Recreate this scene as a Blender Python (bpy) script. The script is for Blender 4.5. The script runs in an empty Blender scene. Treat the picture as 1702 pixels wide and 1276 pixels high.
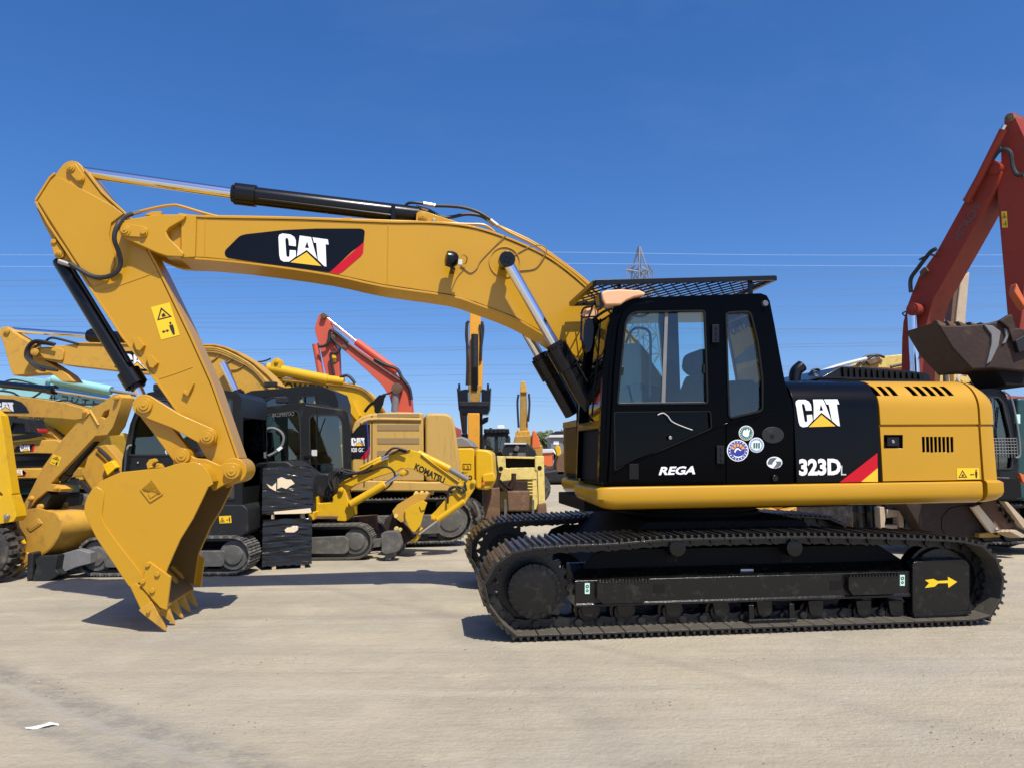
import bpy, bmesh, math, random
from mathutils import Vector, Matrix
from mathutils.geometry import tessellate_polygon
random.seed(7)
R = math.radians
scene = bpy.context.scene
COL = scene.collection

# ------------------------------------------------------------------ camera
PW, PH, FPX = 1702.0, 1276.0, 1233.0
EYE = Vector((0, 0, 1.6))
PITCH, ROLL = R(5.2), R(0.5)
fw = Vector((0, math.cos(PITCH), math.sin(PITCH)))
up0 = Vector((0, -math.sin(PITCH), math.cos(PITCH)))
rt0 = Vector((1, 0, 0))
rt = rt0 * math.cos(ROLL) - up0 * math.sin(ROLL)
up = up0 * math.cos(ROLL) + rt0 * math.sin(ROLL)
cam_d = bpy.data.cameras.new('camera')
cam = bpy.data.objects.new('camera', cam_d)
COL.objects.link(cam)
cam.matrix_world = Matrix(((rt.x, up.x, -fw.x, EYE.x), (rt.y, up.y, -fw.y, EYE.y), (rt.z, up.z, -fw.z, EYE.z), (0, 0, 0, 1)))
cam_d.sensor_fit = 'HORIZONTAL'
cam_d.sensor_width = 36.0
cam_d.lens = 36.0 * FPX / PW
cam_d.clip_start = 0.05
cam_d.clip_end = 6000
scene.camera = cam

# ------------------------------------------------------------------ world, sun, exposure
SUN = Vector((0.30, -0.55, 1.0)).normalized()
world = bpy.data.worlds.new('World')
scene.world = world
world.use_nodes = True
nt = world.node_tree
nt.nodes.clear()
w_out = nt.nodes.new('ShaderNodeOutputWorld')
w_bg = nt.nodes.new('ShaderNodeBackground')
w_sky = nt.nodes.new('ShaderNodeTexSky')
w_sky.sky_type = 'NISHITA'
w_sky.sun_disc = False
w_sky.sun_elevation = math.asin(SUN.z)
w_sky.sun_rotation = math.atan2(SUN.x, SUN.y)
w_sky.air_density = 1.0
w_sky.dust_density = 1.1
w_sky.ozone_density = 3.5
w_hsv = nt.nodes.new('ShaderNodeHueSaturation')
w_hsv.inputs['Saturation'].default_value = 1.29
w_hsv.inputs['Value'].default_value = 1.0
w_bg.inputs['Strength'].default_value = 0.128
# look a little above the white horizon band, as through clear dry air; the same in every direction
w_geo = nt.nodes.new('ShaderNodeTexCoord')
w_lift = nt.nodes.new('ShaderNodeVectorMath'); w_lift.operation = 'MULTIPLY_ADD'
w_lift.inputs[1].default_value = (1, 1, 0.94)
w_lift.inputs[2].default_value = (0, 0, 0.06)
w_nrm = nt.nodes.new('ShaderNodeVectorMath'); w_nrm.operation = 'NORMALIZE'
w_tint = nt.nodes.new('ShaderNodeVectorMath'); w_tint.operation = 'MULTIPLY'
w_tint.inputs[1].default_value = (1.0, 0.95, 1.05)
nt.links.new(w_geo.outputs['Generated'], w_lift.inputs[0])
nt.links.new(w_lift.outputs[0], w_nrm.inputs[0])
nt.links.new(w_nrm.outputs[0], w_sky.inputs['Vector'])
# thin high cirrus veil, the same all round the sky
w_tc = nt.nodes.new('ShaderNodeTexCoord')
w_map = nt.nodes.new('ShaderNodeMapping')
w_map.inputs['Scale'].default_value = (1.0, 2.6, 3.2)
w_map.inputs['Rotation'].default_value = (0.2, 0.4, 0.5)
w_no = nt.nodes.new('ShaderNodeTexNoise')
w_no.inputs['Scale'].default_value = 2.2
w_no.inputs['Detail'].default_value = 7
w_no.inputs['Roughness'].default_value = 0.62
w_rmp = nt.nodes.new('ShaderNodeMapRange')
w_rmp.inputs['From Min'].default_value = 0.56
w_rmp.inputs['From Max'].default_value = 0.85
w_rmp.inputs['To Max'].default_value = 0.03
w_mix = nt.nodes.new('ShaderNodeMix')
w_mix.data_type = 'RGBA'
w_mix.inputs['B'].default_value = (6.2, 6.8, 7.6, 1)
L = nt.links.new
L(w_tc.outputs['Generated'], w_map.inputs['Vector'])
L(w_map.outputs['Vector'], w_no.inputs['Vector'])
L(w_no.outputs['Fac'], w_rmp.inputs['Value'])
L(w_rmp.outputs['Result'], w_mix.inputs['Factor'])
L(w_sky.outputs['Color'], w_tint.inputs[0])
L(w_tint.outputs[0], w_hsv.inputs['Color'])
L(w_hsv.outputs['Color'], w_mix.inputs['A'])
L(w_mix.outputs['Result'], w_bg.inputs['Color'])
L(w_bg.outputs['Background'], w_out.inputs['Surface'])
sun_d = bpy.data.lights.new('sun', 'SUN')
sun_d.energy = 5.0
sun_d.angle = R(0.53)
sun_d.color = (1.0, 0.945, 0.84)
sun = bpy.data.objects.new('sun', sun_d)
COL.objects.link(sun)
sun.rotation_euler = SUN.to_track_quat('Z', 'Y').to_euler()
sun.location = (5, -8, 20)
scene.view_settings.view_transform = 'Standard'
scene.view_settings.look = 'None'
scene.view_settings.gamma = 1
scene.view_settings.exposure = 0.22

# ------------------------------------------------------------------ materials
MATS = {}
def pm(name, rgb, rough=0.5, metal=0.0, coat=0.0, var=None, scale=3.0, dirt=None, bump=0.0, bscale=40.0, streak=False, spec=0.5, rvar=0.0):
    """Principled paint/steel/rubber: colour, a slow tone variation, an optional patchy dirt layer and fine relief."""
    m = bpy.data.materials.new(name)
    m.use_nodes = True
    t = m.node_tree
    b = t.nodes['Principled BSDF']
    b.inputs['Base Color'].default_value = (*rgb, 1)
    b.inputs['Roughness'].default_value = rough
    b.inputs['Metallic'].default_value = metal
    b.inputs['Coat Weight'].default_value = coat
    b.inputs['Coat Roughness'].default_value = 0.06
    b.inputs['Specular IOR Level'].default_value = spec
    tc = t.nodes.new('ShaderNodeTexCoord')
    col = None
    if var:
        n = t.nodes.new('ShaderNodeTexNoise')
        n.inputs['Scale'].default_value = scale
        n.inputs['Detail'].default_value = 5
        t.links.new(tc.outputs['Object'], n.inputs['Vector'])
        mx = t.nodes.new('ShaderNodeMix'); mx.data_type = 'RGBA'
        mx.inputs['A'].default_value = (*rgb, 1); mx.inputs['B'].default_value = (*var, 1)
        t.links.new(n.outputs['Fac'], mx.inputs['Factor'])
        col = mx.outputs['Result']
    if dirt:
        drgb, amount, dscale = dirt
        n = t.nodes.new('ShaderNodeTexNoise')
        n.inputs['Scale'].default_value = dscale
        n.inputs['Detail'].default_value = 9
        n.inputs['Roughness'].default_value = 0.68
        if streak:
            mp = t.nodes.new('ShaderNodeMapping')
            mp.inputs['Scale'].default_value = (3.0, 3.0, 0.35)
            t.links.new(tc.outputs['Object'], mp.inputs['Vector'])
            t.links.new(mp.outputs['Vector'], n.inputs['Vector'])
        else:
            t.links.new(tc.outputs['Object'], n.inputs['Vector'])
        mr = t.nodes.new('ShaderNodeMapRange')
        mr.inputs['From Min'].default_value = 0.62 - 0.3 * amount
        mr.inputs['From Max'].default_value = 0.80 - 0.2 * amount
        mr.inputs['To Max'].default_value = min(1.0, amount + 0.25)
        t.links.new(n.outputs['Fac'], mr.inputs['Value'])
        mx = t.nodes.new('ShaderNodeMix'); mx.data_type = 'RGBA'
        mx.inputs['A'].default_value = (*rgb, 1); mx.inputs['B'].default_value = (*drgb, 1)
        if col: t.links.new(col, mx.inputs['A'])
        t.links.new(mr.outputs['Result'], mx.inputs['Factor'])
        col = mx.outputs['Result']
        ro = t.nodes.new('ShaderNodeMapRange')
        ro.inputs['To Min'].default_value = rough; ro.inputs['To Max'].default_value = 0.85
        t.links.new(mr.outputs['Result'], ro.inputs['Value'])
        t.links.new(ro.outputs['Result'], b.inputs['Roughness'])
    if col: t.links.new(col, b.inputs['Base Color'])
    if bump:
        n = t.nodes.new('ShaderNodeTexNoise')
        n.inputs['Scale'].default_value = bscale
        n.inputs['Detail'].default_value = 4
        t.links.new(tc.outputs['Object'], n.inputs['Vector'])
        bp = t.nodes.new('ShaderNodeBump')
        bp.inputs['Strength'].default_value = bump
        bp.inputs['Distance'].default_value = 0.02
        t.links.new(n.outputs['Fac'], bp.inputs['Height'])
        t.links.new(bp.outputs['Normal'], b.inputs['Normal'])
        if coat: t.links.new(bp.outputs['Normal'], b.inputs['Coat Normal'])
    MATS[name] = m
    return m

def glass(name, tint, rough=0.0, refl=0.09):
    m = bpy.data.materials.new(name)
    m.use_nodes = True
    t = m.node_tree
    t.nodes.clear()
    o = t.nodes.new('ShaderNodeOutputMaterial')
    tr = t.nodes.new('ShaderNodeBsdfTransparent'); tr.inputs['Color'].default_value = (*tint, 1)
    gl = t.nodes.new('ShaderNodeBsdfGlossy'); gl.inputs['Roughness'].default_value = rough
    gl.inputs['Color'].default_value = (0.9, 0.95, 1, 1)
    lw = t.nodes.new('ShaderNodeFresnel'); lw.inputs['IOR'].default_value = 1.45
    mx = t.nodes.new('ShaderNodeMixShader')
    ad = t.nodes.new('ShaderNodeMath'); ad.operation = 'ADD'; ad.inputs[1].default_value = refl - 0.04
    ad.use_clamp = True
    t.links.new(lw.outputs['Fac'], ad.inputs[0])
    t.links.new(ad.outputs['Value'], mx.inputs['Fac'])
    t.links.new(tr.outputs['BSDF'], mx.inputs[1])
    t.links.new(gl.outputs['BSDF'], mx.inputs[2])
    t.links.new(mx.outputs['Shader'], o.inputs['Surface'])
    MATS[name] = m
    return m

pm('yellow', (0.525, 0.275, 0.008), 0.34, coat=0.12, spec=0.45, var=(0.445, 0.232, 0.008), scale=1.1, bump=0.05, bscale=5, dirt=((0.36, 0.20, 0.035), 0.12, 5))
pm('yellow_worn', (0.57, 0.315, 0.042), 0.5, spec=0.35, var=(0.50, 0.275, 0.040), scale=2.5, dirt=((0.24, 0.14, 0.05), 0.36, 7), bump=0.05, bscale=12)
pm('yellow_pale', (0.53, 0.335, 0.085), 0.55, spec=0.3, var=(0.46, 0.29, 0.08), scale=2.0, dirt=((0.25, 0.16, 0.07), 0.36, 5), streak=True)
pm('vent_tan', (0.27, 0.18, 0.075), 0.7)
pm('bucket_inner_shade', (0.20, 0.105, 0.012), 0.55, var=(0.13, 0.075, 0.02), scale=4, dirt=((0.10, 0.065, 0.03), 0.35, 7))  # bucket inside: its shade is put into this darker brown, plus patchy dirt
pm('yellow_bright', (0.66, 0.40, 0.010), 0.4, coat=0.05, spec=0.35, var=(0.60, 0.35, 0.01), scale=2.5, dirt=((0.34, 0.21, 0.045), 0.30, 8))
pm('yellow_cream', (0.72, 0.58, 0.20), 0.6, var=(0.66, 0.50, 0.12), scale=4, dirt=((0.22, 0.15, 0.08), 0.42, 7))
pm('amber', (0.72, 0.33, 0.02), 0.4, coat=0.1, dirt=((0.3, 0.16, 0.04), 0.25, 6))
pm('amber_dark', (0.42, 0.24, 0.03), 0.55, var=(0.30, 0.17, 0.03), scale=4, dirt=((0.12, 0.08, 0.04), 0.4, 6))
pm('red_orange', (0.58, 0.095, 0.052), 0.5, spec=0.3, var=(0.50, 0.10, 0.06), scale=1.5, dirt=((0.28, 0.09, 0.05), 0.22, 6))
pm('red_faded', (0.30, 0.040, 0.020), 0.55, spec=0.25, var=(0.24, 0.034, 0.02), scale=1.5, dirt=((0.10, 0.035, 0.025), 0.3, 4))
pm('orange', (0.62, 0.13, 0.03), 0.5, dirt=((0.25, 0.08, 0.04), 0.3, 5))
pm('turquoise', (0.28, 0.58, 0.60), 0.5, var=(0.24, 0.52, 0.55), scale=3, dirt=((0.25, 0.28, 0.26), 0.25, 8))
pm('teal', (0.012, 0.055, 0.058), 0.4, dirt=((0.06, 0.06, 0.05), 0.3, 5))
pm('black_gloss', (0.0012, 0.0014, 0.0020), 0.07, coat=0.02, spec=0.04, bump=0.012, bscale=5)
pm('black_satin', (0.005, 0.005, 0.0055), 0.26, coat=0.08, spec=0.32, bump=0.02, bscale=30)
pm('black_hood', (0.0016, 0.0018, 0.0024), 0.24, coat=0.06, spec=0.16)
pm('black_matte', (0.006, 0.006, 0.006), 0.7, spec=0.2)
pm('grey_dark', (0.016, 0.017, 0.018), 0.5, spec=0.3, dirt=((0.07, 0.065, 0.055), 0.25, 6))
pm('grey_cab', (0.010, 0.011, 0.011), 0.42, spec=0.3, dirt=((0.05, 0.048, 0.04), 0.22, 5))
pm('grey_steel', (0.075, 0.073, 0.068), 0.6, metal=0.1, var=(0.11, 0.105, 0.095), scale=3, dirt=((0.23, 0.205, 0.165), 0.42, 9), bump=0.1, bscale=20)
pm('grey_mid', (0.16, 0.16, 0.16), 0.6, dirt=((0.25, 0.22, 0.18), 0.4, 6))
pm('track_black', (0.0045, 0.0045, 0.0043), 0.27, spec=0.36, coat=0.16, dirt=((0.06, 0.054, 0.044), 0.22, 10), bump=0.15, bscale=45)
pm('shoe_steel', (0.011, 0.0105, 0.010), 0.28, spec=0.5, coat=0.25, dirt=((0.16, 0.135, 0.095), 0.30, 7), bump=0.15, bscale=40)
pm('link_steel', (0.028, 0.027, 0.026), 0.30, metal=0.4, dirt=((0.07, 0.062, 0.05), 0.25, 15), bump=0.2, bscale=60)
pm('track_dusty', (0.07, 0.066, 0.06), 0.7, dirt=((0.30, 0.27, 0.22), 0.55, 9), bump=0.2, bscale=40)
pm('chrome', (0.80, 0.80, 0.82), 0.13, metal=1.0)
pm('steel_pin', (0.42, 0.40, 0.37), 0.35, metal=0.9)
pm('rubber', (0.016, 0.016, 0.017), 0.5, bump=0.2, bscale=120)
pm('tyre', (0.030, 0.029, 0.027), 0.8, dirt=((0.20, 0.17, 0.13), 0.5, 6), bump=0.3, bscale=30)
pm('brown_bucket', (0.022, 0.013, 0.010), 0.6, spec=0.3, var=(0.045, 0.025, 0.017), scale=3, dirt=((0.11, 0.07, 0.042), 0.3, 5), bump=0.3, bscale=18)
pm('rust', (0.16, 0.085, 0.045), 0.75, var=(0.09, 0.05, 0.03), scale=4, dirt=((0.30, 0.20, 0.10), 0.35, 6), bump=0.3, bscale=25)
pm('wood', (0.52, 0.42, 0.30), 0.75, var=(0.38, 0.29, 0.19), scale=6, dirt=((0.2, 0.16, 0.12), 0.3, 12), streak=True)
pm('cream_board', (0.78, 0.66, 0.46), 0.8, var=(0.70, 0.57, 0.38), scale=5)
pm('wrap', (0.004, 0.0045, 0.005), 0.24, coat=0.5, bump=0.5, bscale=7)
_t = MATS['wrap'].node_tree
for _l in list(_t.links):
    if _l.to_node.type == 'TEX_NOISE':
        _m = _t.nodes.new('ShaderNodeMapping'); _m.inputs['Scale'].default_value = (0.55, 1.0, 4.5); _m.inputs['Rotation'].default_value = (0, 0.13, 0)
        _t.links.new(_l.from_socket, _m.inputs['Vector']); _t.links.new(_m.outputs['Vector'], _l.to_socket)
pm('white', (0.80, 0.80, 0.80), 0.45)
pm('white_dull', (0.55, 0.54, 0.52), 0.6)
pm('logo_black', (0.003, 0.003, 0.0045), 0.25, spec=0.25)
pm('logo_red', (0.50, 0.004, 0.014), 0.35, spec=0.3)
pm('logo_yellow', (0.86, 0.47, 0.02), 0.3, coat=0.3)
pm('decal_yellow', (0.84, 0.52, 0.012), 0.4)
pm('decal_ink', (0.02, 0.015, 0.01), 0.5)
pm('decal_green', (0.03, 0.17, 0.11), 0.4)
pm('decal_blue', (0.025, 0.04, 0.26), 0.4)
pm('decal_sky', (0.16, 0.30, 0.52), 0.4)
pm('decal_orange', (0.75, 0.33, 0.06), 0.4)
pm('decal_mint', (0.50, 0.78, 0.66), 0.4)
pm('decal_grey', (0.10, 0.115, 0.125), 0.3)
pm('faded_letter', (0.13, 0.075, 0.06), 0.7)
pm('seam', (0.05, 0.006, 0.004), 0.7)
pm('peach', (0.78, 0.42, 0.22), 0.55, var=(0.70, 0.36, 0.19), scale=6)
pm('seat_fabric', (0.045, 0.05, 0.055), 0.85)
pm('lamp_lens', (0.10, 0.10, 0.10), 0.08, coat=1.0)
pm('lead', (0.30, 0.31, 0.32), 0.45, metal=0.7)
pm('wire_brown', (0.30, 0.17, 0.03), 0.5)
pm('signal_red', (0.35, 0.01, 0.01), 0.35)
pm('shoe_inner', (0.10, 0.088, 0.066), 0.6, var=(0.045, 0.040, 0.033), scale=9, dirt=((0.23, 0.195, 0.14), 0.45, 5), bump=0.15, bscale=40)
pm('grouser', (0.055, 0.054, 0.052), 0.32, metal=0.5, var=(0.025, 0.024, 0.023), scale=12)  # lighter grey carries sky sheen on the ribs as well as worn steel
glass('glass_clear', (0.83, 0.925, 0.91), refl=0.052)
glass('glass_dark', (0.66, 0.76, 0.70), refl=0.09)
glass('glass_smoke', (0.25, 0.28, 0.28), refl=0.018)

# ------------------------------------------------------------------ mesh helpers
class MB:
    """Collects faces; build() links them as one mesh object."""
    def __init__(s): s.v = []; s.f = []; s.mi = []; s.cut = []
    def add(s, vs, fs, mi=0):
        o = len(s.v); s.cut.append((o, len(s.f)))
        s.v += [tuple(p) for p in vs]
        s.f += [tuple(i + o for i in f) for f in fs]
        s.mi += [mi] * len(fs)
        return s
    def prism(s, loop, y0, y1, holes=(), mi=0):
        loops = [list(loop)] + [list(h) for h in holes]
        if area(loops[0]) < 0: loops[0].reverse()
        for h in loops[1:]:
            if area(h) > 0: h.reverse()
        flat = [p for l in loops for p in l]
        n = len(flat)
        vs = [(x, y0, z) for x, z in flat] + [(x, y1, z) for x, z in flat]
        fs = []
        if holes:
            tris = tessellate_polygon([[Vector((x, z, 0)) for x, z in l] for l in loops])
            for a, b, c in tris:
                A, B, Cc = flat[a], flat[b], flat[c]
                cr = (B[0]-A[0])*(Cc[1]-A[1]) - (B[1]-A[1])*(Cc[0]-A[0])
                if abs(cr) < 1e-12: continue
                if cr < 0: b, c = c, b
                fs.append((a, b, c)); fs.append((n + a, n + c, n + b))
        else:
            fs.append(tuple(range(n))); fs.append(tuple(range(2*n - 1, n - 1, -1)))
        k = 0
        for l in loops:
            m = len(l)
            for i in range(m):
                a, b = k + i, k + (i + 1) % m
                fs.append((b, a, n + a, n + b))
            k += m
        return s.add(vs, fs, mi)
    def box(s, x0, x1, y0, y1, z0, z1, mi=0):
        return s.prism([(x0, z0), (x1, z0), (x1, z1), (x0, z1)], y0, y1, mi=mi)
    def loft(s, rings, closed=True, cap=True, mi=0):
        n = len(rings[0]); vs = [p for r in rings for p in r]; fs = []
        m = n if closed else n - 1
        for k in range(len(rings) - 1):
            for i in range(m):
                a, b = k*n + i, k*n + (i + 1) % n
                fs.append((a, b, b + n, a + n))
        if cap and closed:
            fs.append(tuple(range(n - 1, -1, -1))); fs.append(tuple(range((len(rings) - 1)*n, len(rings)*n)))
        return s.add(vs, fs, mi)
    def tube(s, pts, r, n=10, mi=0):
        P = [Vector(p) for p in pts]; rings = []
        rr = r if isinstance(r, (list, tuple)) else [r]*len(P)
        t0 = (P[1] - P[0]).normalized()
        nrm = t0.orthogonal().normalized()
        for i, p in enumerate(P):
            t = (P[min(i + 1, len(P) - 1)] - P[max(i - 1, 0)]).normalized()
            nrm = (nrm - t * nrm.dot(t))
            nrm = nrm.normalized() if nrm.length > 1e-6 else t.orthogonal().normalized()
            bi = t.cross(nrm)
            rings.append([p + (nrm*math.cos(2*math.pi*k/n) + bi*math.sin(2*math.pi*k/n))*rr[i] for k in range(n)])
        return s.loft(rings, mi=mi)
    def cyl(s, a, b, r, n=20, r2=None, mi=0):
        return s.tube([a, b], [r, r if r2 is None else r2], n, mi)
    def lathe(s, a, axis, prof, n=24, mi=0):
        """prof: (distance along axis, radius)"""
        A = Vector(a); ax = Vector(axis).normalized(); u = ax.orthogonal().normalized(); w = ax.cross(u)
        return s.loft([[A + ax*d + (u*math.cos(2*math.pi*k/n) + w*math.sin(2*math.pi*k/n))*r for k in range(n)] for d, r in prof], mi=mi)
    def ribbon(s, line, th, y0, y1, mi=0):
        """plate that follows a polyline in x,z; th is offset to the left of its direction"""
        off = offset(line, th)
        return s.prism(list(line) + off[::-1], y0, y1, mi=mi)
    def pieces(s):
        """every shape added, as a builder of its own"""
        ends = s.cut[1:] + [(len(s.v), len(s.f))]; out = []
        for (v0, f0), (v1, f1) in zip(s.cut, ends):
            m = MB(); m.add(s.v[v0:v1], [tuple(i - v0 for i in f) for f in s.f[f0:f1]]); out.append(m)
        return out
    def mesh(s, name, mats, smooth=35):
        me = bpy.data.meshes.new(name)
        me.from_pydata(s.v, [], s.f)
        bm = bmesh.new(); bm.from_mesh(me)
        bmesh.ops.recalc_face_normals(bm, faces=bm.faces)
        bm.to_mesh(me); bm.free()
        for m in (mats if isinstance(mats, (list, tuple)) else [mats]): me.materials.append(MATS[m])
        if any(s.mi) and len(s.mi) == len(me.polygons): me.polygons.foreach_set('material_index', s.mi)
        if smooth:
            me.polygons.foreach_set('use_smooth', [True]*len(me.polygons))
            me.set_sharp_from_angle(angle=R(smooth))
        me.update()
        return me

def area(l): return sum(l[i][0]*l[(i+1) % len(l)][1] - l[(i+1) % len(l)][0]*l[i][1] for i in range(len(l)))/2
def offset(line, d):
    out = []
    for i, p in enumerate(line):
        a = Vector(line[max(i-1, 0)]); b = Vector(line[min(i+1, len(line)-1)]); t = (b - a).normalized()
        out.append((p[0] - t.y*d, p[1] + t.x*d))
    return out
def inset(loop, d):
    """closed outline moved inwards by d"""
    l = list(loop)
    if area(l) < 0: l.reverse()
    out = []; n = len(l)
    for i in range(n):
        a, b, c = Vector(l[i-1]), Vector(l[i]), Vector(l[(i+1) % n])
        t1 = (b - a).normalized(); t2 = (c - b).normalized()
        n1 = Vector((-t1.y, t1.x)); n2 = Vector((-t2.y, t2.x)); m = (n1 + n2)
        m = m / max(m.length_squared/2, 0.35)
        out.append((b.x + m.x*d, b.y + m.y*d))
    return out
def smooth_line(pts, k=6, closed=False):
    """Catmull-Rom through the points"""
    P = [Vector(p) for p in pts]; n = len(P); out = []
    rng = n if closed else n - 1
    for i in range(rng):
        if closed: p0, p1, p2, p3 = P[i-1], P[i], P[(i+1) % n], P[(i+2) % n]
        else: p0, p1, p2, p3 = P[max(i-1, 0)], P[i], P[i+1], P[min(i+2, n-1)]
        for j in range(k):
            t = j/k
            out.append(0.5*((2*p1) + (p2-p0)*t + (2*p0-5*p1+4*p2-p3)*t*t + (3*p1-p0-3*p2+p3)*t**3))
    if not closed: out.append(P[-1])
    return [tuple(p) for p in out]
def rnd(loop, r, k=4):
    """outline with its corners rounded"""
    out = []; n = len(loop)
    for i in range(n):
        a, b, c = Vector(loop[i-1]), Vector(loop[i]), Vector(loop[(i+1) % n])
        la, lc = (a-b).length, (c-b).length
        rr = min(r, la*0.45, lc*0.45)
        p, q = b + (a-b)/la*rr, b + (c-b)/lc*rr
        for j in range(k + 1):
            t = j/k
            out.append(tuple((1-t)**2*p + 2*t*(1-t)*b + t*t*q))
    return out
def circ(cx, cz, r, n=24): return [(cx + r*math.cos(2*math.pi*k/n), cz + r*math.sin(2*math.pi*k/n)) for k in range(n)]
def rect(x0, y0, x1, y1): return [(x0, y0), (x1, y0), (x1, y1), (x0, y1)]

def ray(px, py): return fw + rt*((px - PW/2)/FPX) + up*((PH/2 - py)/FPX)
def ground(px, py):
    d = ray(px, py); return EYE + d*(-EYE.z/d.z)
class Frame:
    """A thing's own axes on the ground: x along the thing, y away from the viewer, z up."""
    def __init__(s, ox, oy, yaw):
        s.o = Vector((ox, oy, 0)); s.yaw = R(yaw)
        s.ex = Vector((math.cos(s.yaw), math.sin(s.yaw), 0)); s.ey = Vector((-math.sin(s.yaw), math.cos(s.yaw), 0))
    def at(s, px, py, y):
        d = ray(px, py); P = EYE + d*((s.o + s.ey*y - EYE).dot(s.ey)/d.dot(s.ey)) - s.o
        return (P.dot(s.ex), P.z)
    def pts(s, poly, y): return [s.at(a, b, y) for a, b in poly]
    def p3(s, px, py, y):
        x, z = s.at(px, py, y); return (x, y, z)
    def world(s, x, y, z): return s.o + s.ex*x + s.ey*y + Vector((0, 0, z))

def link(name, me, parent=None, bev=0.0, seg=2):
    o = bpy.data.objects.new(name, me)
    COL.objects.link(o)
    if parent: o.parent = parent
    if bev:
        m = o.modifiers.new('bevel', 'BEVEL')
        m.width = bev; m.segments = seg; m.limit_method = 'ANGLE'; m.angle_limit = R(40)
        m.harden_normals = True; m.use_clamp_overlap = True
    return o
def tag(o, label, cat, group=None):
    o['label'] = label; o['category'] = cat
    if group: o['group'] = group
    return o
def structure(name, me, parent=None):
    o = link(name, me, parent)
    if not parent: o['kind'] = 'structure'
    return o

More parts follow.
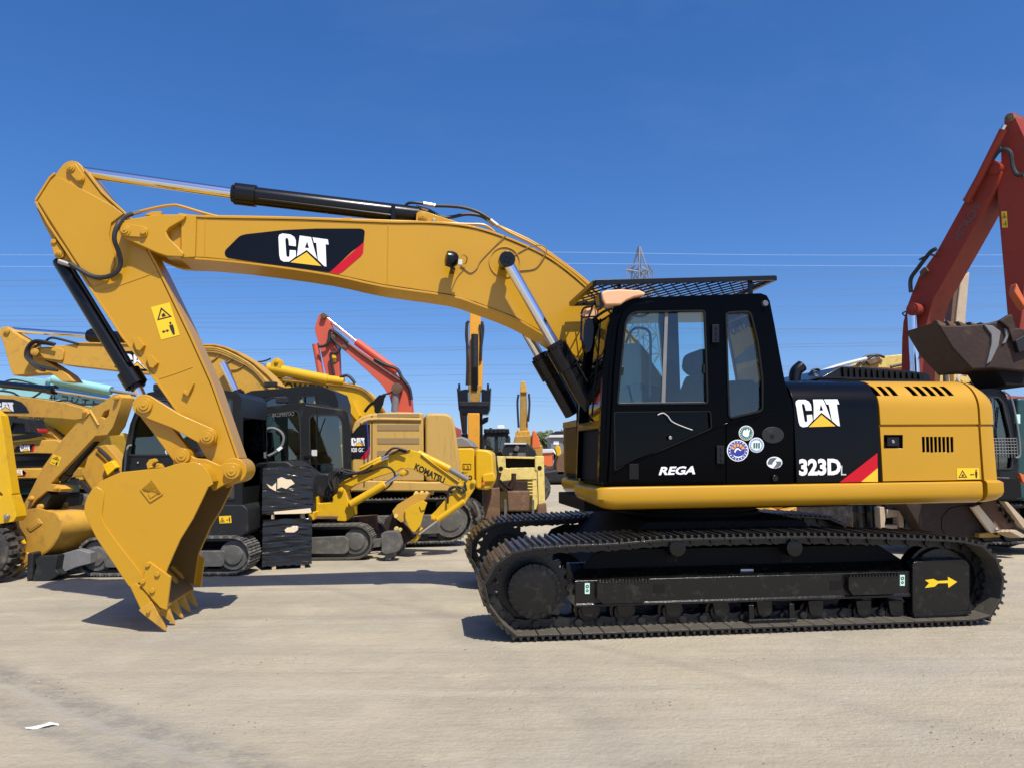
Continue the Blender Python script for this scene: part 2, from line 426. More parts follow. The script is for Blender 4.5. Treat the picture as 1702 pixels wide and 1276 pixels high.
class Thing:
    def __init__(s, name, label, cat, fr, group=None):
        s.fr = fr
        s.e = bpy.data.objects.new(name, None)
        s.e.empty_display_size = 0.3
        COL.objects.link(s.e)
        s.e.location = fr.o; s.e.rotation_euler = (0, 0, fr.yaw)
        tag(s.e, label, cat, group)
    def put(s, name, mb, mat, parent=None, bev=0.0, seg=2, smooth=35):
        return link(name, mb.mesh(name, mat, smooth), parent or s.e, bev, seg)
    def each(s, name, mb, mat, parent=None, bev=0.0, seg=2):
        """one object for every shape in mb"""
        return [s.put(name, p, mat, parent, bev, seg) for p in mb.pieces()]
    def fine(s, name, mb, mat, parent=None, bev=0.0):
        """pieces too small to pick apart: one part"""
        o = s.put(name, mb, mat, parent, bev); o['kind'] = 'stuff'; return o
    def slab(s, name, poly, y0, y1, mat, bev=0.006, parent=None, holes=(), plane=None):
        q = y0 if plane is None else plane
        return s.put(name, MB().prism(s.fr.pts(poly, q), y0, y1, [s.fr.pts(h, q) for h in holes]), mat, parent, bev)
    def strips(s, name, lines, y0, y1, th, mat, parent=None, bev=0.004):
        mb = MB()
        for l in lines: mb.ribbon(s.fr.pts(l, y0), th, y0, y1)
        return s.put(name, mb, mat, parent, bev)
    def cyl(s, name, a, b, y, r, mat, parent=None, n=20, y2=None, bev=0.0):
        return s.put(name, MB().cyl(s.fr.p3(*a, y), s.fr.p3(*b, y if y2 is None else y2), r, n), mat, parent, bev)
    def hose(s, name, pxs, y, r, mat, parent=None, k=6, n=8):
        P = [s.fr.p3(p[0], p[1], p[2] if len(p) > 2 else y) for p in pxs]
        return s.put(name, MB().tube(smooth_line(P, k) if k > 1 else P, r, n), mat, parent)
    def pin(s, name, p, y0, y1, r, mat, parent=None, n=24, bev=0.004, cap=True):
        x, z = s.fr.at(*p, y0)
        mb = MB().cyl((x, y0, z), (x, y1, z), r, n)
        o = s.put(name, mb, mat, parent, bev)
        if cap and r > 0.03:
            mb = MB().cyl((x, y0 - 0.012, z), (x, y0 + 0.002, z), r*0.62, n).cyl((x, y0 - 0.02, z), (x, y0 - 0.01, z), r*0.22, 8)
            s.put('pin_cap', mb, mat, o, 0.003)
        return o
    def ram(s, name, a, b, c, y, rb, rr, mat, parent=None, rod='chrome', collar=True, big=1.2):
        """hydraulic cylinder: barrel from a to b, rod from b to c (pixels at plane y)"""
        A, B, C_ = (Vector(s.fr.p3(*p, y)) for p in (a, b, c))
        d = (B - A).normalized(); ln = (B - A).length
        mb = MB()
        prof = [(0, rb*0.55), (0.005, rb*0.9), (0.03, rb), (ln - 0.2, rb)]
        if collar: prof = [(0, rb*0.55), (0.005, rb*0.9), (0.03, rb), (ln - rb*2.6, rb), (ln - rb*2.6 + 0.004, rb*big), (ln - rb*0.5, rb*big), (ln - rb*0.5 + 0.004, rb*0.98), (ln, rb*0.95), (ln + 0.003, rb*0.8)]
        else: prof = [(0, rb*0.8), (0.01, rb), (ln - 0.01, rb), (ln, rb*0.8)]
        mb.lathe(A, d, prof, 22)
        o = s.put(name, mb, mat, parent)
        s.put('cylinder_rod', MB().cyl(B - d*0.02, C_, rr, 18), rod, o)
        if collar:
            mb = MB()
            u = d.orthogonal().normalized(); w = d.cross(u)
            for k in range(10):
                v = (u*math.cos(k*0.628) + w*math.sin(k*0.628))*rb*1.08
                mb.cyl(B - d*rb*0.5 + v, B - d*(rb*0.5 - 0.022) + v, 0.011, 6)
            s.fine('collar_bolts', mb, mat, o)
        return o
    def decal(s, name, poly, y, mat, parent=None, lift=0.002, th=0.0012, holes=()):
        return s.put(name, MB().prism(s.fr.pts(poly, y), y - lift - th, y - lift, [s.fr.pts(h, y) for h in holes]), mat, parent, 0, smooth=0)
    def text(s, name, txt, tl, tr, bl, y, mat, parent=None, bold=0.0, lift=0.0035, ysurf=None, extra=None):
        """lettering stretched over the parallelogram tl, tr, bl (pixels at plane y)"""
        cu = bpy.data.curves.new('lettering', 'FONT')
        cu.body = txt; cu.offset = bold; cu.resolution_u = 3
        ob = bpy.data.objects.new('lettering', cu)
        COL.objects.link(ob)
        bpy.context.view_layer.update()
        me = bpy.data.meshes.new_from_object(ob.evaluated_get(bpy.context.evaluated_depsgraph_get()))
        bpy.data.objects.remove(ob); bpy.data.curves.remove(cu)
        me.name = name
        xs = [v.co.x for v in me.vertices]; ys = [v.co.y for v in me.vertices]
        x0, x1, y0, y1 = min(xs), max(xs), min(ys), max(ys)
        TL, TR, BL = (Vector(s.fr.at(*p, y)) for p in (tl, tr, bl))
        for v in me.vertices:
            u = (v.co.x - x0)/(x1 - x0); w = (y1 - v.co.y)/(y1 - y0)
            q = TL + (TR - TL)*u + (BL - TL)*w
            v.co = (q.x, y - lift, q.y)
        me.materials.clear(); me.materials.append(MATS[mat])
        return link(name, me, parent or s.e)
    def cat_mark(s, tl, tr, bl, y, parent=None, ysurf=None, lift=0.004, small=False):
        """three white capitals with the wedge under the middle one"""
        C_ = [(1005,790),(1012,760),(1045,740),(1125,740),(1165,762),(1183,800),(1188,868),(1118,868),(1108,805),(1095,785),(1080,790),(1076,810),(1098,985),(1108,1002),(1122,1002),(1130,990),(1127,920),(1190,915),(1196,985),(1130,1055),(1075,1062),(1042,1045),(1028,1000)]
        A1 = [(1218,738),(1299,738),(1299,795),(1279,870),(1300,870),(1300,893),(1205,983)]
        A2 = [(1299,738),(1335,738),(1412,983),(1300,893),(1300,870),(1322,870),(1299,795)]
        T_ = [(1350,738),(1508,738),(1520,797),(1488,797),(1512,1055),(1488,1052),(1420,990),(1392,797),(1368,797)]
        W_ = [(1300,918),(1460,1055),(1145,1060)]
        TL, TR, BL = (Vector(s.fr.at(*p, y)) for p in (tl, tr, bl))
        def mp(poly):
            return [tuple(TL + (TR-TL)*((a-1005)/515) + (BL-TL)*((b-738)/324)) for a, b in poly]
        out = []
        for nm, polys, mat in (('capital', [C_], 'white'), ('capital', [A1, A2], 'white'), ('capital', [T_], 'white'), ('wedge', [W_], 'logo_yellow')):
            mb = MB()
            for p in polys: mb.prism(mp(p), y - lift - 0.001, y - lift)
            me = mb.mesh(nm, mat, 0)
            if ysurf: drape(me, y, ysurf)
            out.append(link(nm, me, parent or s.e))
        return out
    def warning(s, tl, tr, bl, y, parent=None):
        """yellow safety sticker: triangle above, arrow and standing figure below"""
        TL, TR, BL = (Vector(p) for p in (tl, tr, bl))
        q = lambda u, w: tuple(TL + (TR-TL)*u + (BL-TL)*w)
        o = s.decal('warning_sticker', [q(0, 0), q(1, 0), q(1, 1), q(0, 1)], y, 'decal_yellow', parent)
        mb = MB()
        P = lambda l: s.fr.pts([q(*a) for a in l], y)
        wide = (TR-TL).length > (BL-TL).length
        if wide: g = lambda u, w: (u*0.5, w); f = lambda u, w: (0.5 + u*0.5, w)
        else: g = lambda u, w: (u, w*0.5); f = lambda u, w: (u, 0.5 + w*0.5)
        G = lambda l: P([g(*a) for a in l]); Fq = lambda l: P([f(*a) for a in l])
        tri = [(0.5, 0.15), (0.9, 0.85), (0.1, 0.85)]; tin = [(0.5, 0.30), (0.78, 0.78), (0.22, 0.78)]
        mb.prism(G(tri), y - 0.005, y - 0.004, [G(tin)])
        mb.prism(G([(0.4, 0.6), (0.55, 0.5), (0.62, 0.72), (0.42, 0.74)]), y - 0.005, y - 0.004)
        mb.prism(Fq([(0.62, 0.3), (0.82, 0.3), (0.82, 0.58), (0.77, 0.9), (0.67, 0.9), (0.62, 0.58)]), y - 0.005, y - 0.004)
        mb.prism(Fq([(0.67, 0.12), (0.77, 0.12), (0.77, 0.26), (0.67, 0.26)]), y - 0.005, y - 0.004)
        mb.prism(Fq([(0.15, 0.58), (0.28, 0.48), (0.28, 0.55), (0.42, 0.55), (0.42, 0.48), (0.55, 0.58), (0.42, 0.68), (0.42, 0.61), (0.28, 0.61), (0.28, 0.68)]), y - 0.005, y - 0.004)
        s.put('pictogram', mb, 'decal_ink', o if parent is None else parent, 0, smooth=0)
        return o
    def track(s, path, y0, y1, pitch, mat='shoe_steel', lmat='link_steel', grous=0.026, join=False, links=True, name='crawler_track', phase=0.0):
        """closed crawler chain along path (x,z outline of the shoes' base)"""
        if area(path) > 0: path = path[::-1]
        P = [Vector(p) for p in path]; n = len(P)
        seg = [(P[(i+1) % n] - P[i]).length for i in range(n)]; tot = sum(seg)
        cnt = max(8, round(tot/pitch)); st = tot/cnt
        ym = (y0 + y1)/2; hw = abs(y1 - y0)/2
        def walk(d):
            d %= tot
            for i in range(n):
                if d <= seg[i]: return P[i] + (P[(i+1) % n] - P[i])*(d/seg[i])
                d -= seg[i]
            return P[0].copy()
        h = st*0.49
        sh = MB().box(-h, h, -hw, hw, -0.016, 0).box(-h*0.97, h*0.97, -hw*0.995, hw*0.995, -0.019, -0.014, 1)
        for gx, gh in ((-0.78, 1.0), (-0.1, 0.8), (0.58, 0.8)):
            sh.prism([(gx*h - 0.016, -0.002), (gx*h + 0.016, -0.002), (gx*h + 0.010, grous*gh), (gx*h - 0.010, grous*gh)], -hw*0.99, hw*0.99, mi=2)
        lk = MB().cyl((h*0.9, -0.12, -0.055), (h*0.9, 0.12, -0.055), 0.02, 8)
        for sy in (-1, 1):
            yy = sy*0.085
            lk.prism(rnd([(-h*1.02, -0.105), (-h*0.2, -0.088), (h*0.75, -0.105), (h*0.95, -0.075), (h*0.9, -0.02), (-h*0.9, -0.016), (-h*1.05, -0.05)], 0.02, 2), yy - 0.022, yy + 0.022)
            lk.cyl((h*0.9, yy - 0.05*(sy < 0), -0.055), (h*0.9, yy + 0.05*(sy > 0), -0.055), 0.034, 12)
            for bx in (-0.4, 0.35): lk.cyl((bx*h, sy*0.13, -0.034), (bx*h, sy*0.13, -0.014), 0.016, 6)
        mats = []
        for k in range(cnt):
            a, b = walk(st*(k + phase)), walk(st*(k + 1 + phase))
            t = (b - a).normalized(); c = (a + b)/2
            nx, nz = -t.y, t.x        # outward for a clockwise loop
            mats.append(Matrix(((t.x, 0, nx, c.x), (0, 1, 0, ym), (t.y, 0, nz, c.y), (0, 0, 0, 1))))
        if join:
            big = MB()
            for M in mats: big.add([M @ Vector(v) for v in sh.v], sh.f)
            return s.fine(name, big, mat)
        pins = MB()
        for M in mats:
            q = M @ Vector((h, 0, -0.055)); pins.cyl((q.x, ym - 0.14, q.z), (q.x, ym + 0.14, q.z), 0.018, 8)
        if not links:     # plain machines: one closed belt under the shoes
            pins = MB().prism(inset(path, 0.014), ym - 0.13, ym + 0.13, [inset(path, 0.06)])
        root = s.put(name, pins, lmat)
        sm = sh.mesh('track_shoe', [mat, 'shoe_inner' if mat == 'shoe_steel' else mat, 'grouser' if mat == 'shoe_steel' else mat]); lm = lk.mesh('track_link', lmat)
        for M in mats:
            o = link('track_shoe', sm, root, 0.003, 1); o.matrix_local = M
            if links:
                o = link('track_link', lm, root); o.matrix_local = M
        return root

def drape(me, y, ysurf):
    """bend a flat lettering mesh onto a surface y = ysurf(z)"""
    bm = bmesh.new(); bm.from_mesh(me)
    zs = [v.co.z for v in bm.verts]; lo, hi = min(zs), max(zs)
    k = 14
    for i in range(1, k):
        z = lo + (hi - lo)*i/k
        bmesh.ops.bisect_plane(bm, geom=bm.verts[:] + bm.edges[:] + bm.faces[:], plane_co=(0, 0, z), plane_no=(0, 0, 1))
    for v in bm.verts: v.co.y += ysurf(v.co.z) - y
    bm.to_mesh(me); bm.free()

# ------------------------------------------------------------------ ground
def ground_material():
    m = bpy.data.materials.new('yard_concrete'); m.use_nodes = True
    t = m.node_tree; b = t.nodes['Principled BSDF']; N = t.nodes.new; K = t.links.new
    tc = N('ShaderNodeTexCoord')
    def noise(scale, detail, rough=0.55, sc=(1, 1, 1), rz=0.0, dist=0.0):
        mp = N('ShaderNodeMapping'); mp.inputs['Scale'].default_value = sc; mp.inputs['Rotation'].default_value = (0, 0, rz)
        n = N('ShaderNodeTexNoise'); n.inputs['Scale'].default_value = scale; n.inputs['Detail'].default_value = detail
        n.inputs['Roughness'].default_value = rough; n.inputs['Distortion'].default_value = dist
        K(tc.outputs['Object'], mp.inputs['Vector']); K(mp.outputs['Vector'], n.inputs['Vector']); return n.outputs['Fac']
    def ramp(f, a, b_, lo=0.0, hi=1.0):
        r = N('ShaderNodeMapRange'); r.inputs['From Min'].default_value = a; r.inputs['From Max'].default_value = b_
        r.inputs['To Min'].default_value = lo; r.inputs['To Max'].default_value = hi; r.interpolation_type = 'SMOOTHSTEP'
        K(f, r.inputs['Value']); return r.outputs['Result']
    def mix(f, A, B):
        x = N('ShaderNodeMix'); x.data_type = 'RGBA'
        K(f, x.inputs['Factor'])
        for k, v in (('A', A), ('B', B)):
            if isinstance(v, tuple): x.inputs[k].default_value = (*v, 1)
            else: K(v, x.inputs[k])
        return x.outputs['Result']
    c = mix(ramp(noise(0.35, 6), 0.35, 0.68), (0.440, 0.376, 0.262), (0.358, 0.311, 0.223))
    c = mix(ramp(noise(1.7, 8, 0.65), 0.42, 0.75, 0, 0.75), c, (0.506, 0.441, 0.315))
    c = mix(ramp(noise(1.1, 9, 0.7, (0.25, 1.6, 1), 0.35, 1.0), 0.50, 0.72, 0, 0.45), c, (0.264, 0.234, 0.175))
    # wheel and crawler rub marks: long soft streaks in two directions
    c = mix(ramp(noise(0.9, 7, 0.6, (0.10, 2.2, 1), -0.55, 0.3), 0.53, 0.68, 0, 0.45), c, (0.255, 0.230, 0.185))
    c = mix(ramp(noise(1.4, 7, 0.6, (0.08, 2.0, 1), 0.5, 0.6), 0.55, 0.70, 0, 0.5), c, (0.517, 0.458, 0.335))
    c = mix(ramp(noise(9, 10, 0.75), 0.55, 0.80, 0, 0.45), c, (0.248, 0.213, 0.150))
    c = mix(ramp(noise(22, 8, 0.72, (0.45, 1.3, 1), 0.3, 0.8), 0.50, 0.70, 0, 0.42), c, (0.29, 0.255, 0.20))
    c = mix(ramp(noise(16, 8, 0.72, (0.4, 1.4, 1), -0.4, 0.8), 0.52, 0.70, 0, 0.42), c, (0.53, 0.475, 0.375))
    c = mix(ramp(noise(55, 5, 0.7), 0.56, 0.74, 0, 0.5), c, (0.209, 0.185, 0.141))
    c = mix(ramp(noise(38, 5, 0.7), 0.63, 0.80, 0, 0.6), c, (0.616, 0.545, 0.407))
    # rubber marks left by wheels and crawlers: bands along straight runs, broken up by noise
    pos = N('ShaderNodeVectorMath'); pos.operation = 'MULTIPLY'; pos.inputs[1].default_value = (1, 1, 0); K(tc.outputs['Object'], pos.inputs[0])
    for (pa, pb, wd, am, col) in (((0, 1122), (430, 1276), 0.18, 0.80, (0.185, 0.172, 0.150)), ((0, 1172), (300, 1290), 0.12, 0.65, (0.20, 0.187, 0.162)), ((0, 1140), (520, 1320), 0.05, 0.5, (0.50, 0.46, 0.38)), ((700, 1000), (1100, 1276), 0.14, 0.28, (0.24, 0.215, 0.175)), ((1150, 1110), (1702, 1230), 0.10, 0.35, (0.235, 0.21, 0.17)), ((300, 1075), (1500, 1110), 0.22, 0.25, (0.25, 0.225, 0.18)), ((1702, 1075), (900, 1276), 0.30, 0.30, (0.50, 0.455, 0.37)), ((0, 1010), (760, 985), 0.3, 0.25, (0.26, 0.235, 0.19))):
        A, B = ground(*pa), ground(*pb); d = (B - A).normalized(); nn = Vector((-d.y, d.x, 0))
        dt = N('ShaderNodeVectorMath'); dt.operation = 'DOT_PRODUCT'; dt.inputs[1].default_value = nn; K(pos.outputs[0], dt.inputs[0])
        wob = N('ShaderNodeMath'); wob.operation = 'MULTIPLY_ADD'; wob.inputs[1].default_value = 0.5; wob.inputs[2].default_value = -0.25 - nn.dot(A); K(noise(0.7, 2), wob.inputs[0])
        sm_ = N('ShaderNodeMath'); sm_.operation = 'ADD'; K(dt.outputs['Value'], sm_.inputs[0]); K(wob.outputs[0], sm_.inputs[1])
        ab = N('ShaderNodeMath'); ab.operation = 'ABSOLUTE'; K(sm_.outputs[0], ab.inputs[0])
        band = ramp(ab.outputs[0], wd*0.3, wd*1.3, 1.0, 0.0)
        mu = N('ShaderNodeMath'); mu.operation = 'MULTIPLY'; K(band, mu.inputs[0]); K(ramp(noise(5, 8, 0.7, (1, 1, 1), 0.3), 0.36, 0.66, 0.15, am), mu.inputs[1])
        c = mix(mu.outputs[0], c, col)
    c = mix(ramp(noise(0.55, 4, 0.5), 0.45, 0.7, 0.12, 0.34), c, (0.285, 0.270, 0.245))
    K(c, b.inputs['Base Color'])
    b.inputs['Roughness'].default_value = 0.9
    b.inputs['Specular IOR Level'].default_value = 0.25
    h = N('ShaderNodeMath'); h.operation = 'ADD'
    a1 = N('ShaderNodeMath'); a1.operation = 'MULTIPLY'; a1.inputs[1].default_value = 1.6
    K(noise(3.2, 8, 0.62), a1.inputs[0]); K(a1.outputs[0], h.inputs[0]); K(noise(30, 8, 0.72), h.inputs[1])
    h2 = N('ShaderNodeMath'); h2.operation = 'ADD'; K(h.outputs[0], h2.inputs[0]); K(noise(2.0, 6, 0.6, (0.12, 3, 1), -0.55), h2.inputs[1])
    bp = N('ShaderNodeBump'); bp.inputs['Strength'].default_value = 0.75; bp.inputs['Distance'].default_value = 0.03
    K(h2.outputs[0], bp.inputs['Height']); K(bp.outputs['Normal'], b.inputs['Normal'])
    MATS['yard'] = m
ground_material()
gm = MB()
gs = 3000
gm.add([(-gs, -60, 0), (gs, -60, 0), (gs, gs, 0), (-gs, gs, 0)], [(0, 1, 2, 3)])
structure('ground', gm.mesh('ground', 'yard', 0))

# ------------------------------------------------------------------ the big excavator
g0 = ground(860, 1068)
FT = Frame(0, 0, 6.2)
o_ = g0 + FT.ey*1.55
FT = Frame(o_.x, o_.y, 6.2)
c_ = FT.world(2.05, 0, 0)
FU = Frame(c_.x, c_.y, 8.2)
ex = Thing('crawler_excavator', 'large yellow and black crawler excavator in front, seen side-on, its bucket teeth touching the ground', 'excavator', FU)
exl = Thing('undercarriage', '', '', FT)     # lower half works in the crawlers' own axes, re-parented below

def track_path(fr, y, pxs, zmin=0.045):
    l = [fr.at(a, b, y) for a, b in pxs]
    return [(x, max(z, zmin)) for x, z in smooth_line(l, 8, True)]
TP = track_path(FT, -1.55, [(858, 1066), (833, 1038), (811, 1008), (803, 985), (805, 962), (816, 943), (836, 925), (864, 912), (905, 908), (949, 905), (1022, 902), (1092, 896), (1163, 893.5), (1260, 891.5), (1347, 890), (1465, 892), (1554, 895), (1613, 899), (1637, 907), (1660, 930), (1669, 952), (1669, 978), (1660, 1010), (1638, 1034), (1606, 1049), (1500, 1052), (1300, 1057), (1100, 1062), (960, 1066)])
TL_ = exl
near_tr = TL_.track(TP, -1.55, -0.86, 0.190, grous=0.034)
far_tr = TL_.track(TP, 0.86, 1.55, 0.190, grous=0.034, phase=0.37)

for side, y_out, sgn in (('near', -1.40, 1), ('far', 1.40, -1)):
    def Y(d): return y_out + sgn*d
    def ys(a, b): return (min(a, b), max(a, b))
    q = -1.40
    A = lambda px, py: FT.at(px, py, q)
    # box-section crawler frame with sloping top, as one swept section
    x0, x1 = A(956, 985)[0], A(1514, 975)[0]
    zb, zt = A(1230, 1000)[1], A(1230, 957)[1]
    sec = [(0.0, zb), (-0.012, zb), (-0.012, zb + 0.025), (0.0, zb + 0.03), (0.0, zt), (0.03, zt + 0.012), (0.32, zt + 0.10), (0.42, zt + 0.10), (0.42, zb)]
    mb = MB()
    mb.loft([[(x, Y(d), z) for d, z in sec] for x in (x0, x1)])
    fr_o = TL_.put('crawler_frame', mb, 'track_black', bev=0.008)
    # raised inner guard of the frame
    ig = FT.pts([(965, 950), (985, 922), (1010, 912), (1440, 905), (1462, 906), (1500, 930), (1512, 945)], -1.18)
    TL_.put('frame_guard', MB().prism(ig, *ys(Y(0.22), Y(0.30))), 'black_matte', fr_o, 0.006)
    # steps
    for st in ([(990, 965), (1077, 962), (1077, 970), (1068, 999), (1000, 1001), (990, 992)], [(1405, 956), (1488, 952), (1488, 970), (1478, 985), (1412, 987), (1405, 976)]):
        l = FT.pts(st, q)
        o = TL_.put('step', MB().prism(l, *ys(Y(-0.055), Y(0.002))), 'track_black', fr_o, 0.005)
        mb = MB(); xa, za = l[0]; xb, zc = l[1]
        for k in range(16):
            xx = xa + (xb - xa)*(k + 0.5)/16
            mb.box(xx - 0.008, xx + 0.008, *ys(Y(-0.07), Y(-0.03)), za - 0.004, za + 0.018)
        TL_.fine('step_teeth', mb, 'track_black', o)
    for hx in (1095.5, 1389):
        TL_.put('frame_hole', MB().prism(FT.pts(rect(hx - 9, 970 if hx < 1200 else 965, hx + 9, 984 if hx < 1200 else 979), q), *ys(Y(-0.004), Y(0.0))), 'black_matte', fr_o)
    # final drive: motor housing, bolt circle, sprocket
    sx, sz = A(888, 981)
    mb = MB()
    hub = TL_.put('final_drive', mb.lathe((sx, Y(-0.03), sz), (0, sgn, 0), [(0, 0.20), (0.004, 0.232), (0.03, 0.240), (0.05, 0.240), (0.052, 0.215), (0.30, 0.215)], 40), 'track_black', bev=0.004)
    mb = MB()
    for k in range(20):
        a = k*math.pi/10
        bx, bz = sx + 0.212*math.cos(a), sz + 0.212*math.sin(a)
        mb.lathe((bx, Y(-0.048), bz), (0, sgn, 0), [(0, 0.010), (0.002, 0.019), (0.03, 0.020)], 6)
        mb.lathe((bx, Y(-0.036), bz), (0, sgn, 0), [(0, 0.024), (0.012, 0.026)], 10)
    TL_.fine('bolt_circle', mb, 'track_black', hub)
    mb = MB(); teeth = []
    for k in range(21*4):
        a = k*2*math.pi/84; rr = 0.345 if k % 4 in (1, 2) else 0.305
        teeth.append((sx + rr*math.cos(a), sz + rr*math.sin(a)))
    TL_.put('sprocket', mb.prism(teeth, *ys(Y(0.16), Y(0.22))), 'link_steel', hub, 0.004)
    # idler wheel and its yoke cover with the arrow
    ix, iz = A(1578, 968)
    iw = TL_.put('idler_wheel', MB().lathe((ix, Y(0.06), iz), (0, sgn, 0), [(0, 0.09), (0.003, 0.13), (0.03, 0.15), (0.035, 0.30), (0.05, 0.315), (0.07, 0.315), (0.072, 0.345), (0.21, 0.345), (0.212, 0.315), (0.25, 0.315), (0.28, 0.1)], 40), 'track_black')
    cov = rnd(FT.pts([(1513, 932), (1545, 929), (1600, 927), (1608, 936), (1608, 1005), (1600, 1022), (1522, 1027), (1513, 1020)], q), 0.03, 3)
    co = TL_.put('idler_cover', MB().prism(cov, *ys(Y(-0.035), Y(0.06))), 'track_black', None, 0.010)
    TL_.put('cover_flange', MB().ribbon(FT.pts([(1514, 1018), (1560, 1016), (1608, 1012)], q), -0.03, *ys(Y(-0.05), Y(0.0))), 'track_black', co, 0.004)
    if side == 'near':
        ar = [(1537, 963), (1544, 968), (1537, 976), (1553, 974), (1559, 968.5), (1575, 968), (1576, 976), (1590.5, 966), (1575, 957.5), (1575.5, 963.5), (1558, 964.5), (1551, 961)]
        TL_.decal('arrow_sticker', ar, q - 0.035, 'decal_yellow', co)
        for (sx_, sy_) in ((976, 977), (1499.5, 963.5)):
            d_ = TL_.decal('sticker', rect(sx_ - 4, sy_ - 9, sx_ + 4, sy_ + 9), q, 'decal_mint', fr_o)
            TL_.put('ring_pictogram', MB().prism(FT.pts(circ(sx_, sy_ - 3.5, 2.8, 12), q), q - 0.006, q - 0.005, [FT.pts(circ(sx_, sy_ - 3.5, 1.5, 10), q)]).prism(FT.pts(circ(sx_, sy_ + 3.5, 2.2, 12), q), q - 0.006, q - 0.005, [FT.pts(circ(sx_, sy_ + 3.5, 1.1, 10), q)]), 'decal_ink', d_, smooth=0)
        d_ = TL_.decal('part_sticker', rect(1229, 944, 1250, 949.5), q + 0.12, 'white_dull', fr_o, lift=0.03)
    # bottom rollers
    for k, rx in enumerate((980, 1040, 1121, 1201, 1274, 1360, 1440, 1494)):
        xx, zz = A(rx, 1019)
        ro = TL_.put('bottom_roller', MB().lathe((xx, Y(0.06), zz), (0, sgn, 0), [(0, 0.05), (0.004, 0.085), (0.03, 0.092), (0.05, 0.092), (0.052, 0.115), (0.08, 0.115), (0.082, 0.08), (0.2, 0.08), (0.202, 0.115), (0.23, 0.115), (0.232, 0.06)], 24), 'track_black')
        TL_.put('roller_bracket', MB().prism(rnd([(xx - 0.075, zz + 0.11), (xx - 0.06, zz - 0.01), (xx - 0.02, zz - 0.035), (xx + 0.02, zz - 0.035), (xx + 0.06, zz - 0.01), (xx + 0.075, zz + 0.11)], 0.015, 2), *ys(Y(0.03), Y(0.075))), 'track_black', ro, 0.004)
    gx0, gz0 = A(1243, 1004); gx1, gz1 = A(1320, 1031)
    mb = MB().box(gx0, gx0 + 0.05, *ys(Y(-0.02), Y(0.02)), gz1, gz0).box(gx1 - 0.05, gx1, *ys(Y(-0.02), Y(0.02)), gz1, gz0).box(gx0 - 0.01, gx1 + 0.01, *ys(Y(-0.035), Y(0.015)), gz1 - 0.012, gz1 + 0.03)
    TL_.put('track_guide', mb, 'track_black', fr_o, 0.006)
    for rx in (1130, 1326):
        xx, zz = A(rx, 914)
        TL_.put('carrier_roller', MB().lathe((xx, Y(0.05), zz + 0.015), (0, sgn, 0), [(0, 0.05), (0.005, 0.075), (0.06, 0.08), (0.24, 0.08), (0.25, 0.05)], 20).box(xx - 0.05, xx + 0.05, *ys(Y(0.22), Y(0.28)), zz - 0.13, zz + 0.03), 'track_black', fr_o)
# car body between the crawlers, swing bearing
cb = MB().prism([(0.75, 0.50), (3.30, 0.50), (3.15, 0.62), (2.85, 0.93), (1.30, 0.93), (0.95, 0.68)], -0.98, 0.98)
TL_.put('car_body', cb, 'black_matte', bev=0.02)
TL_.put('swing_bearing', MB().lathe((2.05, 0, 0.92), (0, 0, 1), [(0, 0.74), (0.05, 0.74), (0.052, 0.70), (0.20, 0.70)], 48), 'black_matte')

# ---- upper structure
E_ = ex
CY = -1.33                                  # near side plane of cab and doors
at = FU.at
deck_x0, deck_zt = at(1003, 809, CY - 0.03); deck_zb = at(1250, 842, CY - 0.03)[1]
deck_x1 = at(1632, 806, CY - 0.03)[0]
dy = CY - 0.04
sec = [(dy + 0.10, deck_zb - 0.005), (dy + 0.045, deck_zb + 0.012), (dy + 0.012, deck_zb + 0.045), (dy, deck_zb + 0.09), (dy, deck_zt - 0.02), (dy + 0.006, deck_zt - 0.006), (dy + 0.02, deck_zt)]
fx = deck_x0 - 0.05
def deck_part(y_in, x0, mir):
    rings = []
    full = sec + [(y_in, deck_zt), (y_in, deck_zb + 0.02)]
    for dx, sh in ((0, 0.085), (0.015, 0.05), (0.05, 0.02), (0.10, 0.006), (0.16, 0.0)):
        rings.append([(x0 + dx, (a + (sh*0.5 if a < dy + 0.06 else 0))*mir, b + (sh*1.1 if b < deck_zb + 0.06 else 0) - (sh*0.25 if b > deck_zt - 0.03 else 0)) for a, b in full])
    rings.append([(deck_x1, a*mir, b) for a, b in full])
    return MB().loft(rings)
deck = E_.put('deck_skirt', deck_part(-0.42, fx, 1), 'yellow', bev=0.004)
E_.put('far_deck_skirt', deck_part(-0.42, fx + 0.24, -1), 'yellow', bev=0.004)
mb = MB().box(fx + 0.30, deck_x1 + 0.5, -1.27, 1.27, deck_zb + 0.03, deck_zt + 0.012)
E_.put('deck_plate', mb, 'black_matte')
mb = MB().box(-1.3, 1.9, -0.62, 0.62, deck_zb - 0.07, deck_zb + 0.06)
E_.put('revolving_frame', mb, 'black_matte', bev=0.01)

# engine house: section with a rounded shoulder
zs_top = at(1500, 634, -1.02)[1]; SH_R = 0.29; zs1 = zs_top - SH_R
def ysurf(z, y0=CY):
    if z <= zs1: return y0
    k = min(1.0, (z - zs1)/SH_R)
    return y0 + 0.31*(1 - math.sqrt(max(0.0, 1 - k*k)))
def section(zb, step=None, ins=0.0):
    h = [(CY + ins, zb)]
    if step:
        h += [(CY + ins, step - 0.010), (CY + ins + 0.022, step - 0.006), (CY + ins + 0.022, step + 0.004), (CY + ins - 0.006, step + 0.012)]
    o = -0.006 if step else 0.0
    h += [(CY + ins + o, zs1)]
    for k in range(1, 11):
        a = k*math.pi/20
        h.append((CY + ins + o + 0.31*(1 - math.cos(a)), zs1 + (SH_R - ins)*math.sin(a)))
    h.append((-0.5, zs_top - ins + 0.02))
    return h + [(-a, b) for a, b in h[::-1]]
xk0 = at(1321, 720, CY)[0]; xk1 = at(1462, 720, CY)[0]; xk2 = at(1630, 720, CY)[0]
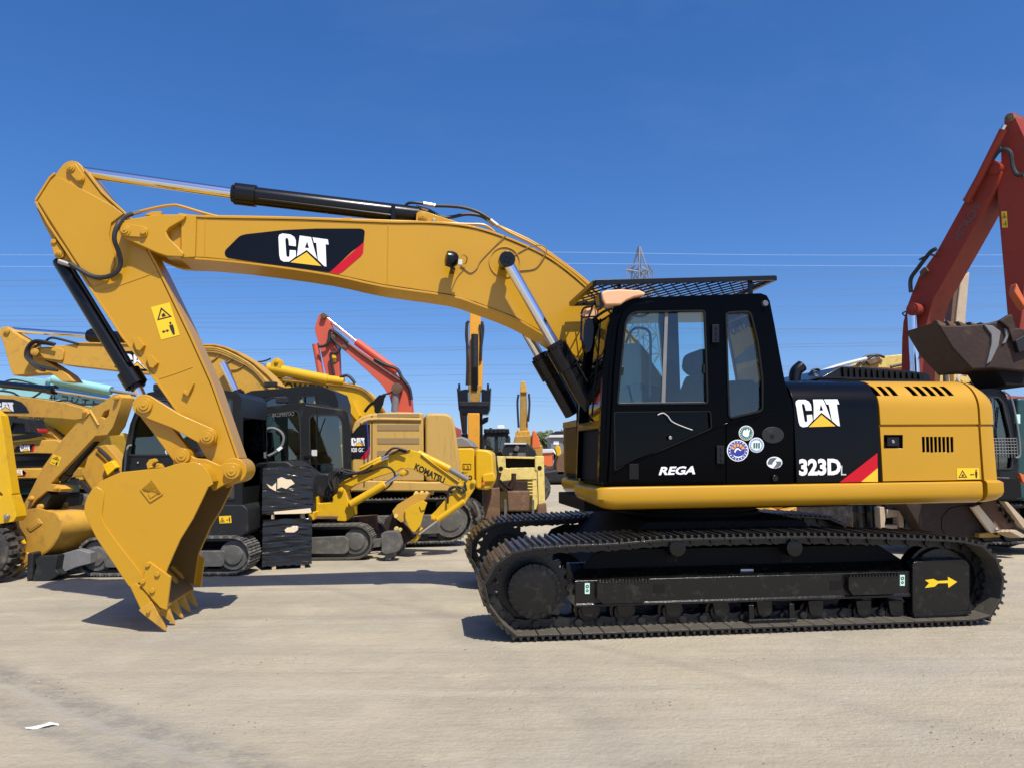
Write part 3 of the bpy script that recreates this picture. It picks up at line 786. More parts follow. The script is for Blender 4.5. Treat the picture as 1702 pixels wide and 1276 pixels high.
z_step = at(1540, 707, CY)[1]
zb_h = deck_zt + 0.012
def house(name, x0, x1, step, mat):
    s0 = section(zb_h, step)
    return MB().loft([[(x, a, b) for a, b in s0] for x in (x0, x1)])
E_.put('engine_bay', MB().loft([[(x, a, b) for a, b in section(zb_h, None, 0.035)] for x in (xk0 + 0.01, xk2 + 0.06)]), 'seam')
side = E_.put('side_panel', house('side_panel', xk0, xk1 - 0.004, None, 'black_gloss'), 'black_hood', bev=0.006)
me = house('hood', xk1 + 0.009, xk2 - 0.020, z_step, 'yellow').mesh('engine_door', ['yellow', 'black_matte'])
door_o = link('engine_door', me, E_.e)
cut = MB()
cut_n = []
def slot(poly, y0, y1): cut.prism(FU.pts(poly, CY), y0, y1)
for k in range(3):
    d = 14.6*k; slot([(1453+d, 640.5), (1461+d, 640.5), (1467+d, 657), (1458.5+d, 657)], -1.5, -1.135)
for k in range(5):
    d = 14.9*k; slot([(1514.5+d, 640.5), (1523+d, 640.5), (1529.5+d, 657), (1521+d, 657)], -1.5, -1.135)
for k in range(8):
    d = 6.75*k; slot([(1532.5+d, 725.5), (1536.8+d, 725.5), (1537.8+d, 751), (1533.5+d, 751)], -1.5, CY + 0.05)
slot([(1469, 722.5), (1500.5, 722.5), (1501, 744.5), (1469, 744.5)], -1.5, CY + 0.035)
cme = cut.mesh('cutter', ['black_matte'])
co = link('cutter', cme, E_.e)
bo = door_o.modifiers.new('slots', 'BOOLEAN'); bo.object = co; bo.operation = 'DIFFERENCE'; bo.solver = 'EXACT'; bo.material_mode = 'TRANSFER'
bpy.context.view_layer.update()
nm = bpy.data.meshes.new_from_object(door_o.evaluated_get(bpy.context.evaluated_depsgraph_get()))
door_o.modifiers.clear(); door_o.data = nm; nm.name = 'engine_door'
bpy.data.objects.remove(co)
nm.set_sharp_from_angle(angle=R(35))
bv = door_o.modifiers.new('bevel', 'BEVEL'); bv.width = 0.003; bv.segments = 1; bv.limit_method = 'ANGLE'; bv.angle_limit = R(50)
# latch in its recess
la = E_.slab('latch', [(1476, 726), (1496, 726), (1496, 741), (1476, 741)], CY + 0.012, CY + 0.03, 'black_satin', 0.004, door_o, plane=CY)
E_.pin('lock', (1485, 733.5), CY + 0.002, CY + 0.015, 0.016, 'steel_pin', la, 12, 0.002, cap=False)
E_.warning((1590, 777.5), (1627, 777), (1590.5, 796), CY, door_o)
# counterweight: rounded plan, same shoulder
xr = at(1652, 780, -1.0)[0] - 0.115
def cw_ring(z, ins, grow=0.0):
    w = -CY - ins + grow; xe = xr - ins*0.9 + grow; rc = min(0.20, xe - xk2 - 0.02)
    pts = []
    n = 14
    for k in range(n + 1):
        a = -math.pi/2 + math.pi*k/n
        sy = math.copysign(abs(math.sin(a))**0.62, math.sin(a)); cx_ = abs(math.cos(a))**0.75
        pts.append((xe - rc + rc*cx_, sy*w, z))
    return [(xk2 + 0.002, -w, z)] + pts + [(xk2 + 0.002, w, z)]
rings = []
zlo = deck_zb
for z, i, g in ((zlo - 0.005, 0.12, 0.04), (zlo + 0.02, 0.05, 0.04), (zlo + 0.06, 0.012, 0.04), (zlo + 0.10, 0.0, 0.04), (deck_zt - 0.015, 0.0, 0.04), (deck_zt + 0.004, 0.012, 0.03), (deck_zt + 0.008, 0.0, 0.004), (z_step - 0.01, 0.0, 0), (z_step - 0.006, 0.022, 0), (z_step + 0.004, 0.022, 0), (z_step + 0.012, -0.006, 0)):
    rings.append(cw_ring(z, i, g))
for k in range(0, 11):
    a = k*math.pi/20
    rings.append(cw_ring(zs1 + SH_R*math.sin(a), -0.006 + 0.31*(1 - math.cos(a))))
rings = rings[:11] + rings[11:]
E_.put('counterweight', MB().loft(rings), 'yellow', bev=0.0)

# decals on the black side panel
E_.cat_mark((1322, 663.5), (1394.5, 663), (1324, 709.5), CY, side, ysurf)
E_.text('lettering', '323D', (1327.5, 762), (1397, 761), (1328, 790), CY, 'white', side, bold=0.045)
E_.text('lettering', 'L', (1397.5, 773), (1406, 773), (1397.5, 789), CY, 'white_dull', side, bold=0.0)
E_.decal('red_stripe', [(1395, 801), (1458, 752), (1458.5, 777), (1431, 800)], CY, 'logo_red', side)
E_.decal('yellow_stripe', [(1431, 800), (1458.5, 777), (1458.8, 800)], CY, 'logo_yellow', side)
E_.decal('yellow_edge', [(1440.5, 800), (1441, 799), (1458.8, 799), (1458.8, 800)], CY, 'logo_yellow', side, lift=0.001)

# louvred top cowl on the engine house
ty = -0.80
cowl = [(1352, 634), (1368, 625), (1398, 608.5), (1432, 610), (1500, 615), (1540, 619.5), (1546, 624), (1549, 638), (1352, 640)]
cowl_o = E_.slab('top_cowl', cowl, ty, 0.75, 'black_satin', 0.012)
cx0, cx1 = 1401.0, 1536.0
for k in range(14):
    a = cx0 + (cx1 - cx0)*k/14; b = a + 7.4
    t0 = 611.0 + (a - 1401)*0.082
    E_.decal('louvre', [(a, t0), (b, t0 + 0.6), (b + 1.4, 628 + (a - 1401)*0.02), (a + 1.4, 628 + (a - 1401)*0.02)], ty, 'black_matte', cowl_o, lift=0.0, th=0.004)
    mb = MB().ribbon(FU.pts([(a - 2.2, t0 - 0.5), (a - 0.6, 629 + (a - 1401)*0.02)], ty), 0.012, ty - 0.03, ty + 0.01)
    E_.put('louvre_blade', mb, 'black_satin', cowl_o, 0.003)
E_.strips('cowl_base', [[(1340, 634), (1362, 629), (1400, 629.5), (1549, 634)]], ty - 0.05, ty + 0.3, 0.02, 'black_satin', cowl_o)
E_.hose('exhaust_pipe', [(1321, 640), (1321, 626), (1324, 616), (1333, 608)], -0.55, 0.062, 'black_satin', None, 6, 16)
E_.hose('hand_rail', [(1331, 633), (1350, 624), (1390, 609), (1440, 596)], 0.55, 0.022, 'white_dull', None, 3, 8)
E_.hose('hand_rail', [(1340, 634), (1346, 622), (1352, 615), (1362, 616), (1360, 634)], -0.3, 0.014, 'black_satin', None, 4, 8)

# ---- cab
D0 = CY
cab_out = [(1003, 806), (1007, 720), (1010, 650), (1014, 580), (1018, 545), (1026, 518), (1036, 504), (1052, 497), (1075, 493.5), (1160, 490.5), (1250, 487.5), (1266, 487), (1276, 490.5), (1281, 500), (1289, 540), (1297, 585), (1306, 633), (1311, 652), (1318, 668), (1321, 690), (1321, 806)]
door_in = [(1016, 795), (1020, 720), (1024, 620), (1031, 545), (1038, 524), (1052, 512), (1070, 508.5), (1190, 507), (1193, 600), (1197, 700), (1202, 795)]
rear_win = rnd([(1205.5, 518), (1249, 516), (1262, 570), (1269.5, 630), (1269.5, 684), (1211, 697)], 9, 4)
cab = E_.slab('cab_frame', cab_out, D0 + 0.01, D0 + 0.07, 'black_gloss', 0.010, None, [door_in, rear_win], plane=D0)
door_out = [(1010, 800), (1014.5, 720), (1019, 620), (1026.5, 543), (1034, 519), (1049, 506.5), (1070, 503), (1193.5, 501.5), (1197, 600), (1200.5, 700), (1204.5, 800)]
win_up = rnd([(1023.5, 673.5), (1029, 610), (1037, 537), (1044, 523), (1056, 518), (1171, 516), (1174, 600), (1176, 672)], 6, 3)
win_lo = rnd([(1019, 684), (1180, 682.5), (1182, 712), (1100, 748), (1020, 783)], 5, 3)
door = E_.slab('cab_door', door_out, D0 - 0.022, D0 + 0.03, 'black_gloss', 0.008, None, [win_up, win_lo], plane=D0)
wp = E_.slab('door_window', win_up, D0 + 0.004, D0 + 0.010, 'glass_clear', 0, door, plane=D0)
E_.slab('lower_window', win_lo, D0 + 0.004, D0 + 0.010, 'glass_smoke', 0, door, plane=D0)
E_.slab('rear_window', rear_win, D0 + 0.03, D0 + 0.036, 'glass_clear', 0, cab, plane=D0)
# window seals
def seal(name, loop, y, th, parent, mat='black_matte', dep=0.02):
    l = FU.pts(loop, D0)
    return E_.put(name, MB().prism(l, y, y + dep, [inset(l, th)]), mat, parent, 0.003)
seal('window_seal', win_up, D0 - 0.028, 0.018, door)
seal('window_seal', win_lo, D0 - 0.026, 0.010, door)
seal('window_seal', rear_win, D0 + 0.002, 0.018, cab)
E_.slab('window_bar', [(1105, 519), (1110.5, 519), (1105.5, 672), (1099, 672)], D0 - 0.004, D0 + 0.003, 'grey_mid', 0.002, wp, plane=D0)
E_.slab('window_bar', [(1024, 669), (1175, 668), (1175.5, 672), (1024, 673)], D0 - 0.008, D0 + 0.003, 'grey_mid', 0.002, wp, plane=D0)
E_.slab('window_latch', [(1032, 610), (1037, 609), (1035, 624), (1031, 625)], D0 - 0.016, D0 + 0.003, 'black_satin', 0.004, wp, plane=D0)
E_.slab('window_latch', [(1168, 606), (1172, 606), (1172, 621), (1168, 621)], D0 - 0.016, D0 + 0.003, 'black_satin', 0.004, wp, plane=D0)
E_.hose('door_crease', [(1019, 785), (1060, 765), (1110, 745), (1160, 723), (1200, 707), (1235, 697), (1262, 690)], D0 - 0.022, 0.010, 'black_gloss', door, 4, 8)
E_.hose('glass_reflection_line', [(1093, 689), (1102, 686), (1110, 691), (1117, 700), (1134, 708), (1151, 714)], D0 - 0.030, 0.0045, 'white_dull', door, 5, 6)  # thin pale tube standing for a curved reflection on the lower glass
for hx, hy in ((1186, 556), (1194, 755)):
    h_ = E_.slab('hinge', rect(hx - 6, hy - 15, hx + 6, hy + 15), D0 - 0.05, D0 - 0.01, 'black_satin', 0.005, door, plane=D0)
    mb = MB()
    for k in (-9, 0, 9):
        p = FU.at(hx + 1, hy + k, D0); mb.cyl((p[0], D0 - 0.062, p[1]), (p[0], D0 - 0.048, p[1]), 0.011, 6)
    E_.fine('hinge_bolts', mb, 'black_satin', h_)
E_.slab('door_handle', [(1044, 770), (1060, 770), (1060, 796), (1044, 796)], D0 - 0.034, D0 - 0.018, 'black_matte', 0.006, door, plane=D0)
E_.pin('door_lock', (1114.5, 727), D0 - 0.035, D0 - 0.02, 0.016, 'steel_pin', door, 12, 0.003, cap=False)
E_.text('lettering', 'REGA', (1099, 775), (1159.5, 773.5), (1094.5, 789), D0 - 0.022, 'white', door, bold=0.035)
# fixed panel behind the door
E_.slab('cab_side_panel', [(1207, 704), (1262, 692), (1300, 682), (1318.5, 676), (1318.5, 803), (1207, 803)], D0 - 0.002, D0 + 0.04, 'black_gloss', 0.008, cab, plane=D0)
lt = E_.put('latch_cover', MB().prism(FU.pts([(1283.5 + 18.5*math.cos(k*.2618), 722.5 + 14*math.sin(k*.2618)) for k in range(24)], D0), D0 - 0.016, D0 + 0.01), 'grey_dark', cab, 0.006, 3)
E_.pin('key_hole', (1284, 724), D0 - 0.022, D0 - 0.01, 0.018, 'black_matte', lt, 10, 0.002, cap=False)
E_.pin('knob', (1289, 794), D0 - 0.03, D0 + 0.0, 0.03, 'black_satin', cab, 16, 0.008, cap=False)
for (cx, cy, rx, ry) in ((1287, 768, 13, 9.8),):
    el = lambda k, n=28: [(cx + k*rx*math.cos(i*6.2832/n), cy + k*ry*math.sin(i*6.2832/n)) for i in range(n)]
    b_ = E_.decal('oval_emblem', el(1), D0 - 0.002, 'white', cab)
    E_.decal('emblem_field', [(1275.5, 768), (1279, 761.5), (1285, 760), (1291, 760.3), (1284, 768), (1283.3, 771), (1276.5, 771)], D0 - 0.002, 'decal_grey', b_, lift=0.004)
    E_.decal('emblem_field', [(1298.5, 766), (1298, 772), (1293, 776), (1285, 777.3), (1291, 769), (1288.8, 766)], D0 - 0.002, 'decal_grey', b_, lift=0.004)
def roundel(cx, cy, r, mat, mat2, inner):
    b_ = E_.decal('round_sticker', circ(cx, cy, r, 32), D0 - 0.002, 'white', cab)
    E_.put('sticker_ring', MB().prism(FU.pts(circ(cx, cy, r*0.90, 32), D0 - 0.002), D0 - 0.0075, D0 - 0.0060, [FU.pts(circ(cx, cy, r*0.70, 32), D0 - 0.002)]), mat, b_, smooth=0)
    mb = MB(); rr_ = random.Random(int(cx))
    for k in range(18):
        a = k*6.2832/18 + 0.1
        mb.prism(FU.pts([(cx + r*q*math.cos(a + s), cy + r*q*math.sin(a + s)) for q, s in ((0.75, -0.07), (0.75, 0.07), (0.85, 0.05), (0.85, -0.05))], D0 - 0.002), D0 - 0.0095, D0 - 0.0085)
    E_.fine('ring_lettering', mb, 'white', b_)
    if inner: E_.decal('sticker_field', circ(cx, cy, r*0.66, 28), D0 - 0.002, mat2, b_, lift=0.0045)
    return b_
b_ = roundel(1240, 719, 12.3, 'decal_green', 'decal_green', True)
E_.decal('sticker_figure', [(1233.5, 722), (1234.5, 716), (1237.5, 713.5), (1239.5, 715.5), (1241, 712), (1243, 712.5), (1242, 717), (1245, 713), (1246, 714), (1244.5, 719), (1244.5, 723), (1241.5, 726), (1237.5, 725)], D0 - 0.002, 'white', b_, lift=0.0065)
b_ = roundel(1257, 739, 12.5, 'decal_sky', 'white', False)
for k in range(3): E_.decal('sticker_figure', [(1252 + 4*k, 743.5), (1252 + 4*k, 735), (1254.5 + 4*k, 735), (1254.5 + 4*k, 744)], D0 - 0.002, 'decal_green', b_, lift=0.0065)
b_ = roundel(1226, 748, 18, 'decal_blue', 'decal_blue', True)
for k in range(5):
    a = R(-155 + 32*k)
    p = [(1226 + 18*q*math.cos(a + s), 748 + 18*q*math.sin(a + s)) for q, s in ((0.36, -0.2), (0.36, 0.2), (0.64, 0.2), (0.64, -0.2))]
    E_.decal('sticker_figure', p, D0 - 0.002, 'decal_orange', b_, lift=0.0065)
E_.decal('sticker_figure', [(1219.5, 750), (1222, 745), (1226, 743.5), (1229, 746), (1232, 748), (1229, 748.5), (1226.5, 746), (1223, 748), (1221.5, 752)], D0 - 0.002, 'white', b_, lift=0.0065)
E_.decal('sticker_figure', [(1218, 755), (1222, 757.5), (1227, 758.3), (1233, 756.5), (1235, 754), (1232, 759), (1226, 760.3), (1220, 758.5)], D0 - 0.002, 'white', b_, lift=0.0065)
# cab body: roof, floor, back, far side, front
z_floor = deck_zt + 0.01
roof = E_.slab('cab_roof', [(1034, 508), (1050, 497), (1075, 493), (1250, 487), (1268, 487), (1277, 493), (1281, 503), (1281, 508), (1060, 510)], D0 + 0.012, -0.40, 'black_gloss', 0.03, cab, plane=D0)
l = FU.pts(cab_out, D0)
far_hole = FU.pts([(1032, 665), (1042, 530), (1056, 512), (1150, 508), (1165, 665)], D0)
far_hole2 = FU.pts([(1185, 650), (1180, 512), (1240, 509), (1268, 645)], D0)
far_out = FU.pts([(1003, 806), (1010, 650), (1018, 545), (1026, 518), (1036, 504), (1052, 497), (1160, 490.5), (1278, 488), (1283, 502), (1294, 560), (1308, 650), (1310, 806)], D0)
far_hole2 = FU.pts([(1190, 640), (1185, 506), (1272, 503), (1277, 520), (1298, 632)], D0)
E_.put('cab_far_side', MB().prism(far_out, -0.44, -0.39, [far_hole, far_hole2]), 'black_satin', cab, 0.006)
E_.put('far_window', MB().prism(far_hole, -0.42, -0.415), 'glass_clear', cab)
xa = FU.at(1209, 690, D0)[0]
lowb = FU.pts([(1208, 700), (1262, 690), (1300, 655), (1317, 668), (1319, 803), (1208, 803)], D0)
E_.put('cab_rear_box', MB().prism(lowb, D0 + 0.03, -0.45), 'black_matte', cab)
bk = FU.pts([(1268, 490), (1279, 495), (1308, 650), (1300, 655)], D0)
E_.put('cab_back', MB().prism(FU.pts([(1300, 640), (1309, 640), (1311, 658), (1301, 660)], D0), D0 + 0.05, -0.44).prism(FU.pts([(1268, 489), (1280, 495), (1283, 510), (1272, 508)], D0), D0 + 0.05, -0.44), 'black_satin', cab)
E_.put('back_window', MB().prism(FU.pts([(1276, 508), (1280, 508), (1305, 642), (1301, 642)], D0), D0 + 0.06, -0.45), 'glass_clear', cab)
x_f = FU.at(1005, 800, D0)[0]
E_.put('cab_floor', MB().box(x_f + 0.02, xa + 0.5, D0 + 0.03, -0.42, z_floor, z_floor + 0.06), 'black_matte', cab)
# windscreen: leaning panes between the front posts
fl = [(1005, 800), (1008, 700), (1012, 620), (1019, 545), (1028, 517), (1038, 505)]
ws = FU.pts(fl, D0)
mb = MB().ribbon(ws[1:5], -0.006, D0 + 0.07, -0.44); E_.put('windscreen', mb, 'glass_clear', cab)
mb = MB().ribbon(ws[0:2], -0.02, D0 + 0.02, -0.40); E_.put('front_lower_panel', mb, 'black_matte', cab, 0.004)
mb = MB().ribbon([ws[0], ws[1], ws[2], ws[3], ws[4], ws[5]], 0.05, D0 + 0.012, D0 + 0.08).ribbon(ws, 0.05, -0.46, -0.40)
mb.ribbon(FU.pts([(1007.5, 712), (1008.3, 698)], D0), 0.05, D0 + 0.05, -0.42)
E_.each('front_post', mb, 'black_gloss', cab, 0.006)
# seat, console, levers, rear rail
mb = MB().prism(rnd(FU.pts([(1128, 690), (1138, 655), (1148, 630), (1152, 622), (1176, 620), (1182, 690)], -0.85), 0.03, 3), -1.08, -0.66)
seat = E_.put('operator_seat', mb, 'seat_fabric', cab, 0.03, 3)
mb = MB().prism(rnd(FU.pts([(1139, 612), (1142, 590), (1158, 582), (1174, 588), (1176, 616), (1152, 624)], -0.85), 0.04, 4), -1.02, -0.72)
E_.put('headrest', mb, 'seat_fabric', seat, 0.03, 3)
mb = MB().prism(rnd(FU.pts([(1085, 700), (1095, 672), (1185, 668), (1190, 760), (1085, 760)], -0.85), 0.03, 3), -1.15, -0.60)
E_.put('seat_base', mb, 'black_matte', seat, 0.02)
E_.put('console', MB().prism(FU.pts([(1040, 700), (1046, 672), (1072, 668), (1080, 700), (1080, 760), (1040, 760)], -0.62), -0.62, -0.46), 'black_matte', cab, 0.02)
for (a, b) in (((1052, 672), (1044, 640)), ((1076, 680), (1068, 655)), ((1110, 680), (1100, 655))):
    E_.cyl('lever', a, b, -0.95, 0.012, 'black_matte', cab, 8)
E_.hose('grab_rail', [(1040, 570), (1050, 550), (1062, 545), (1076, 549), (1081, 562), (1081, 610), (1080, 660)], -0.52, 0.014, 'grey_mid', cab, 4, 8)
E_.slab('rear_shelf', [(1205, 640), (1225, 630), (1262, 628), (1272, 640), (1285, 655), (1285, 700), (1205, 700)], -1.2, -0.5, 'black_matte', 0.01, cab, plane=D0)
# side marker lamps on the cab corner
E_.pin('corner_lamp', (1273, 504), D0 - 0.03, D0 + 0.02, 0.028, 'lamp_lens', cab, 14, 0.006, cap=False)
# visor lamp covers
vis = [(997, 488), (1006, 484), (1030, 482.5), (1062, 484.5), (1072, 489), (1068, 493), (1052, 496), (1040, 501), (1030, 508), (1004, 509), (999, 500)]
E_.slab('lamp_cover', vis, D0 - 0.05, D0 + 0.12, 'peach', 0.02, cab, plane=D0)
E_.slab('lamp_bracket', [(994, 489), (999, 486), (1003, 512), (996, 514)], D0 - 0.03, D0 + 0.10, 'black_satin', 0.006, cab, plane=D0)
my = D0 + 0.25
mir = E_.slab('work_lamp', rnd([(968, 520), (974, 514), (989, 510), (994, 520), (988, 532), (974, 530)], 3, 2), my, my + 0.14, 'peach', 0.01)
E_.hose('lamp_guard', [(966, 522), (971, 512), (986, 509)], my - 0.03, 0.010, 'black_satin', mir, 3, 6)
E_.hose('lamp_guard', [(968, 528), (978, 527), (992, 526)], my - 0.03, 0.008, 'black_satin', mir, 2, 6)
E_.hose('lamp_guard', [(984, 510), (979, 528)], my - 0.03, 0.008, 'black_satin', mir, 1, 6)
mr = E_.slab('rear_mirror', rnd([(971, 538), (976, 529), (985, 529), (988, 545), (985, 575), (980, 587), (973, 580), (970, 560)], 4, 3), my - 0.02, my + 0.10, 'black_satin', 0.02)
E_.hose('mirror_arm', [(967, 524), (966, 545), (965, 566)], my, 0.009, 'black_satin', mr, 2, 6)
E_.hose('mirror_arm', [(985, 532), (998, 522), (1008, 516), (1018, 513)], my, 0.014, 'black_satin', mr, 3, 6)
E_.hose('wiper', [(998, 530), (993, 600), (984, 690)], D0 + 0.30, 0.009, 'black_matte', cab, 3, 6)
# overhead guard
gx = [FU.at(989, 470, D0 - 0.02), FU.at(1288, 462.5, D0 - 0.02)]
gy0, gy1 = D0 - 0.02, -0.36
def gz(x): return gx[0][1] + (gx[1][1] - gx[0][1])*(x - gx[0][0])/(gx[1][0] - gx[0][0])
X0, X1 = gx[0][0], gx[1][0]
mb = MB()
for a, b in (((X0, gy0), (X1, gy0)), ((X0, gy1), (X1, gy1)), ((X0, gy0), (X0, gy1)), ((X1, gy0), (X1, gy1))):
    d = Vector((b[0]-a[0], b[1]-a[1])).normalized()*0.0; wv = Vector((-(b[1]-a[1]), b[0]-a[0])).normalized()*0.022
    rg = []
    for (px_, py_) in (a, b):
        z = gz(px_); rg.append([(px_+wv.x, py_+wv.y, z+0.022), (px_-wv.x, py_-wv.y, z+0.022), (px_-wv.x, py_-wv.y, z-0.022), (px_+wv.x, py_+wv.y, z-0.022)])
    mb.loft(rg)
gd = E_.put('guard_frame', mb, 'black_satin', cab, 0.004)
mb = MB()
Wd = gy1 - gy0; n_d = 15
for sgn in (1, -1):
    for k in range(-4, n_d):
        xs_ = X0 + (X1 - X0)*k/n_d*1.0; xe_ = xs_ + Wd*0.55
        if sgn < 0: p, q_ = (xs_, gy1), (xe_, gy0)
        else: p, q_ = (xs_, gy0), (xe_, gy1)
        # clip to the frame
        def clip(a, b):
            (ax, ay), (bx, by) = a, b
            if ax < X0:
                t = (X0-ax)/(bx-ax)
                if t >= 1: return None
                ax, ay = X0, ay + (by-ay)*t
            if bx > X1:
                t = (X1-ax)/(bx-ax)
                if t <= 0: return None
                bx, by = X1, ay + (by-ay)*t
            return (ax, ay), (bx, by)
        c = clip(p, q_)
        if not c: continue
        (ax, ay), (bx, by) = c
        mb.tube([(ax, ay, gz(ax) + 0.004*sgn), (bx, by, gz(bx) + 0.004*sgn)], 0.008, 4)
E_.fine('guard_mesh', mb, 'black_satin', gd)
mb = MB()
for (px_, yy) in ((1032, D0 + 0.06), (1252, D0 + 0.06), (1032, -0.45), (1252, -0.45)):
    x_ = FU.at(px_, 480, D0)[0]; mb.box(x_ - 0.015, x_ + 0.015, yy - 0.02, yy + 0.02, FU.at(px_, 494, D0)[1], gz(x_))
E_.each('guard_post', mb, 'black_satin', gd)

# ---- front right tool box and boom foot frame
tb = FU.pts([(930, 700), (958, 697), (966, 806), (940, 806)], 0.62)
xT0 = FU.at(961, 760, 0.50)[0]
zt0 = FU.at(945, 698, 0.75)[1]
box = E_.put('tool_box', MB().box(xT0 + 0.03, xT0 + 1.1, 0.50, 1.28, deck_zt + 0.02, zt0 - 0.06), 'black_matte', None, 0.01)
E_.put('box_lid', MB().box(xT0 - 0.005, xT0 + 1.12, 0.48, 1.30, zt0 - 0.08, zt0), 'amber_dark', box, 0.015)
mb = MB()
for k in range(16): mb.box(xT0 + 0.005, xT0 + 0.03, 0.56 + 0.042*k, 0.575 + 0.042*k, deck_zt + 0.06, zt0 - 0.09)
E_.fine('box_grille', mb, 'black_satin', box)
mb = MB().box(xT0 - 0.0, xT0 + 0.04, 0.49, 0.53, deck_zt, zt0 - 0.08).box(xT0 - 0.0, xT0 + 0.04, 1.25, 1.29, deck_zt, zt0 - 0.08)
E_.each('box_post', mb, 'amber_dark', box, 0.005)
mb = MB()
for s_ in (-1, 1):
    y_ = 0.36*s_
    mb.prism(FU.pts([(990, 800), (985, 740), (986, 690), (1000, 655), (1040, 640), (1120, 660), (1190, 800)], 0), y_ - 0.03, y_ + 0.03)
E_.each('boom_foot_frame', mb, 'black_satin', None, 0.006)
E_.put('front_cross_member', MB().prism(FU.pts([(985, 806), (980, 770), (990, 735), (1010, 735), (1010, 806)], 0), -0.33, 0.33), 'black_matte')
E_.slab('hydraulic_block', [(968, 640), (985, 620), (1000, 630), (1000, 730), (968, 730)], -0.30, 0.3, 'black_matte', 0.01, plane=0)

# ---- boom
BY = 0.23
boom_px = [(300, 358.5), (341, 363), (500, 366), (641, 371.5), (700, 372), (748, 374.5), (790, 381), (835, 395), (891, 419), (928, 441), (973, 478), (1030, 536), (1080, 596), (1118, 652), (1128, 690), (1110, 715), (1075, 715), (1050, 690), (1005, 640), (968, 601), (923, 565), (896, 549), (856, 527), (790, 502), (748, 489.5), (636, 473), (548, 454), (430, 437), (340, 428), (300, 427)]
boom = E_.slab('boom', boom_px, -BY, BY, 'yellow', 0.006)
top_l = [(296, 357.5), (341, 362), (500, 365), (641, 370.5), (700, 371), (748, 373.5), (790, 380), (835, 394), (891, 418), (928, 440), (973, 477), (1030, 535), (1080, 595)]
bot_l = [(300, 428), (340, 429), (430, 438), (548, 455), (636, 474), (748, 490.5), (790, 503), (856, 528), (896, 550), (923, 566), (968, 602), (1005, 641), (1050, 691)]
sm = lambda l: [tuple(p) for p in smooth_line(l, 3)]
E_.strips('boom_top_flange', [sm(top_l)], -BY - 0.014, BY + 0.014, 0.022, 'yellow', boom)
E_.strips('boom_bottom_flange', [sm(bot_l)[::-1]], -BY - 0.014, BY + 0.014, 0.022, 'yellow', boom)
for wx, wt, wb in ((327, 362, 427), (341, 364, 428.5), (644.5, 372, 474)):
    E_.hose('weld_seam', [(wx + 1, wt), (wx, (wt + wb)/2), (wx - 0.6, wb)], -BY, 0.007 if wx > 330 else 0.004, 'yellow', boom, 2, 6)
E_.slab('fork_band', [(301, 356.5), (326, 358), (324, 427.5), (301, 428.5)], -BY - 0.03, BY + 0.03, 'yellow', 0.006, boom)
fork_px = smooth_line([(196, 382), (199, 372), (210, 366), (223, 363)], 4) + [(262, 356.5), (302, 356.5), (309, 358.5), (306, 364), (281, 379), (276, 386), (279, 394), (296, 411), (305, 421), (303, 427), (278, 426), (262, 421), (215, 400), (202, 394)]
for s_, nm_ in ((-1, 'near'), (1, 'far')):
    y0_, y1_ = (-0.30, -0.205) if s_ < 0 else (0.205, 0.30)
    fo = E_.put('boom_fork', MB().prism(FU.pts(fork_px, -0.30), y0_, y1_), 'yellow', boom, 0.010)
E_.put('fork_core', MB().prism(FU.pts([(250, 362), (302, 358), (302, 426), (264, 418)], -0.23), -0.21, 0.21), 'yellow', boom)
E_.slab('pin_plate', rnd([(198, 378), (203, 370), (236, 376), (246, 380), (244, 391), (238, 395), (202, 392), (197, 386)], 6, 3), -0.325, -0.298, 'yellow', 0.006, boom)
E_.pin('boom_pin', (207, 383), -0.335, 0.335, 0.055, 'yellow', boom)
E_.pin('lock_bolt', (237, 385), -0.35, -0.32, 0.028, 'yellow', boom, 6, 0.004, cap=False)
# mark on the boom side
pan = rnd([(373.5, 424), (374, 417), (398, 393), (407, 390), (470, 383), (525, 380.5), (600, 380.5), (606.5, 383.5), (604.5, 405), (585, 418), (548, 453.5), (412, 434.5), (378, 429)], 4, 3)
mk = E_.decal('black_panel', pan, -BY, 'logo_black', boom)
E_.decal('red_stripe', [(548, 453), (605, 403), (603.5, 421), (600, 426), (570, 452), (562, 456)], -BY, 'logo_red', boom, lift=0.0035)
E_.cat_mark((463.5, 387.5), (547, 399), (460, 434), -BY, mk, lift=0.006)
# work lamp and its wiring
lx, lz = FU.at(752, 432, -0.42)
lp = E_.put('work_lamp', MB().lathe((lx - 0.07, -0.42, lz + 0.015), (1, 0.12, -0.15), [(0, 0.05), (0.01, 0.078), (0.06, 0.085), (0.10, 0.075), (0.125, 0.05), (0.13, 0.02)], 20), 'black_satin', boom)
E_.put('lamp_foot', MB().box(lx - 0.02, lx + 0.03, -0.40, -BY, lz - 0.10, lz - 0.075).box(lx - 0.012, lx + 0.012, -0.43, -0.40, lz - 0.10, lz - 0.04), 'black_satin', lp)
E_.put('lamp_plug', MB().box(lx + 0.055, lx + 0.10, -0.44, -0.40, lz - 0.055, lz + 0.0), 'white_dull', lp, 0.004)
E_.hose('lamp_cable', [(761, 433, -.42), (768, 424, -.36), (776, 428, -.3), (774, 438, -.26), (766, 439, -.25), (772, 447, -.24), (783, 453, -.24), (793, 446, -.24), (799, 434, -.24), (820, 412, -.24), (841, 391, -.25)], -0.24, 0.006, 'wire_brown', boom, 5, 6)
E_.hose('lamp_cable', [(856, 424, -.24), (880, 411, -.24), (898, 408, -.27), (908, 414, -.27), (905, 425, -.26), (890, 446, -.24), (862, 450, -.24)], -0.24, 0.006, 'wire_brown', boom, 5, 6)
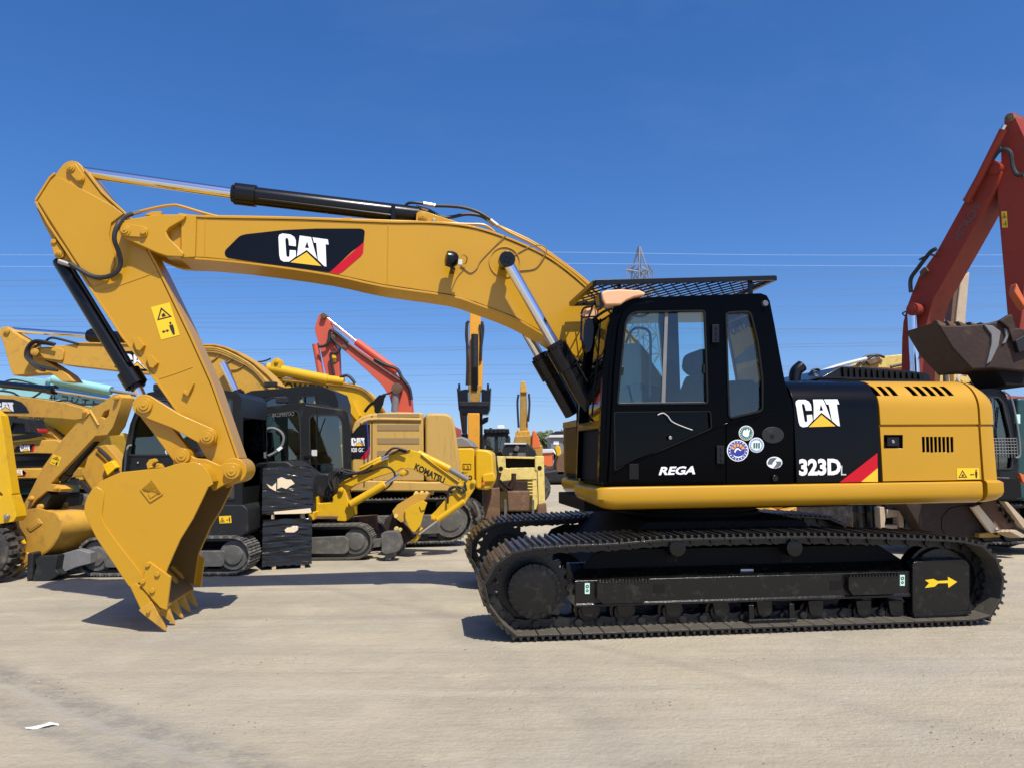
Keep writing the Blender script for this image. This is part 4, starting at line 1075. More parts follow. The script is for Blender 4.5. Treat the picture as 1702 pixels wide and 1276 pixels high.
# stick-cylinder bracket on the boom back
E_.slab('cylinder_bracket', [(691, 370), (692, 355), (698, 350), (708, 352), (760, 369), (762, 373)], -0.14, -0.09, 'yellow', 0.006, boom)
E_.slab('cylinder_bracket', [(691, 370), (692, 355), (698, 350), (708, 352), (760, 369), (762, 373)], 0.09, 0.14, 'yellow', 0.006, boom, plane=-0.14)
E_.pin('bracket_pin', (703, 360), -0.165, 0.165, 0.045, 'yellow', boom)
E_.pin('lock_bolt', (721, 366), -0.165, -0.13, 0.02, 'steel_pin', boom, 6, 0.003, cap=False)
sc = E_.ram('stick_cylinder', (700, 359.5), (386, 322), (122, 284.5), 0.0, 0.094, 0.055, 'black_satin')
E_.hose('cylinder_pipe', [(430, 331), (560, 347), (655, 359)], -0.10, 0.014, 'black_satin', sc, 2, 8)
E_.slab('pipe_clamp', rect(650, 341, 657, 366), -0.13, -0.08, 'black_satin', 0.003, sc)
E_.hose('cylinder_pipe', [(662, 360), (669, 352), (679, 338), (704, 339)], -0.06, 0.015, 'black_satin', sc, 4, 8)
for (a, b, y_) in (((704, 339), (723, 342.5), -0.06), ((691, 344), (712, 350), -0.02), ((815, 366), (829, 377), -0.12), ((808, 363), (822, 375), -0.02)):
    E_.cyl('hose_fitting', a, b, y_, 0.022, 'steel_pin', sc, 8)
E_.hose('hydraulic_hose', [(723, 342.5, -.06), (745, 343, -.07), (770, 345.5, -.09), (795, 353, -.11), (818, 367, -.12)], -0.1, 0.019, 'rubber', boom)
E_.hose('hydraulic_hose', [(712, 350, -.02), (735, 361, -.02), (752, 361, -.02), (775, 356.5, -.02), (798, 359, -.02), (812, 367, -.02)], 0, 0.019, 'rubber', boom)
for k, y_ in enumerate((-0.16, -0.10, 0.02, 0.08)):
    d = 3.0*k if k < 2 else 1.0
    E_.hose('boom_pipe', [(827 - d, 375 - d*0.3), (840, 383 - d*0.6), (853, 390 - d), (891, 409 - d), (941, 444 - d), (978, 474 - d), (1015, 510 - d)], y_, 0.016, 'yellow', boom, 3, 8)
for y_ in (-0.17, -0.12):
    E_.hose('boom_pipe', [(341, 360), (460, 362), (641, 367.5), (735, 371), (775, 373), (800, 373.5), (812, 378), (822, 386)], y_, 0.014, 'yellow', boom, 3, 8)
E_.hose('boom_pipe', [(233, 352), (262, 345), (287, 341.5), (300, 343), (335, 353.5), (366, 361), (400, 362)], -0.17, 0.015, 'yellow', boom, 3, 8)
E_.slab('pipe_clamp', rect(569, 362, 584, 367.5), -0.2, -0.08, 'yellow', 0.003, boom)
E_.slab('pipe_clamp', [(240, 357), (252, 352), (268, 351), (268, 356), (256, 360)], -0.20, -0.10, 'yellow', 0.003, boom)
E_.cyl('hose_fitting', (233, 352), (217, 356), -0.20, 0.022, 'steel_pin', boom, 8)
E_.hose('hydraulic_hose', [(220, 355.5, -.20), (208, 361, -.26), (198, 371, -.34), (191, 387, -.36), (190.5, 401, -.35), (197, 419, -.30), (200.5, 438, -.25), (193, 453, -.24), (175, 461, -.23), (155, 460, -.22), (135, 450, -.21), (116, 438, -.2)], -0.25, 0.023, 'rubber', boom, 6, 10)
# boom cylinders
px_b = (842, 433)
E_.put('pin_boss', MB().prism(circ(*FU.at(839, 436, -BY), 0.168, 36), -BY - 0.012, BY + 0.012, [circ(*FU.at(839, 436, -BY), 0.155, 36)]), 'yellow', boom, 0.004)
PB = Vector(FU.at(*px_b, -0.44)); PM = Vector(FU.at(921, 571, -0.44)); PE = Vector(FU.at(984, 682, -0.44))
for y_ in (-0.44, 0.44):
    A3, B3, C3 = ((p.x, y_, p.y) for p in (PE, PM, PB))
    d = (Vector(B3) - Vector(A3)).normalized(); ln = (Vector(B3) - Vector(A3)).length
    o = E_.put('boom_cylinder', MB().lathe(A3, d, [(0, 0.06), (0.01, 0.09), (ln - 0.30, 0.092), (ln - 0.295, 0.115), (ln - 0.06, 0.115), (ln - 0.055, 0.095), (ln, 0.09), (ln + 0.003, 0.07)], 24), 'black_satin')
    E_.put('cylinder_rod', MB().cyl(Vector(B3) - d*0.02, C3, 0.056, 20), 'chrome', o)
    mb = MB(); u = d.orthogonal().normalized(); w = d.cross(u)
    for k in range(10):
        v = (u*math.cos(k*.628) + w*math.sin(k*.628))*0.104; mb.cyl(Vector(B3) - d*0.06 + v, Vector(B3) - d*0.03 + v, 0.012, 6)
    E_.fine('collar_bolts', mb, 'black_satin', o)
    E_.put('rod_eye', MB().cyl((PB.x, y_ - 0.065, PB.y), (PB.x, y_ + 0.065, PB.y), 0.082, 28), 'black_satin', o, 0.008)
    mb = MB()
    for k in range(4): mb.cyl((PB.x + 0.03*math.cos(k*1.57 + .5), y_ - 0.075, PB.y + 0.03*math.sin(k*1.57 + .5)), (PB.x + 0.03*math.cos(k*1.57 + .5), y_ - 0.06, PB.y + 0.03*math.sin(k*1.57 + .5)), 0.011, 6)
    E_.fine('eye_bolts', mb, 'black_matte', o)
    E_.put('cylinder_pipe', MB().tube([Vector(A3) + d*0.1 + Vector((0.09, -0.06, 0.03)), Vector(B3) - d*0.25 + Vector((0.09, -0.06, 0.03))], 0.016, 8), 'black_satin', o)
E_.put('boom_pin', MB().cyl((PB.x, -0.40, PB.y), (PB.x, 0.40, PB.y), 0.05, 20), 'black_satin', boom)
E_.hose('hydraulic_hose', [(940, 590), (952, 604), (966, 610), (975, 625)], -0.40, 0.02, 'rubber', boom)
E_.hose('hydraulic_hose', [(945, 585), (960, 600), (972, 604), (985, 618)], -0.30, 0.02, 'rubber', boom)
E_.hose('hydraulic_hose', [(952, 580), (963, 590), (970, 606), (970, 640)], -0.2, 0.02, 'rubber', boom)

# ---- stick
SY = 0.17
stick_px = [(60, 335), (84, 297), (92, 290), (104, 274), (111, 269), (119, 267), (128, 269), (135, 275), (140, 284), (168, 322), (205, 356), (236, 402), (260, 446), (315, 560), (352, 642), (396, 766), (405, 775), (406, 790), (396, 801), (378, 806), (362, 796), (343, 762), (305, 696), (255, 624), (205, 560), (155, 484)]
stick = E_.slab('stick', stick_px, -SY, SY, 'yellow', 0.008)
for ln_, th in (([(60, 334), (82, 372), (110, 414), (155, 483), (205, 559), (255, 623), (305, 695)], -0.022), ([(139, 283), (168, 321), (205, 355), (236, 401), (260, 445), (315, 559), (352, 641), (394, 762)], 0.022), ([(60, 334), (84, 296), (92, 289)], 0.02)):
    E_.strips('stick_flange', [ln_], -SY - 0.014, SY + 0.014, th, 'yellow', stick)
E_.slab('stick_cheek', [(64, 335), (85, 303), (92, 296), (102, 297), (190, 344), (206, 357), (186, 372), (182, 392), (190, 420), (192, 440), (180, 468), (158, 476), (150, 470)], -SY - 0.020, -SY + 0.002, 'yellow', 0.006, stick, plane=-SY)
E_.hose('weld_seam', [(165, 484), (200, 474), (262, 452)], -SY, 0.006, 'yellow', stick, 2, 6)
E_.hose('weld_seam', [(265, 629), (290, 621), (320, 610)], -SY, 0.006, 'yellow', stick, 2, 6)
E_.slab('pin_plate', rnd([(108, 280), (114, 271), (124, 270), (140, 294), (139, 301), (132, 304), (126, 300)], 5, 3), -SY - 0.03, -SY + 0.002, 'yellow', 0.006, stick)
E_.pin('stick_pin', (117, 279), -SY - 0.045, SY + 0.045, 0.04, 'yellow', stick)
E_.pin('lock_bolt', (132, 297), -SY - 0.055, -SY - 0.02, 0.024, 'yellow', stick, 6, 0.004, cap=False)
E_.warning((251, 511), (282, 503), (268, 565), -SY, stick)
for (bx, by) in ((228, 571), (250, 600)):
    E_.slab('hose_clip', [(bx - 8, by - 8), (bx + 2, by - 10), (bx + 12, by + 3), (bx + 4, by + 12), (bx - 2, by + 10)], -SY - 0.05, -SY + 0.03, 'yellow', 0.004, stick)
E_.slab('stop_lug', [(302, 652), (305, 648), (310, 650), (320, 634), (322, 637), (312, 658)], -SY - 0.045, -SY, 'yellow', 0.004, stick)
# bucket cylinder with its mount
E_.slab('cylinder_mount', rnd([(83, 402), (86, 396), (92, 397), (107, 420), (105, 428), (92, 430), (88, 418)], 4, 3), -0.15, -0.10, 'yellow', 0.006, stick)
E_.slab('cylinder_mount', [(60, 345), (82, 378), (122, 440), (108, 436), (90, 405), (72, 372)], -0.12, 0.12, 'yellow', 0.006, stick)
E_.pin('mount_pin', (96, 421), -0.165, 0.16, 0.035, 'yellow', stick)
E_.pin('lock_bolt', (89, 401), -0.17, -0.14, 0.025, 'yellow', stick, 6, 0.004, cap=False)
bc = E_.ram('bucket_cylinder', (99, 431), (230, 645), (240, 668), -0.02, 0.076, 0.045, 'black_satin', big=1.45)
E_.hose('cylinder_pipe', [(116, 439), (134, 468), (160, 510), (195, 567), (214, 602)], -0.09, 0.016, 'black_satin', bc, 2, 8)
E_.cyl('hose_fitting', (98, 434), (118, 441), -0.13, 0.026, 'steel_pin', bc, 8)
# linkage
def arm_link(name, p, q_, y0, y1, r0, r1, mid, mat='yellow'):
    P_, Q_ = Vector(FU.at(*p, y0)), Vector(FU.at(*q_, y0))
    d = (Q_ - P_).normalized(); nn = Vector((-d.y, d.x)); loop = []
    for k in range(9):
        a = math.pi/2 + math.pi*k/8; loop.append(tuple(P_ + d*(r0*math.cos(a)) + nn*(r0*math.sin(a))))
    m_ = (P_ + Q_)/2
    loop.append(tuple(m_ - nn*mid))
    for k in range(9):
        a = -math.pi/2 + math.pi*k/8; loop.append(tuple(Q_ + d*(r1*math.cos(a)) + nn*(r1*math.sin(a))))
    loop.append(tuple(m_ + nn*mid))
    return E_.put(name, MB().prism(loop, y0, y1), mat, None, 0.008)
P1, P2, P3, P4 = (239, 673), (344, 725), (302, 757), (385, 782)
for y0_, y1_ in ((-0.27, -0.205), (0.205, 0.27)):
    lk_ = arm_link('guide_link', P1, P2, y0_, y1_, 0.105, 0.09, 0.075)
for y0_, y1_ in ((-0.19, -0.06), (0.06, 0.19)):
    arm_link('power_link', P1, P3, y0_, y1_, 0.09, 0.09, 0.085)
E_.pin('link_pin', P1, -0.30, 0.30, 0.072, 'yellow')
E_.pin('link_pin', P2, -0.31, 0.31, 0.068, 'yellow')
E_.put('link_web', MB().prism(FU.pts([(262, 700), (290, 735), (282, 742), (254, 708)], -0.1), -0.07, 0.07), 'yellow')

# ---- bucket
KY = 0.55
side_px = [(141, 847), (143, 832), (150, 818), (168, 798), (200, 784), (238, 780), (272, 777), (293, 770), (324, 767), (338, 773), (348, 788), (354, 804), (346, 809), (338, 826), (321, 861), (300, 895), (286, 926), (277, 947), (268, 1008), (252, 998), (215, 974), (190, 936), (162, 895), (146, 862)]
bk_ = E_.put('bucket', MB().prism(FU.pts(side_px, -KY), -KY, -KY + 0.03), 'yellow', None, 0.006)
E_.put('far_side_plate', MB().prism(FU.pts(side_px, -KY), KY - 0.03, KY), 'yellow', bk_, 0.006)
shell = smooth_line([(352, 800), (344, 781), (330, 770), (300, 772), (272, 779), (238, 782), (200, 786), (168, 800), (150, 820), (143, 847), (147, 862), (163, 895), (190, 935), (214, 972), (250, 1003), (262, 1018)], 4)
E_.put('bucket_shell', MB().ribbon(FU.pts(shell, -KY), 0.028, -KY + 0.004, KY - 0.004), 'yellow', bk_, 0.004)
E_.put('shell_shade_sheet', MB().ribbon(offset(FU.pts(shell, -KY), 0.030)[2:-1], 0.006, -KY + 0.034, KY - 0.034), 'bucket_inner_shade', bk_)  # added sheet, coloured dark to stand for shade inside the shell
E_.put('side_shade_sheet', MB().prism(inset(FU.pts(side_px, -KY), 0.012), KY - 0.036, KY - 0.032), 'bucket_inner_shade', bk_)  # far plate likewise: shade put into the colour of an added sheet
rim = smooth_line([(168, 811), (175, 826), (171, 846), (172, 862), (190, 892), (232, 946)], 4)
E_.put('wear_strip', MB().prism(FU.pts(smooth_line([(141, 847), (143, 832), (150, 818), (158, 808), (167, 811), (174, 820), (171, 846), (172, 862), (190, 892), (232, 946), (240, 962), (222, 972), (214, 972), (190, 936), (162, 895), (146, 862)], 2, True), -KY), -KY - 0.016, -KY + 0.004), 'yellow', bk_, 0.007)
E_.put('wear_strip', MB().prism(FU.pts(smooth_line([(141, 847), (150, 818), (167, 811), (171, 846), (190, 892), (232, 946), (240, 962), (214, 972), (162, 895)], 3, True), -KY), KY - 0.004, KY + 0.016), 'yellow', bk_, 0.007)
st_ = E_.put('cast_badge', MB().prism(rnd(FU.pts([(233, 812), (253, 794), (272, 820), (250, 834)], -KY), 0.01, 2), -KY - 0.012, -KY + 0.002, [inset(rnd(FU.pts([(233, 812), (253, 794), (272, 820), (250, 834)], -KY), 0.01, 2), 0.012)]), 'yellow', bk_, 0.004)
E_.put('badge_letters', MB().prism(FU.pts([(241, 812), (254, 802), (257, 806), (244, 816)], -KY), -KY - 0.008, -KY + 0.001).prism(FU.pts([(246, 820), (259, 810), (264, 818), (250, 828)], -KY), -KY - 0.008, -KY + 0.001), 'yellow', st_, 0.003)
hook = [(243, 779), (241, 770), (246, 763), (255, 761), (259, 766), (252, 769), (250, 774), (255, 776), (258, 769), (265, 770), (270, 777)]
E_.slab('lifting_hook', hook, -KY + 0.03, -KY + 0.09, 'yellow', 0.006, bk_, plane=-KY)
ear = [(287, 775), (289, 757), (293, 747), (303, 743), (312, 747), (318, 757), (326, 761), (342, 762), (366, 773), (376, 768), (390, 768), (398, 775), (398, 789), (390, 797), (374, 804), (354, 816), (348, 806), (338, 790), (320, 782)]
for y0_, y1_ in ((-0.29, -0.225), (0.225, 0.29)):
    E_.put('bucket_ear', MB().prism(rnd(FU.pts(ear, -0.29), 0.02, 2), y0_, y1_), 'yellow', bk_, 0.008)
E_.pin('bucket_pin', P3, -0.34, 0.34, 0.072, 'yellow', bk_)
E_.pin('bucket_pin', P4, -0.34, 0.34, 0.076, 'yellow', bk_)
E_.put('stick_boss', MB().cyl((FU.at(*P4, -0.29)[0], -0.22, FU.at(*P4, -0.29)[1]), (FU.at(*P4, -0.29)[0], 0.22, FU.at(*P4, -0.29)[1]), 0.125, 28), 'yellow', stick, 0.008)
# side cutters with bolts
cutr = [(244, 936), (250, 931), (286, 957), (279, 1012), (268, 1008), (236, 972), (236, 963), (240, 962)]
for y0_, y1_ in ((-KY - 0.035, -KY), (KY, KY + 0.035)):
    so = E_.put('side_cutter', MB().prism(FU.pts(cutr, -KY), y0_, y1_), 'yellow', bk_, 0.006)
    mb = MB()
    for (bx, by) in ((248, 936), (264, 952), (240, 964), (256, 979)):
        p = FU.at(bx, by, -KY); mb.cyl((p[0], y0_ - 0.02 if y0_ < 0 else y1_, p[1]), (p[0], y0_ if y0_ < 0 else y1_ + 0.02, p[1]), 0.024, 6)
    E_.each('cutter_bolt', mb, 'yellow', so, 0.003)
# lip plate, tooth adapters and teeth
lipa, lipb = FU.at(216, 976, -KY), FU.at(258, 1016, -KY)
E_.put('cutting_edge', MB().ribbon([lipa, lipb], 0.04, -KY + 0.002, KY - 0.002), 'yellow', bk_, 0.008)
tip = Vector(FU.at(273, 1051, -KY - 0.02)); tip.y = max(tip.y, 0.012)
root_ = Vector(FU.at(240, 1002, -KY)); dirn = (tip - root_).normalized(); nrm_ = Vector((-dirn.y, dirn.x)); ltip = (tip - root_).length
for k in range(5):
    yc = -KY + 0.03 + (2*KY - 0.06)*k/4
    b0 = root_ - dirn*0.20
    adp = MB().prism([tuple(b0 + nrm_*0.055), tuple(b0 - nrm_*0.01), tuple(root_ + dirn*0.04 - nrm_*0.055), tuple(root_ + dirn*0.04 + nrm_*0.055), tuple(root_ - dirn*0.05 + nrm_*0.075)], yc - 0.05, yc + 0.05)
    ad_ = E_.put('tooth_adapter', adp, 'yellow', bk_, 0.012)
    rg = []
    for d, hh, ww in ((0.02, 0.066, 0.052), (0.09, 0.056, 0.044), (ltip*0.6, 0.032, 0.034), (ltip - 0.012, 0.010, 0.018), (ltip, 0.005, 0.011)):
        c = root_ + dirn*d
        rg.append([(c.x + nrm_.x*hh, yc - ww, c.y + nrm_.y*hh), (c.x + nrm_.x*hh, yc + ww, c.y + nrm_.y*hh), (c.x - nrm_.x*hh, yc + ww, c.y - nrm_.y*hh), (c.x - nrm_.x*hh, yc - ww, c.y - nrm_.y*hh)])
    E_.put('bucket_tooth', MB().loft(rg), 'yellow_worn', ad_, 0.008)
    p = root_ + dirn*0.075; E_.put('tooth_pin', MB().cyl((p.x, yc - 0.068, p.y), (p.x, yc + 0.068, p.y), 0.018, 10), 'yellow', ad_)

# the lower half belongs to the same machine: hang it under the machine's Empty
bpy.context.view_layer.update()
inv = ex.e.matrix_world.inverted() @ exl.e.matrix_world
for ch in [o for o in bpy.data.objects if o.parent == exl.e]:
    ch.parent = ex.e
    ch.matrix_parent_inverse = Matrix.Identity(4)
    ch.matrix_basis = inv
bpy.data.objects.remove(exl.e)

# ================================================================== the yard behind
def fr_at(px, depth, yaw=0.0):
    return Frame((px - PW/2)/FPX*depth, depth, yaw)
def stadium(fr, y, x0, x1, ytop, ybot, n=8, drop=0):
    a0, zt = fr.at(x0, ytop, y); b0, zb = fr.at(x1, ybot, y)
    zt = fr.at((x0 + x1)/2, ytop, y)[1]; zb = max(0.03, fr.at((x0 + x1)/2, ybot, y)[1])
    r = (zt - zb)/2; c = (zt + zb)/2; out = []
    for k in range(n + 1):
        a = math.pi/2 + math.pi*k/n; out.append((a0 + r + r*math.cos(a), c + r*math.sin(a)))
    for k in range(n + 1):
        a = -math.pi/2 + math.pi*k/n; out.append((b0 - r + r*math.cos(a), c + r*math.sin(a)))
    return out
def crawlers(T, x0, x1, ytop, ybot, y0, w, gauge, mat='track_dusty', pitch=0.12, fmat='grey_steel', hub=None):
    """two plain crawlers with frame, wheels and rollers; shoes one by one on the near one"""
    pth = stadium(T.fr, y0, x0, x1, ytop, ybot)
    xs = [p[0] for p in pth]; zs = [p[1] for p in pth]; r = (max(zs) - min(zs))/2; zc = (max(zs) + min(zs))/2
    for k, yy in enumerate((y0, y0 + gauge)):
        T.track(pth, yy, yy + w, pitch, mat, 'link_steel', 0.02, join=(k == 1), links=False)
        f = T.put('track_frame', MB().prism(rnd([(min(xs) + r*1.5, zc - r*0.62), (max(xs) - r*1.5, zc - r*0.62), (max(xs) - r*1.4, zc + r*0.25), (min(xs) + r*1.4, zc + r*0.25)], 0.04, 2), yy + 0.03, yy + w - 0.05), fmat, None, 0.01)
        for cx, nm in ((min(xs) + r, 'drive_wheel'), (max(xs) - r, 'idler_wheel')):
            T.put(nm, MB().lathe((cx, yy + 0.02, zc), (0, 1, 0), [(0, r*0.25), (0.01, r*0.5), (0.03, r*0.55), (0.035, r*0.8), (w - 0.06, r*0.8), (w - 0.05, r*0.3)], 20), fmat)
        n = max(3, int((max(xs) - min(xs) - 2*r)/0.3))
        for j in range(n):
            cx = min(xs) + 1.4*r + (max(xs) - min(xs) - 2.8*r)*j/(n - 1)
            T.put('bottom_roller', MB().cyl((cx, yy + 0.06, min(zs) + 0.10), (cx, yy + w - 0.08, min(zs) + 0.10), 0.075, 14), 'track_black', f)
    T.put('car_body', MB().box(min(xs) + r*1.6, max(xs) - r*1.6, y0 + w - 0.02, y0 + gauge + 0.02, zc - r*0.3, max(zs) + 0.02), 'black_matte')
    return max(zs)
def glazed(T, outer, holes, y0, y1, mat, depth, gl='glass_dark', interior=True, name='cab'):
    """cab: near side with window openings, far side, roof/back/front strips, panes"""
    fr = T.fr
    c = T.slab(name, outer, y0, y0 + 0.06, mat, 0.012, None, holes)
    T.put('far_side', MB().prism(fr.pts(outer, y0), y0 + depth - 0.05, y0 + depth, [fr.pts(h, y0) for h in holes]), mat, c)
    for h in holes:
        T.slab('window', h, y0 + 0.035, y0 + 0.041, gl, 0, c, plane=y0)
        l = fr.pts(h, y0); T.put('window_seal', MB().prism(l, y0 - 0.012, y0 + 0.02, [inset(l, 0.022)]), 'rubber', c)
    l = fr.pts(outer, y0)
    if area(l) > 0: l = l[::-1]
    for i in range(len(l)):
        a, b = l[i], l[(i + 1) % len(l)]
        if math.hypot(a[0]-b[0], a[1]-b[1]) < 0.02: continue
        mx = (a[0] + b[0])/2; steep = abs(a[1]-b[1]) > abs(a[0]-b[0])*1.2
        long_ = math.hypot(a[0]-b[0], a[1]-b[1]) > 0.5
        if steep and long_:
            t = 0.18
            m1 = (a[0] + (b[0]-a[0])*t, a[1] + (b[1]-a[1])*t); m2 = (b[0] + (a[0]-b[0])*t, b[1] + (a[1]-b[1])*t)
            T.put('end_glass', MB().ribbon([m1, m2], -0.01, y0 + 0.06, y0 + depth - 0.05), gl, c)
            T.put('end_panel', MB().ribbon([a, m1], -0.03, y0 + 0.055, y0 + depth - 0.045), mat, c)
            T.put('end_panel', MB().ribbon([m2, b], -0.03, y0 + 0.055, y0 + depth - 0.045), mat, c)
        else:
            T.put('roof_panel' if not steep else 'end_panel', MB().ribbon([a, b], -0.03, y0 + 0.055, y0 + depth - 0.045), mat, c)
    xs = [p[0] for p in l]; zs = [p[1] for p in l]; xa, xb, za, zb_ = min(xs), max(xs), min(zs), max(zs); w = xb - xa; hh = zb_ - za
    T.put('hand_rail', MB().tube(smooth_line([(xa + w*0.06, y0 - 0.01, za + hh*0.25), (xa + w*0.05, y0 - 0.06, za + hh*0.28), (xa + w*0.06, y0 - 0.06, za + hh*0.5), (xa + w*0.08, y0 - 0.01, za + hh*0.53)], 4), 0.014, 6), 'grey_mid', c)
    T.put('door_handle', MB().box(xa + w*0.52, xa + w*0.60, y0 - 0.02, y0, za + hh*0.30, za + hh*0.34), 'black_satin', c, 0.006)
    T.put('roof_lamp', MB().box(xa + w*0.22, xa + w*0.34, y0 + 0.05, y0 + 0.18, zb_ - 0.01, zb_ + 0.09), 'grey_dark', c, 0.015)
    T.put('wiper', MB().tube([(xa + w*0.62, y0 + 0.02, za + hh*0.42), (xa + w*0.72, y0 + 0.02, za + hh*0.80)], 0.008, 5), 'black_satin', c)
    T.put('door_seam', MB().box(xa + w*0.635, xa + w*0.645, y0 - 0.004, y0 + 0.004, za + 0.02, zb_ - 0.12), 'black_matte', c)
    if interior:
        T.put('dashboard', MB().prism(rnd([(xa + w*0.12, za + 0.05), (xa + w*0.14, za + hh*0.42), (xa + w*0.24, za + hh*0.47), (xa + w*0.28, za + 0.05)], 0.04, 2), y0 + depth*0.25, y0 + depth*0.8), 'grey_mid', c, 0.01)
        T.put('monitor', MB().box(xa + w*0.2, xa + w*0.24, y0 + depth*0.6, y0 + depth*0.85, za + hh*0.48, za + hh*0.60), 'black_satin', c, 0.01)
        xs = [p[0] for p in l]; zs = [p[1] for p in l]; m = (min(xs) + max(xs))/2; w = max(xs) - min(xs); z0 = min(zs)
        st = T.put('seat', MB().prism(rnd([(m, z0 + 0.05), (m, z0 + 0.5), (m + w*0.22, z0 + 0.5), (m + w*0.20, z0 + 1.1), (m + w*0.32, z0 + 1.1), (m + w*0.38, z0 + 0.05)], 0.04, 2), y0 + depth*0.3, y0 + depth*0.75), 'seat_fabric', c, 0.02)
    return c
def wheel(T, px, py, r, y, w, rim='grey_mid', parent=None):
    x, z = T.fr.at(px, py, y)
    if py is None: pass
    t = T.put('wheel', MB().lathe((x, y, z), (0, 1, 0), [(0.02, r*0.55), (0.0, r*0.75), (0.02, r*0.93), (0.08, r), (w - 0.08, r), (w - 0.02, r*0.93), (w, r*0.75), (w - 0.02, r*0.55)], 36), 'tyre', parent)
    T.put('rim', MB().lathe((x, y + 0.03, z), (0, 1, 0), [(0, r*0.12), (0.0, r*0.25), (0.05, r*0.30), (0.07, r*0.48), (0.01, r*0.56), (w*0.5, r*0.56)], 24), rim, t)
    mb = MB()
    for k in range(22):
        a = k*2*math.pi/22
        for s_ in (0, 1):
            aa = a + s_*math.pi/22
            c = Vector((x + (r + 0.008)*math.cos(aa), 0, z + (r + 0.008)*math.sin(aa)))
            tx, tz = -math.sin(aa), math.cos(aa); nx, nz = math.cos(aa), math.sin(aa)
            y0_, y1_ = (y + 0.02, y + w*0.52) if s_ == 0 else (y + w*0.48, y + w - 0.02)
            q = [(c.x + tx*i + nx*j, yy, c.z + tz*i + nz*j) for yy in (y0_, y1_) for i, j in ((-0.03, -0.02), (0.03, -0.02), (0.025, 0.022), (-0.025, 0.022))]
            mb.loft([q[:4], q[4:]])
    T.fine('tread_blocks', mb, 'tyre', t)
    return t
G_EX = 'excavators parked in the yard behind'

# ---- worn compact excavator whose boom enters from the left, bucket on the ground
f = fr_at(60, 10.2, -24)
T = Thing('compact_excavator', 'worn yellow digger reaching in from the left edge, bucket on the ground beside a blade', 'excavator', f, G_EX)
bo = T.slab('boom', [(-160, 672), (-100, 650), (0, 655), (60, 662), (105, 669), (140, 679), (147, 687), (140, 695), (125, 697), (90, 694), (0, 690), (-100, 690), (-150, 740)], -0.10, 0.12, 'yellow_worn')
pn = T.decal('black_panel', [(-8, 662), (22, 663), (36, 668), (44, 676), (49, 686), (-8, 686)], -0.10, 'logo_black', bo)
T.cat_mark((-9, 667.5), (23, 668.5), (-8, 682.5), -0.10, pn, lift=0.006)
T.ram('stick_cylinder', (-60, 632), (92, 648), (186, 663), 0.0, 0.05, 0.028, 'black_satin')
T.hose('hydraulic_hose', [(-10, 648), (20, 652), (38, 662), (55, 660), (75, 646)], -0.05, 0.014, 'rubber', bo)
T.hose('hydraulic_hose', [(90, 668), (110, 665), (135, 672), (165, 671)], -0.05, 0.012, 'rubber', bo)
sk = T.slab('stick', [(173, 667), (187, 656), (196, 654), (202, 660), (200, 672), (188, 708), (178, 722), (158, 724), (131, 753), (84, 803), (98, 806), (102, 812), (98, 817), (78, 815), (60, 830), (50, 845), (34, 846), (47, 823), (70, 777), (105, 727), (130, 700), (147, 690), (152, 677)], -0.08, 0.10, 'yellow_worn', 0.006, None, [[(168, 692), (173, 683), (182, 679), (180, 690), (174, 696)]])
for (px_, py_) in ((139, 684), (191, 661), (91, 811), (49, 828)): T.pin('pin', (px_, py_), -0.12, 0.14, 0.035, 'yellow_worn', sk)
T.warning((89, 754), (103, 759), (83, 770), -0.08, sk)
T.hose('stop_bar', [(150, 682), (157, 694), (164, 706)], -0.085, 0.014, 'yellow_worn', sk, 1)
T.ram('bucket_cylinder', (160, 730), (104, 796), (92, 812), 0.02, 0.055, 0.03, 'black_satin')
bu = T.slab('bucket', [(25, 849), (62, 843), (92, 852), (101, 864), (101, 880), (94, 896), (80, 913), (58, 928), (44, 932), (39, 915), (30, 880), (25, 862)], -0.16, -0.14, 'yellow_worn')
T.put('bucket_shell', MB().ribbon(f.pts(smooth_line([(58, 848), (80, 849), (94, 853), (101, 868), (100, 884), (92, 900), (78, 916), (56, 930), (36, 944)], 4), -0.16), -0.02, -0.155, 0.52), 'yellow_worn', bu)
T.slab('far_side_plate', [(25, 849), (62, 843), (92, 852), (101, 864), (101, 880), (94, 896), (80, 913), (58, 928), (44, 932), (39, 915), (30, 880), (25, 862)], 0.50, 0.525, 'yellow_worn', 0.004, bu, plane=-0.16)
bd = T.slab('cast_badge', rnd([(43, 874), (62, 860), (70, 869), (50, 883)], 2, 2), -0.172, -0.158, 'yellow_worn', 0.004, bu)
T.slab('badge_field', [(47, 874), (61, 864), (66, 869), (51, 879)], -0.176, -0.170, 'yellow_worn', 0.002, bd)
T.slab('side_cutter', [(33, 930), (44, 917), (54, 930), (36, 945)], -0.18, -0.155, 'yellow_worn', 0.004, bu)
for k in range(4):
    y_ = -0.15 + 0.21*k
    T.put('bucket_tooth', MB().prism(f.pts([(40, 934), (54, 930), (34, 950), (18, 960)], -0.15), y_ - 0.03, y_ + 0.03), 'yellow_worn', bu, 0.006)
T.pin('bucket_pin', (63.5, 842), -0.10, 0.30, 0.04, 'yellow_worn', bu)
T.slab('bucket_link', [(60, 836), (78, 816), (86, 822), (70, 850), (58, 850)], -0.05, 0.2, 'grey_dark', 0.004, bu)
T.put('machine_body', MB().box(-4.6, -2.9, -0.9, 1.2, 0.55, 1.9), 'yellow_worn', None, 0.05)
crawlers_done = T.put('undercarriage', MB().box(-4.9, -2.7, -0.9, 1.2, 0.02, 0.5), 'track_dusty', None, 0.1)

